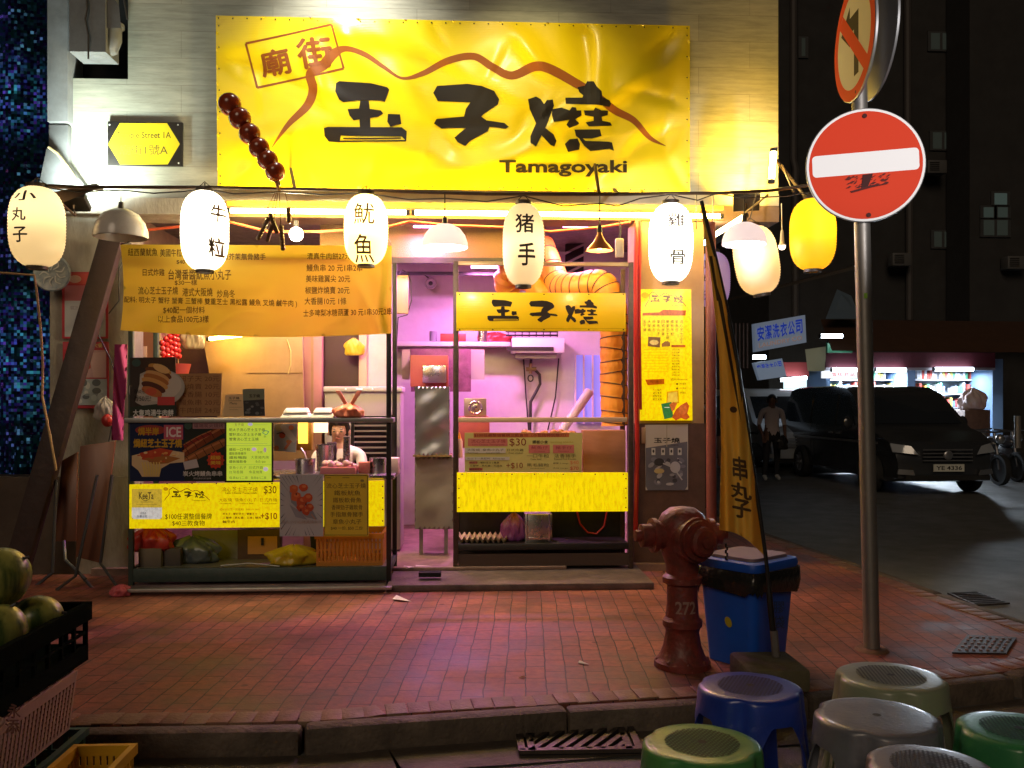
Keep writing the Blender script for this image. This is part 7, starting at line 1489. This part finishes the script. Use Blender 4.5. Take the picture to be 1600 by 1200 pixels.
# ================================================================== PEOPLE
def person(lab, root, J, E, rad, segmat, mats, hair=None, face=None, facing=(0, -1, 0)):
    me = bpy.data.meshes.new('person_skeleton'); names = list(J); idx = {n: i for i, n in enumerate(names)}; root = Vector(root)
    me.from_pydata([J[n] for n in names], [(idx[a], idx[b]) for a, b in E], []); o = bpy.data.objects.new('person_skeleton', me); COL.objects.link(o)
    sk = o.modifiers.new('s', 'SKIN'); sk.use_smooth_shade = True; sb = o.modifiers.new('d', 'SUBSURF'); sb.levels = 2
    lay = me.skin_vertices[0] if me.skin_vertices else None
    if lay is None: bpy.context.view_layer.update(); lay = me.skin_vertices[0]
    for n in names: r = rad[n]; lay.data[idx[n]].radius = r if isinstance(r, tuple) else (r, r)
    lay.data[idx[names[0]]].use_root = True
    dg = bpy.context.evaluated_depsgraph_get(); dg.update(); em = bpy.data.meshes.new_from_object(o.evaluated_get(dg)); bpy.data.objects.remove(o)
    em.materials.clear()
    for m in mats: em.materials.append(m)
    seg = [(Vector(J[a]), Vector(J[b]), segmat(a, b)) for a, b in E]
    for p in em.polygons:
        best = min(seg, key=lambda s: (p.center - (s[0] + (s[1] - s[0]) * max(0, min(1, (p.center - s[0]).dot(s[1] - s[0]) / ((s[1] - s[0]).length_squared + 1e-9))))).length); p.material_index = best[2]; p.use_smooth = True
    em.name = 'person'; b = bpy.data.objects.new('person', em); COL.objects.link(b); b.location = root; tag(b, lab, 'person')
    Hd = Vector(J['head']) + root; f = Vector(facing).normalized(); sx = f.cross(Vector((0, 0, 1))).normalized()
    if hair:
        mb = MB(); n = 20
        def hf(u, v):
            a = u * 2 * math.pi; pol = v * 2.15; d = Vector((math.cos(a) * math.sin(pol), math.sin(a) * math.sin(pol), math.cos(pol)))
            fr = d.dot(f); k_ = .112
            if fr > .42 and d.z < .42: k_ = .068
            return Hd + Vector((0, 0, .035)) - f * .012 + Vector((d.x * k_ * .88, d.y * k_ * .95, d.z * k_ * 1.06))
        mb.grid(24, 12, hf); mb.build('hair', hair, b, angle=80)
    if face:
        mb = MB(); q = lambda x, y, z: Hd + sx * x + f * y + Vector((0, 0, z))
        for s in (-1, 1): mb.ball(q(s * .033, .080, .010), (.012, .012, .006), 8, 6, 0).ball(q(s * .034, .088, .034), (.018, .012, .005), 8, 6, 0); mb.ball(q(s * .092, -.0, .0), (.014, .02, .03), 8, 6, 1)
        mb.ball(q(0, .088, -.014), (.013, .016, .020), 8, 6, 1).ball(q(0, .086, -.05), (.024, .012, .007), 8, 6, 2); mb.build('face', face, b)
    return b
SKIN = mat('skin', (.55, .30, .20), .5); SKIND = mat('skin_dark', (.22, .11, .075), .5); HAIR = mat('hair_black', (.014, .010, .009), .4); LIP = mat('lips', (.40, .10, .09), .5); EYE = mat('eye_dark', (.02, .015, .012), .3)
def base_body(sh=.19, hip=.10):
    J = {'pelvis': (0, 0, .92), 'waist': (0, 0, 1.06), 'chest': (0, 0, 1.28), 'collar': (0, 0, 1.42), 'neck': (0, 0, 1.50), 'head': (0, -.01, 1.59), 'crown': (0, 0, 1.68)}
    r = {'pelvis': (.155, .12), 'waist': (.14, .105), 'chest': (.165, .115), 'collar': (.10, .085), 'neck': (.052, .052), 'head': (.082, .092), 'crown': (.062, .07)}
    E = [('pelvis','waist'),('waist','chest'),('chest','collar'),('collar','neck'),('neck','head'),('head','crown')]
    return J, r, E
def limbs(J, r, E, arms, legs, hand=True):
    for s, A in arms.items():
        sh, el, wr, d = A; J['shoulder' + s] = sh; J['elbow' + s] = el; J['wrist' + s] = wr; d = Vector(d).normalized()
        r['shoulder' + s] = .062; r['elbow' + s] = .043; r['wrist' + s] = .028; E += [('collar','shoulder' + s),('shoulder' + s,'elbow' + s),('elbow' + s,'wrist' + s)]
        pm = Vector(wr) + d * .075; J['palm' + s] = tuple(pm); r['palm' + s] = (.036, .018); E.append(('wrist' + s, 'palm' + s))
        sd = d.cross(Vector((0, 1, 0)) if abs(d.y) < .8 else Vector((0, 0, 1))).normalized()
        for k in range(4):
            p1 = pm + d * .03 + sd * (.026 - .0175 * k); p2 = p1 + d * (.035, .042, .038, .028)[k] + Vector((0, -.008, 0)); p3 = p2 + d * .022 + Vector((0, -.018, 0))
            for n, p in (('a', p1), ('b', p2), ('c', p3)): J['f%s%d%s' % (s, k, n)] = tuple(p); r['f%s%d%s' % (s, k, n)] = .0085
            E += [('palm' + s, 'f%s%da' % (s, k)), ('f%s%da' % (s, k), 'f%s%db' % (s, k)), ('f%s%db' % (s, k), 'f%s%dc' % (s, k))]
        t1 = Vector(wr) + d * .04 + sd * .036; t2 = t1 + d * .04 + sd * .016
        for n, p in (('a', t1), ('b', t2)): J['t%s%s' % (s, n)] = tuple(p); r['t%s%s' % (s, n)] = .010
        E += [('wrist' + s, 't%sa' % s), ('t%sa' % s, 't%sb' % s)]
    for s, (hp, kn, an, toe) in legs.items():
        J['hip' + s] = hp; J['knee' + s] = kn; J['ankle' + s] = an; J['toe' + s] = toe
        r['hip' + s] = .095; r['knee' + s] = .065; r['ankle' + s] = .045; r['toe' + s] = (.042, .03); E += [('pelvis','hip' + s),('hip' + s,'knee' + s),('knee' + s,'ankle' + s),('ankle' + s,'toe' + s)]
def smat(a, b):                                     # 0 skin, 1 shirt, 2 trousers, 3 shoes
    n = (a, b)
    if b.startswith('toe'): return 3
    if b.startswith(('hip', 'knee', 'ankle')): return 2
    if b in ('waist', 'chest', 'collar') or b.startswith(('shoulder',)): return 1
    if b.startswith('elbow'): return 1
    return 0
# seated vendor holding up a phone
J, r, E = base_body()
dz = -.42
for n in J: x, y, z = J[n]; J[n] = (x, y, z + dz)
limbs(J, r, E, {'L': ((-.20, 0, .97), (-.22, -.12, .74), (-.02, -.30, .91), (.12, -.02, 1)), 'R': ((.20, 0, .97), (.23, -.14, .74), (.10, -.31, .80), (-.2, -.1, 1))},
      {'L': ((-.10, -.05, .48), (-.13, -.45, .48), (-.13, -.42, .07), (-.13, -.56, .03)), 'R': ((.10, -.05, .48), (.13, -.45, .48), (.13, -.42, .07), (.13, -.56, .03))})
pv = W(530, 674, 8.15); hb = J['head'][2]; root = Vector((pv.x, 8.15, pv.z - hb - .01))
PINKT = mat('shirt_white', (.75, .66, .62), .8); DARKT = mat('trouser_dark', (.03, .03, .035), .8); SHOE = mat('shoe', (.3, .3, .3), .6); WSHOE = mat('shoe_white', (.6, .6, .6), .6)
person('vendor in a white T-shirt sitting behind the counter and holding up a phone', root, J, E, r, smat, [SKIN, PINKT, DARKT, SHOE], HAIR, [EYE, SKIN, LIP])
ph = root + Vector((-.012, -.36, 1.02)); t = thing('mobile_phone', 'dark mobile phone held up by the seated vendor', 'phone', ph)
MB().box(ph + Vector((-.042, -.005, -.075)), ph + Vector((.042, .006, .08))).build('phone_body', mat('phone_purple', (.10, .06, .10), .3), t, .006); mb = MB()
for x, z in ((.022, .055), (.004, .055), (.022, .032)): mb.lathe([(.001, -.009), (.008, -.009), (.009, -.005), (.001, -.005)], ph + Vector((-x - .004, 0, z)) , Matrix(((1,0,0),(0,0,1),(0,1,0))), 10)
mb.build('camera_lens', M_black, t)
t = thing('vendor_seat', 'low stool under the seated vendor', 'stool', (root.x, root.y, .06)); MB().box((root.x - .18, root.y - .2, root.z + .36), (root.x + .18, root.y + .12, root.z + .40)).build('seat', M_brown, t, .01)
for sx_ in (-.15, .12):
    for sy_ in (-.17, .06): MB().box((root.x + sx_, root.y + sy_, .06), (root.x + sx_ + .03, root.y + sy_ + .03, root.z + .359)).build('leg', M_brown, t)
# man in a pale T-shirt on the side street
J, r, E = base_body(); limbs(J, r, E, {'L': ((-.20, 0, 1.40), (-.26, .02, 1.12), (-.22, -.10, .92), (.1, -.3, -1)), 'R': ((.20, 0, 1.40), (.27, .03, 1.12), (.25, -.06, .88), (0, -.2, -1))},
      {'L': ((-.10, 0, .88), (-.13, -.05, .48), (-.15, .02, .09), (-.16, -.14, .04)), 'R': ((.10, 0, .88), (.12, .03, .48), (.13, .10, .09), (.14, -.06, .04))})
c = G(1206, 751, ROADZ); person('man in a pale T-shirt and dark trousers standing beside the black van', (c.x, c.y, ROADZ), J, E, r, smat, [SKIND, mat('shirt_pale', (.85, .70, .68), .8), DARKT, WSHOE], HAIR, [EYE, SKIND, LIP], (-.4, -1, 0))
c = W(1212 + 11, 690, 17.4); bag('shoulder_bag', 'small dark bag at the hip of the man in the side street', (c.x, c.y, c.z - .15), (.10, .07, .28), M_black, False, 81)
c = W(1094, 745, 12.2); person('dark clothed figure half hidden behind the red post', (c.x, 12.2, ROADZ), J, E, r, smat, [SKIND, mat('shirt_dark', (.035, .03, .03), .8), DARKT, SHOE], HAIR, [EYE, SKIND, LIP], (-.6, -1, 0))
# unseen spot added behind the viewer; stands in for the signs' reflective faces
l = light('sign_fill_spot', 'SPOT', (3.1, -4.2, 3.4), 2400, (1, .95, .92), .25, W(1350, 190, 5.3), 11, .5)

# a thing made of one single part is that part itself
for e in [o for o in COL.objects if o.type == 'EMPTY' and o.parent is None]:
    ch = list(e.children)
    if len(ch) == 1 and ch[0].type == 'MESH' and not ch[0].children:
        c = ch[0]; nm = e.name; c.parent = None; c.location = e.location.copy()
        for k in ('label', 'category', 'group'):
            if k in e: c[k] = e[k]
        bpy.data.objects.remove(e); c.name = nm
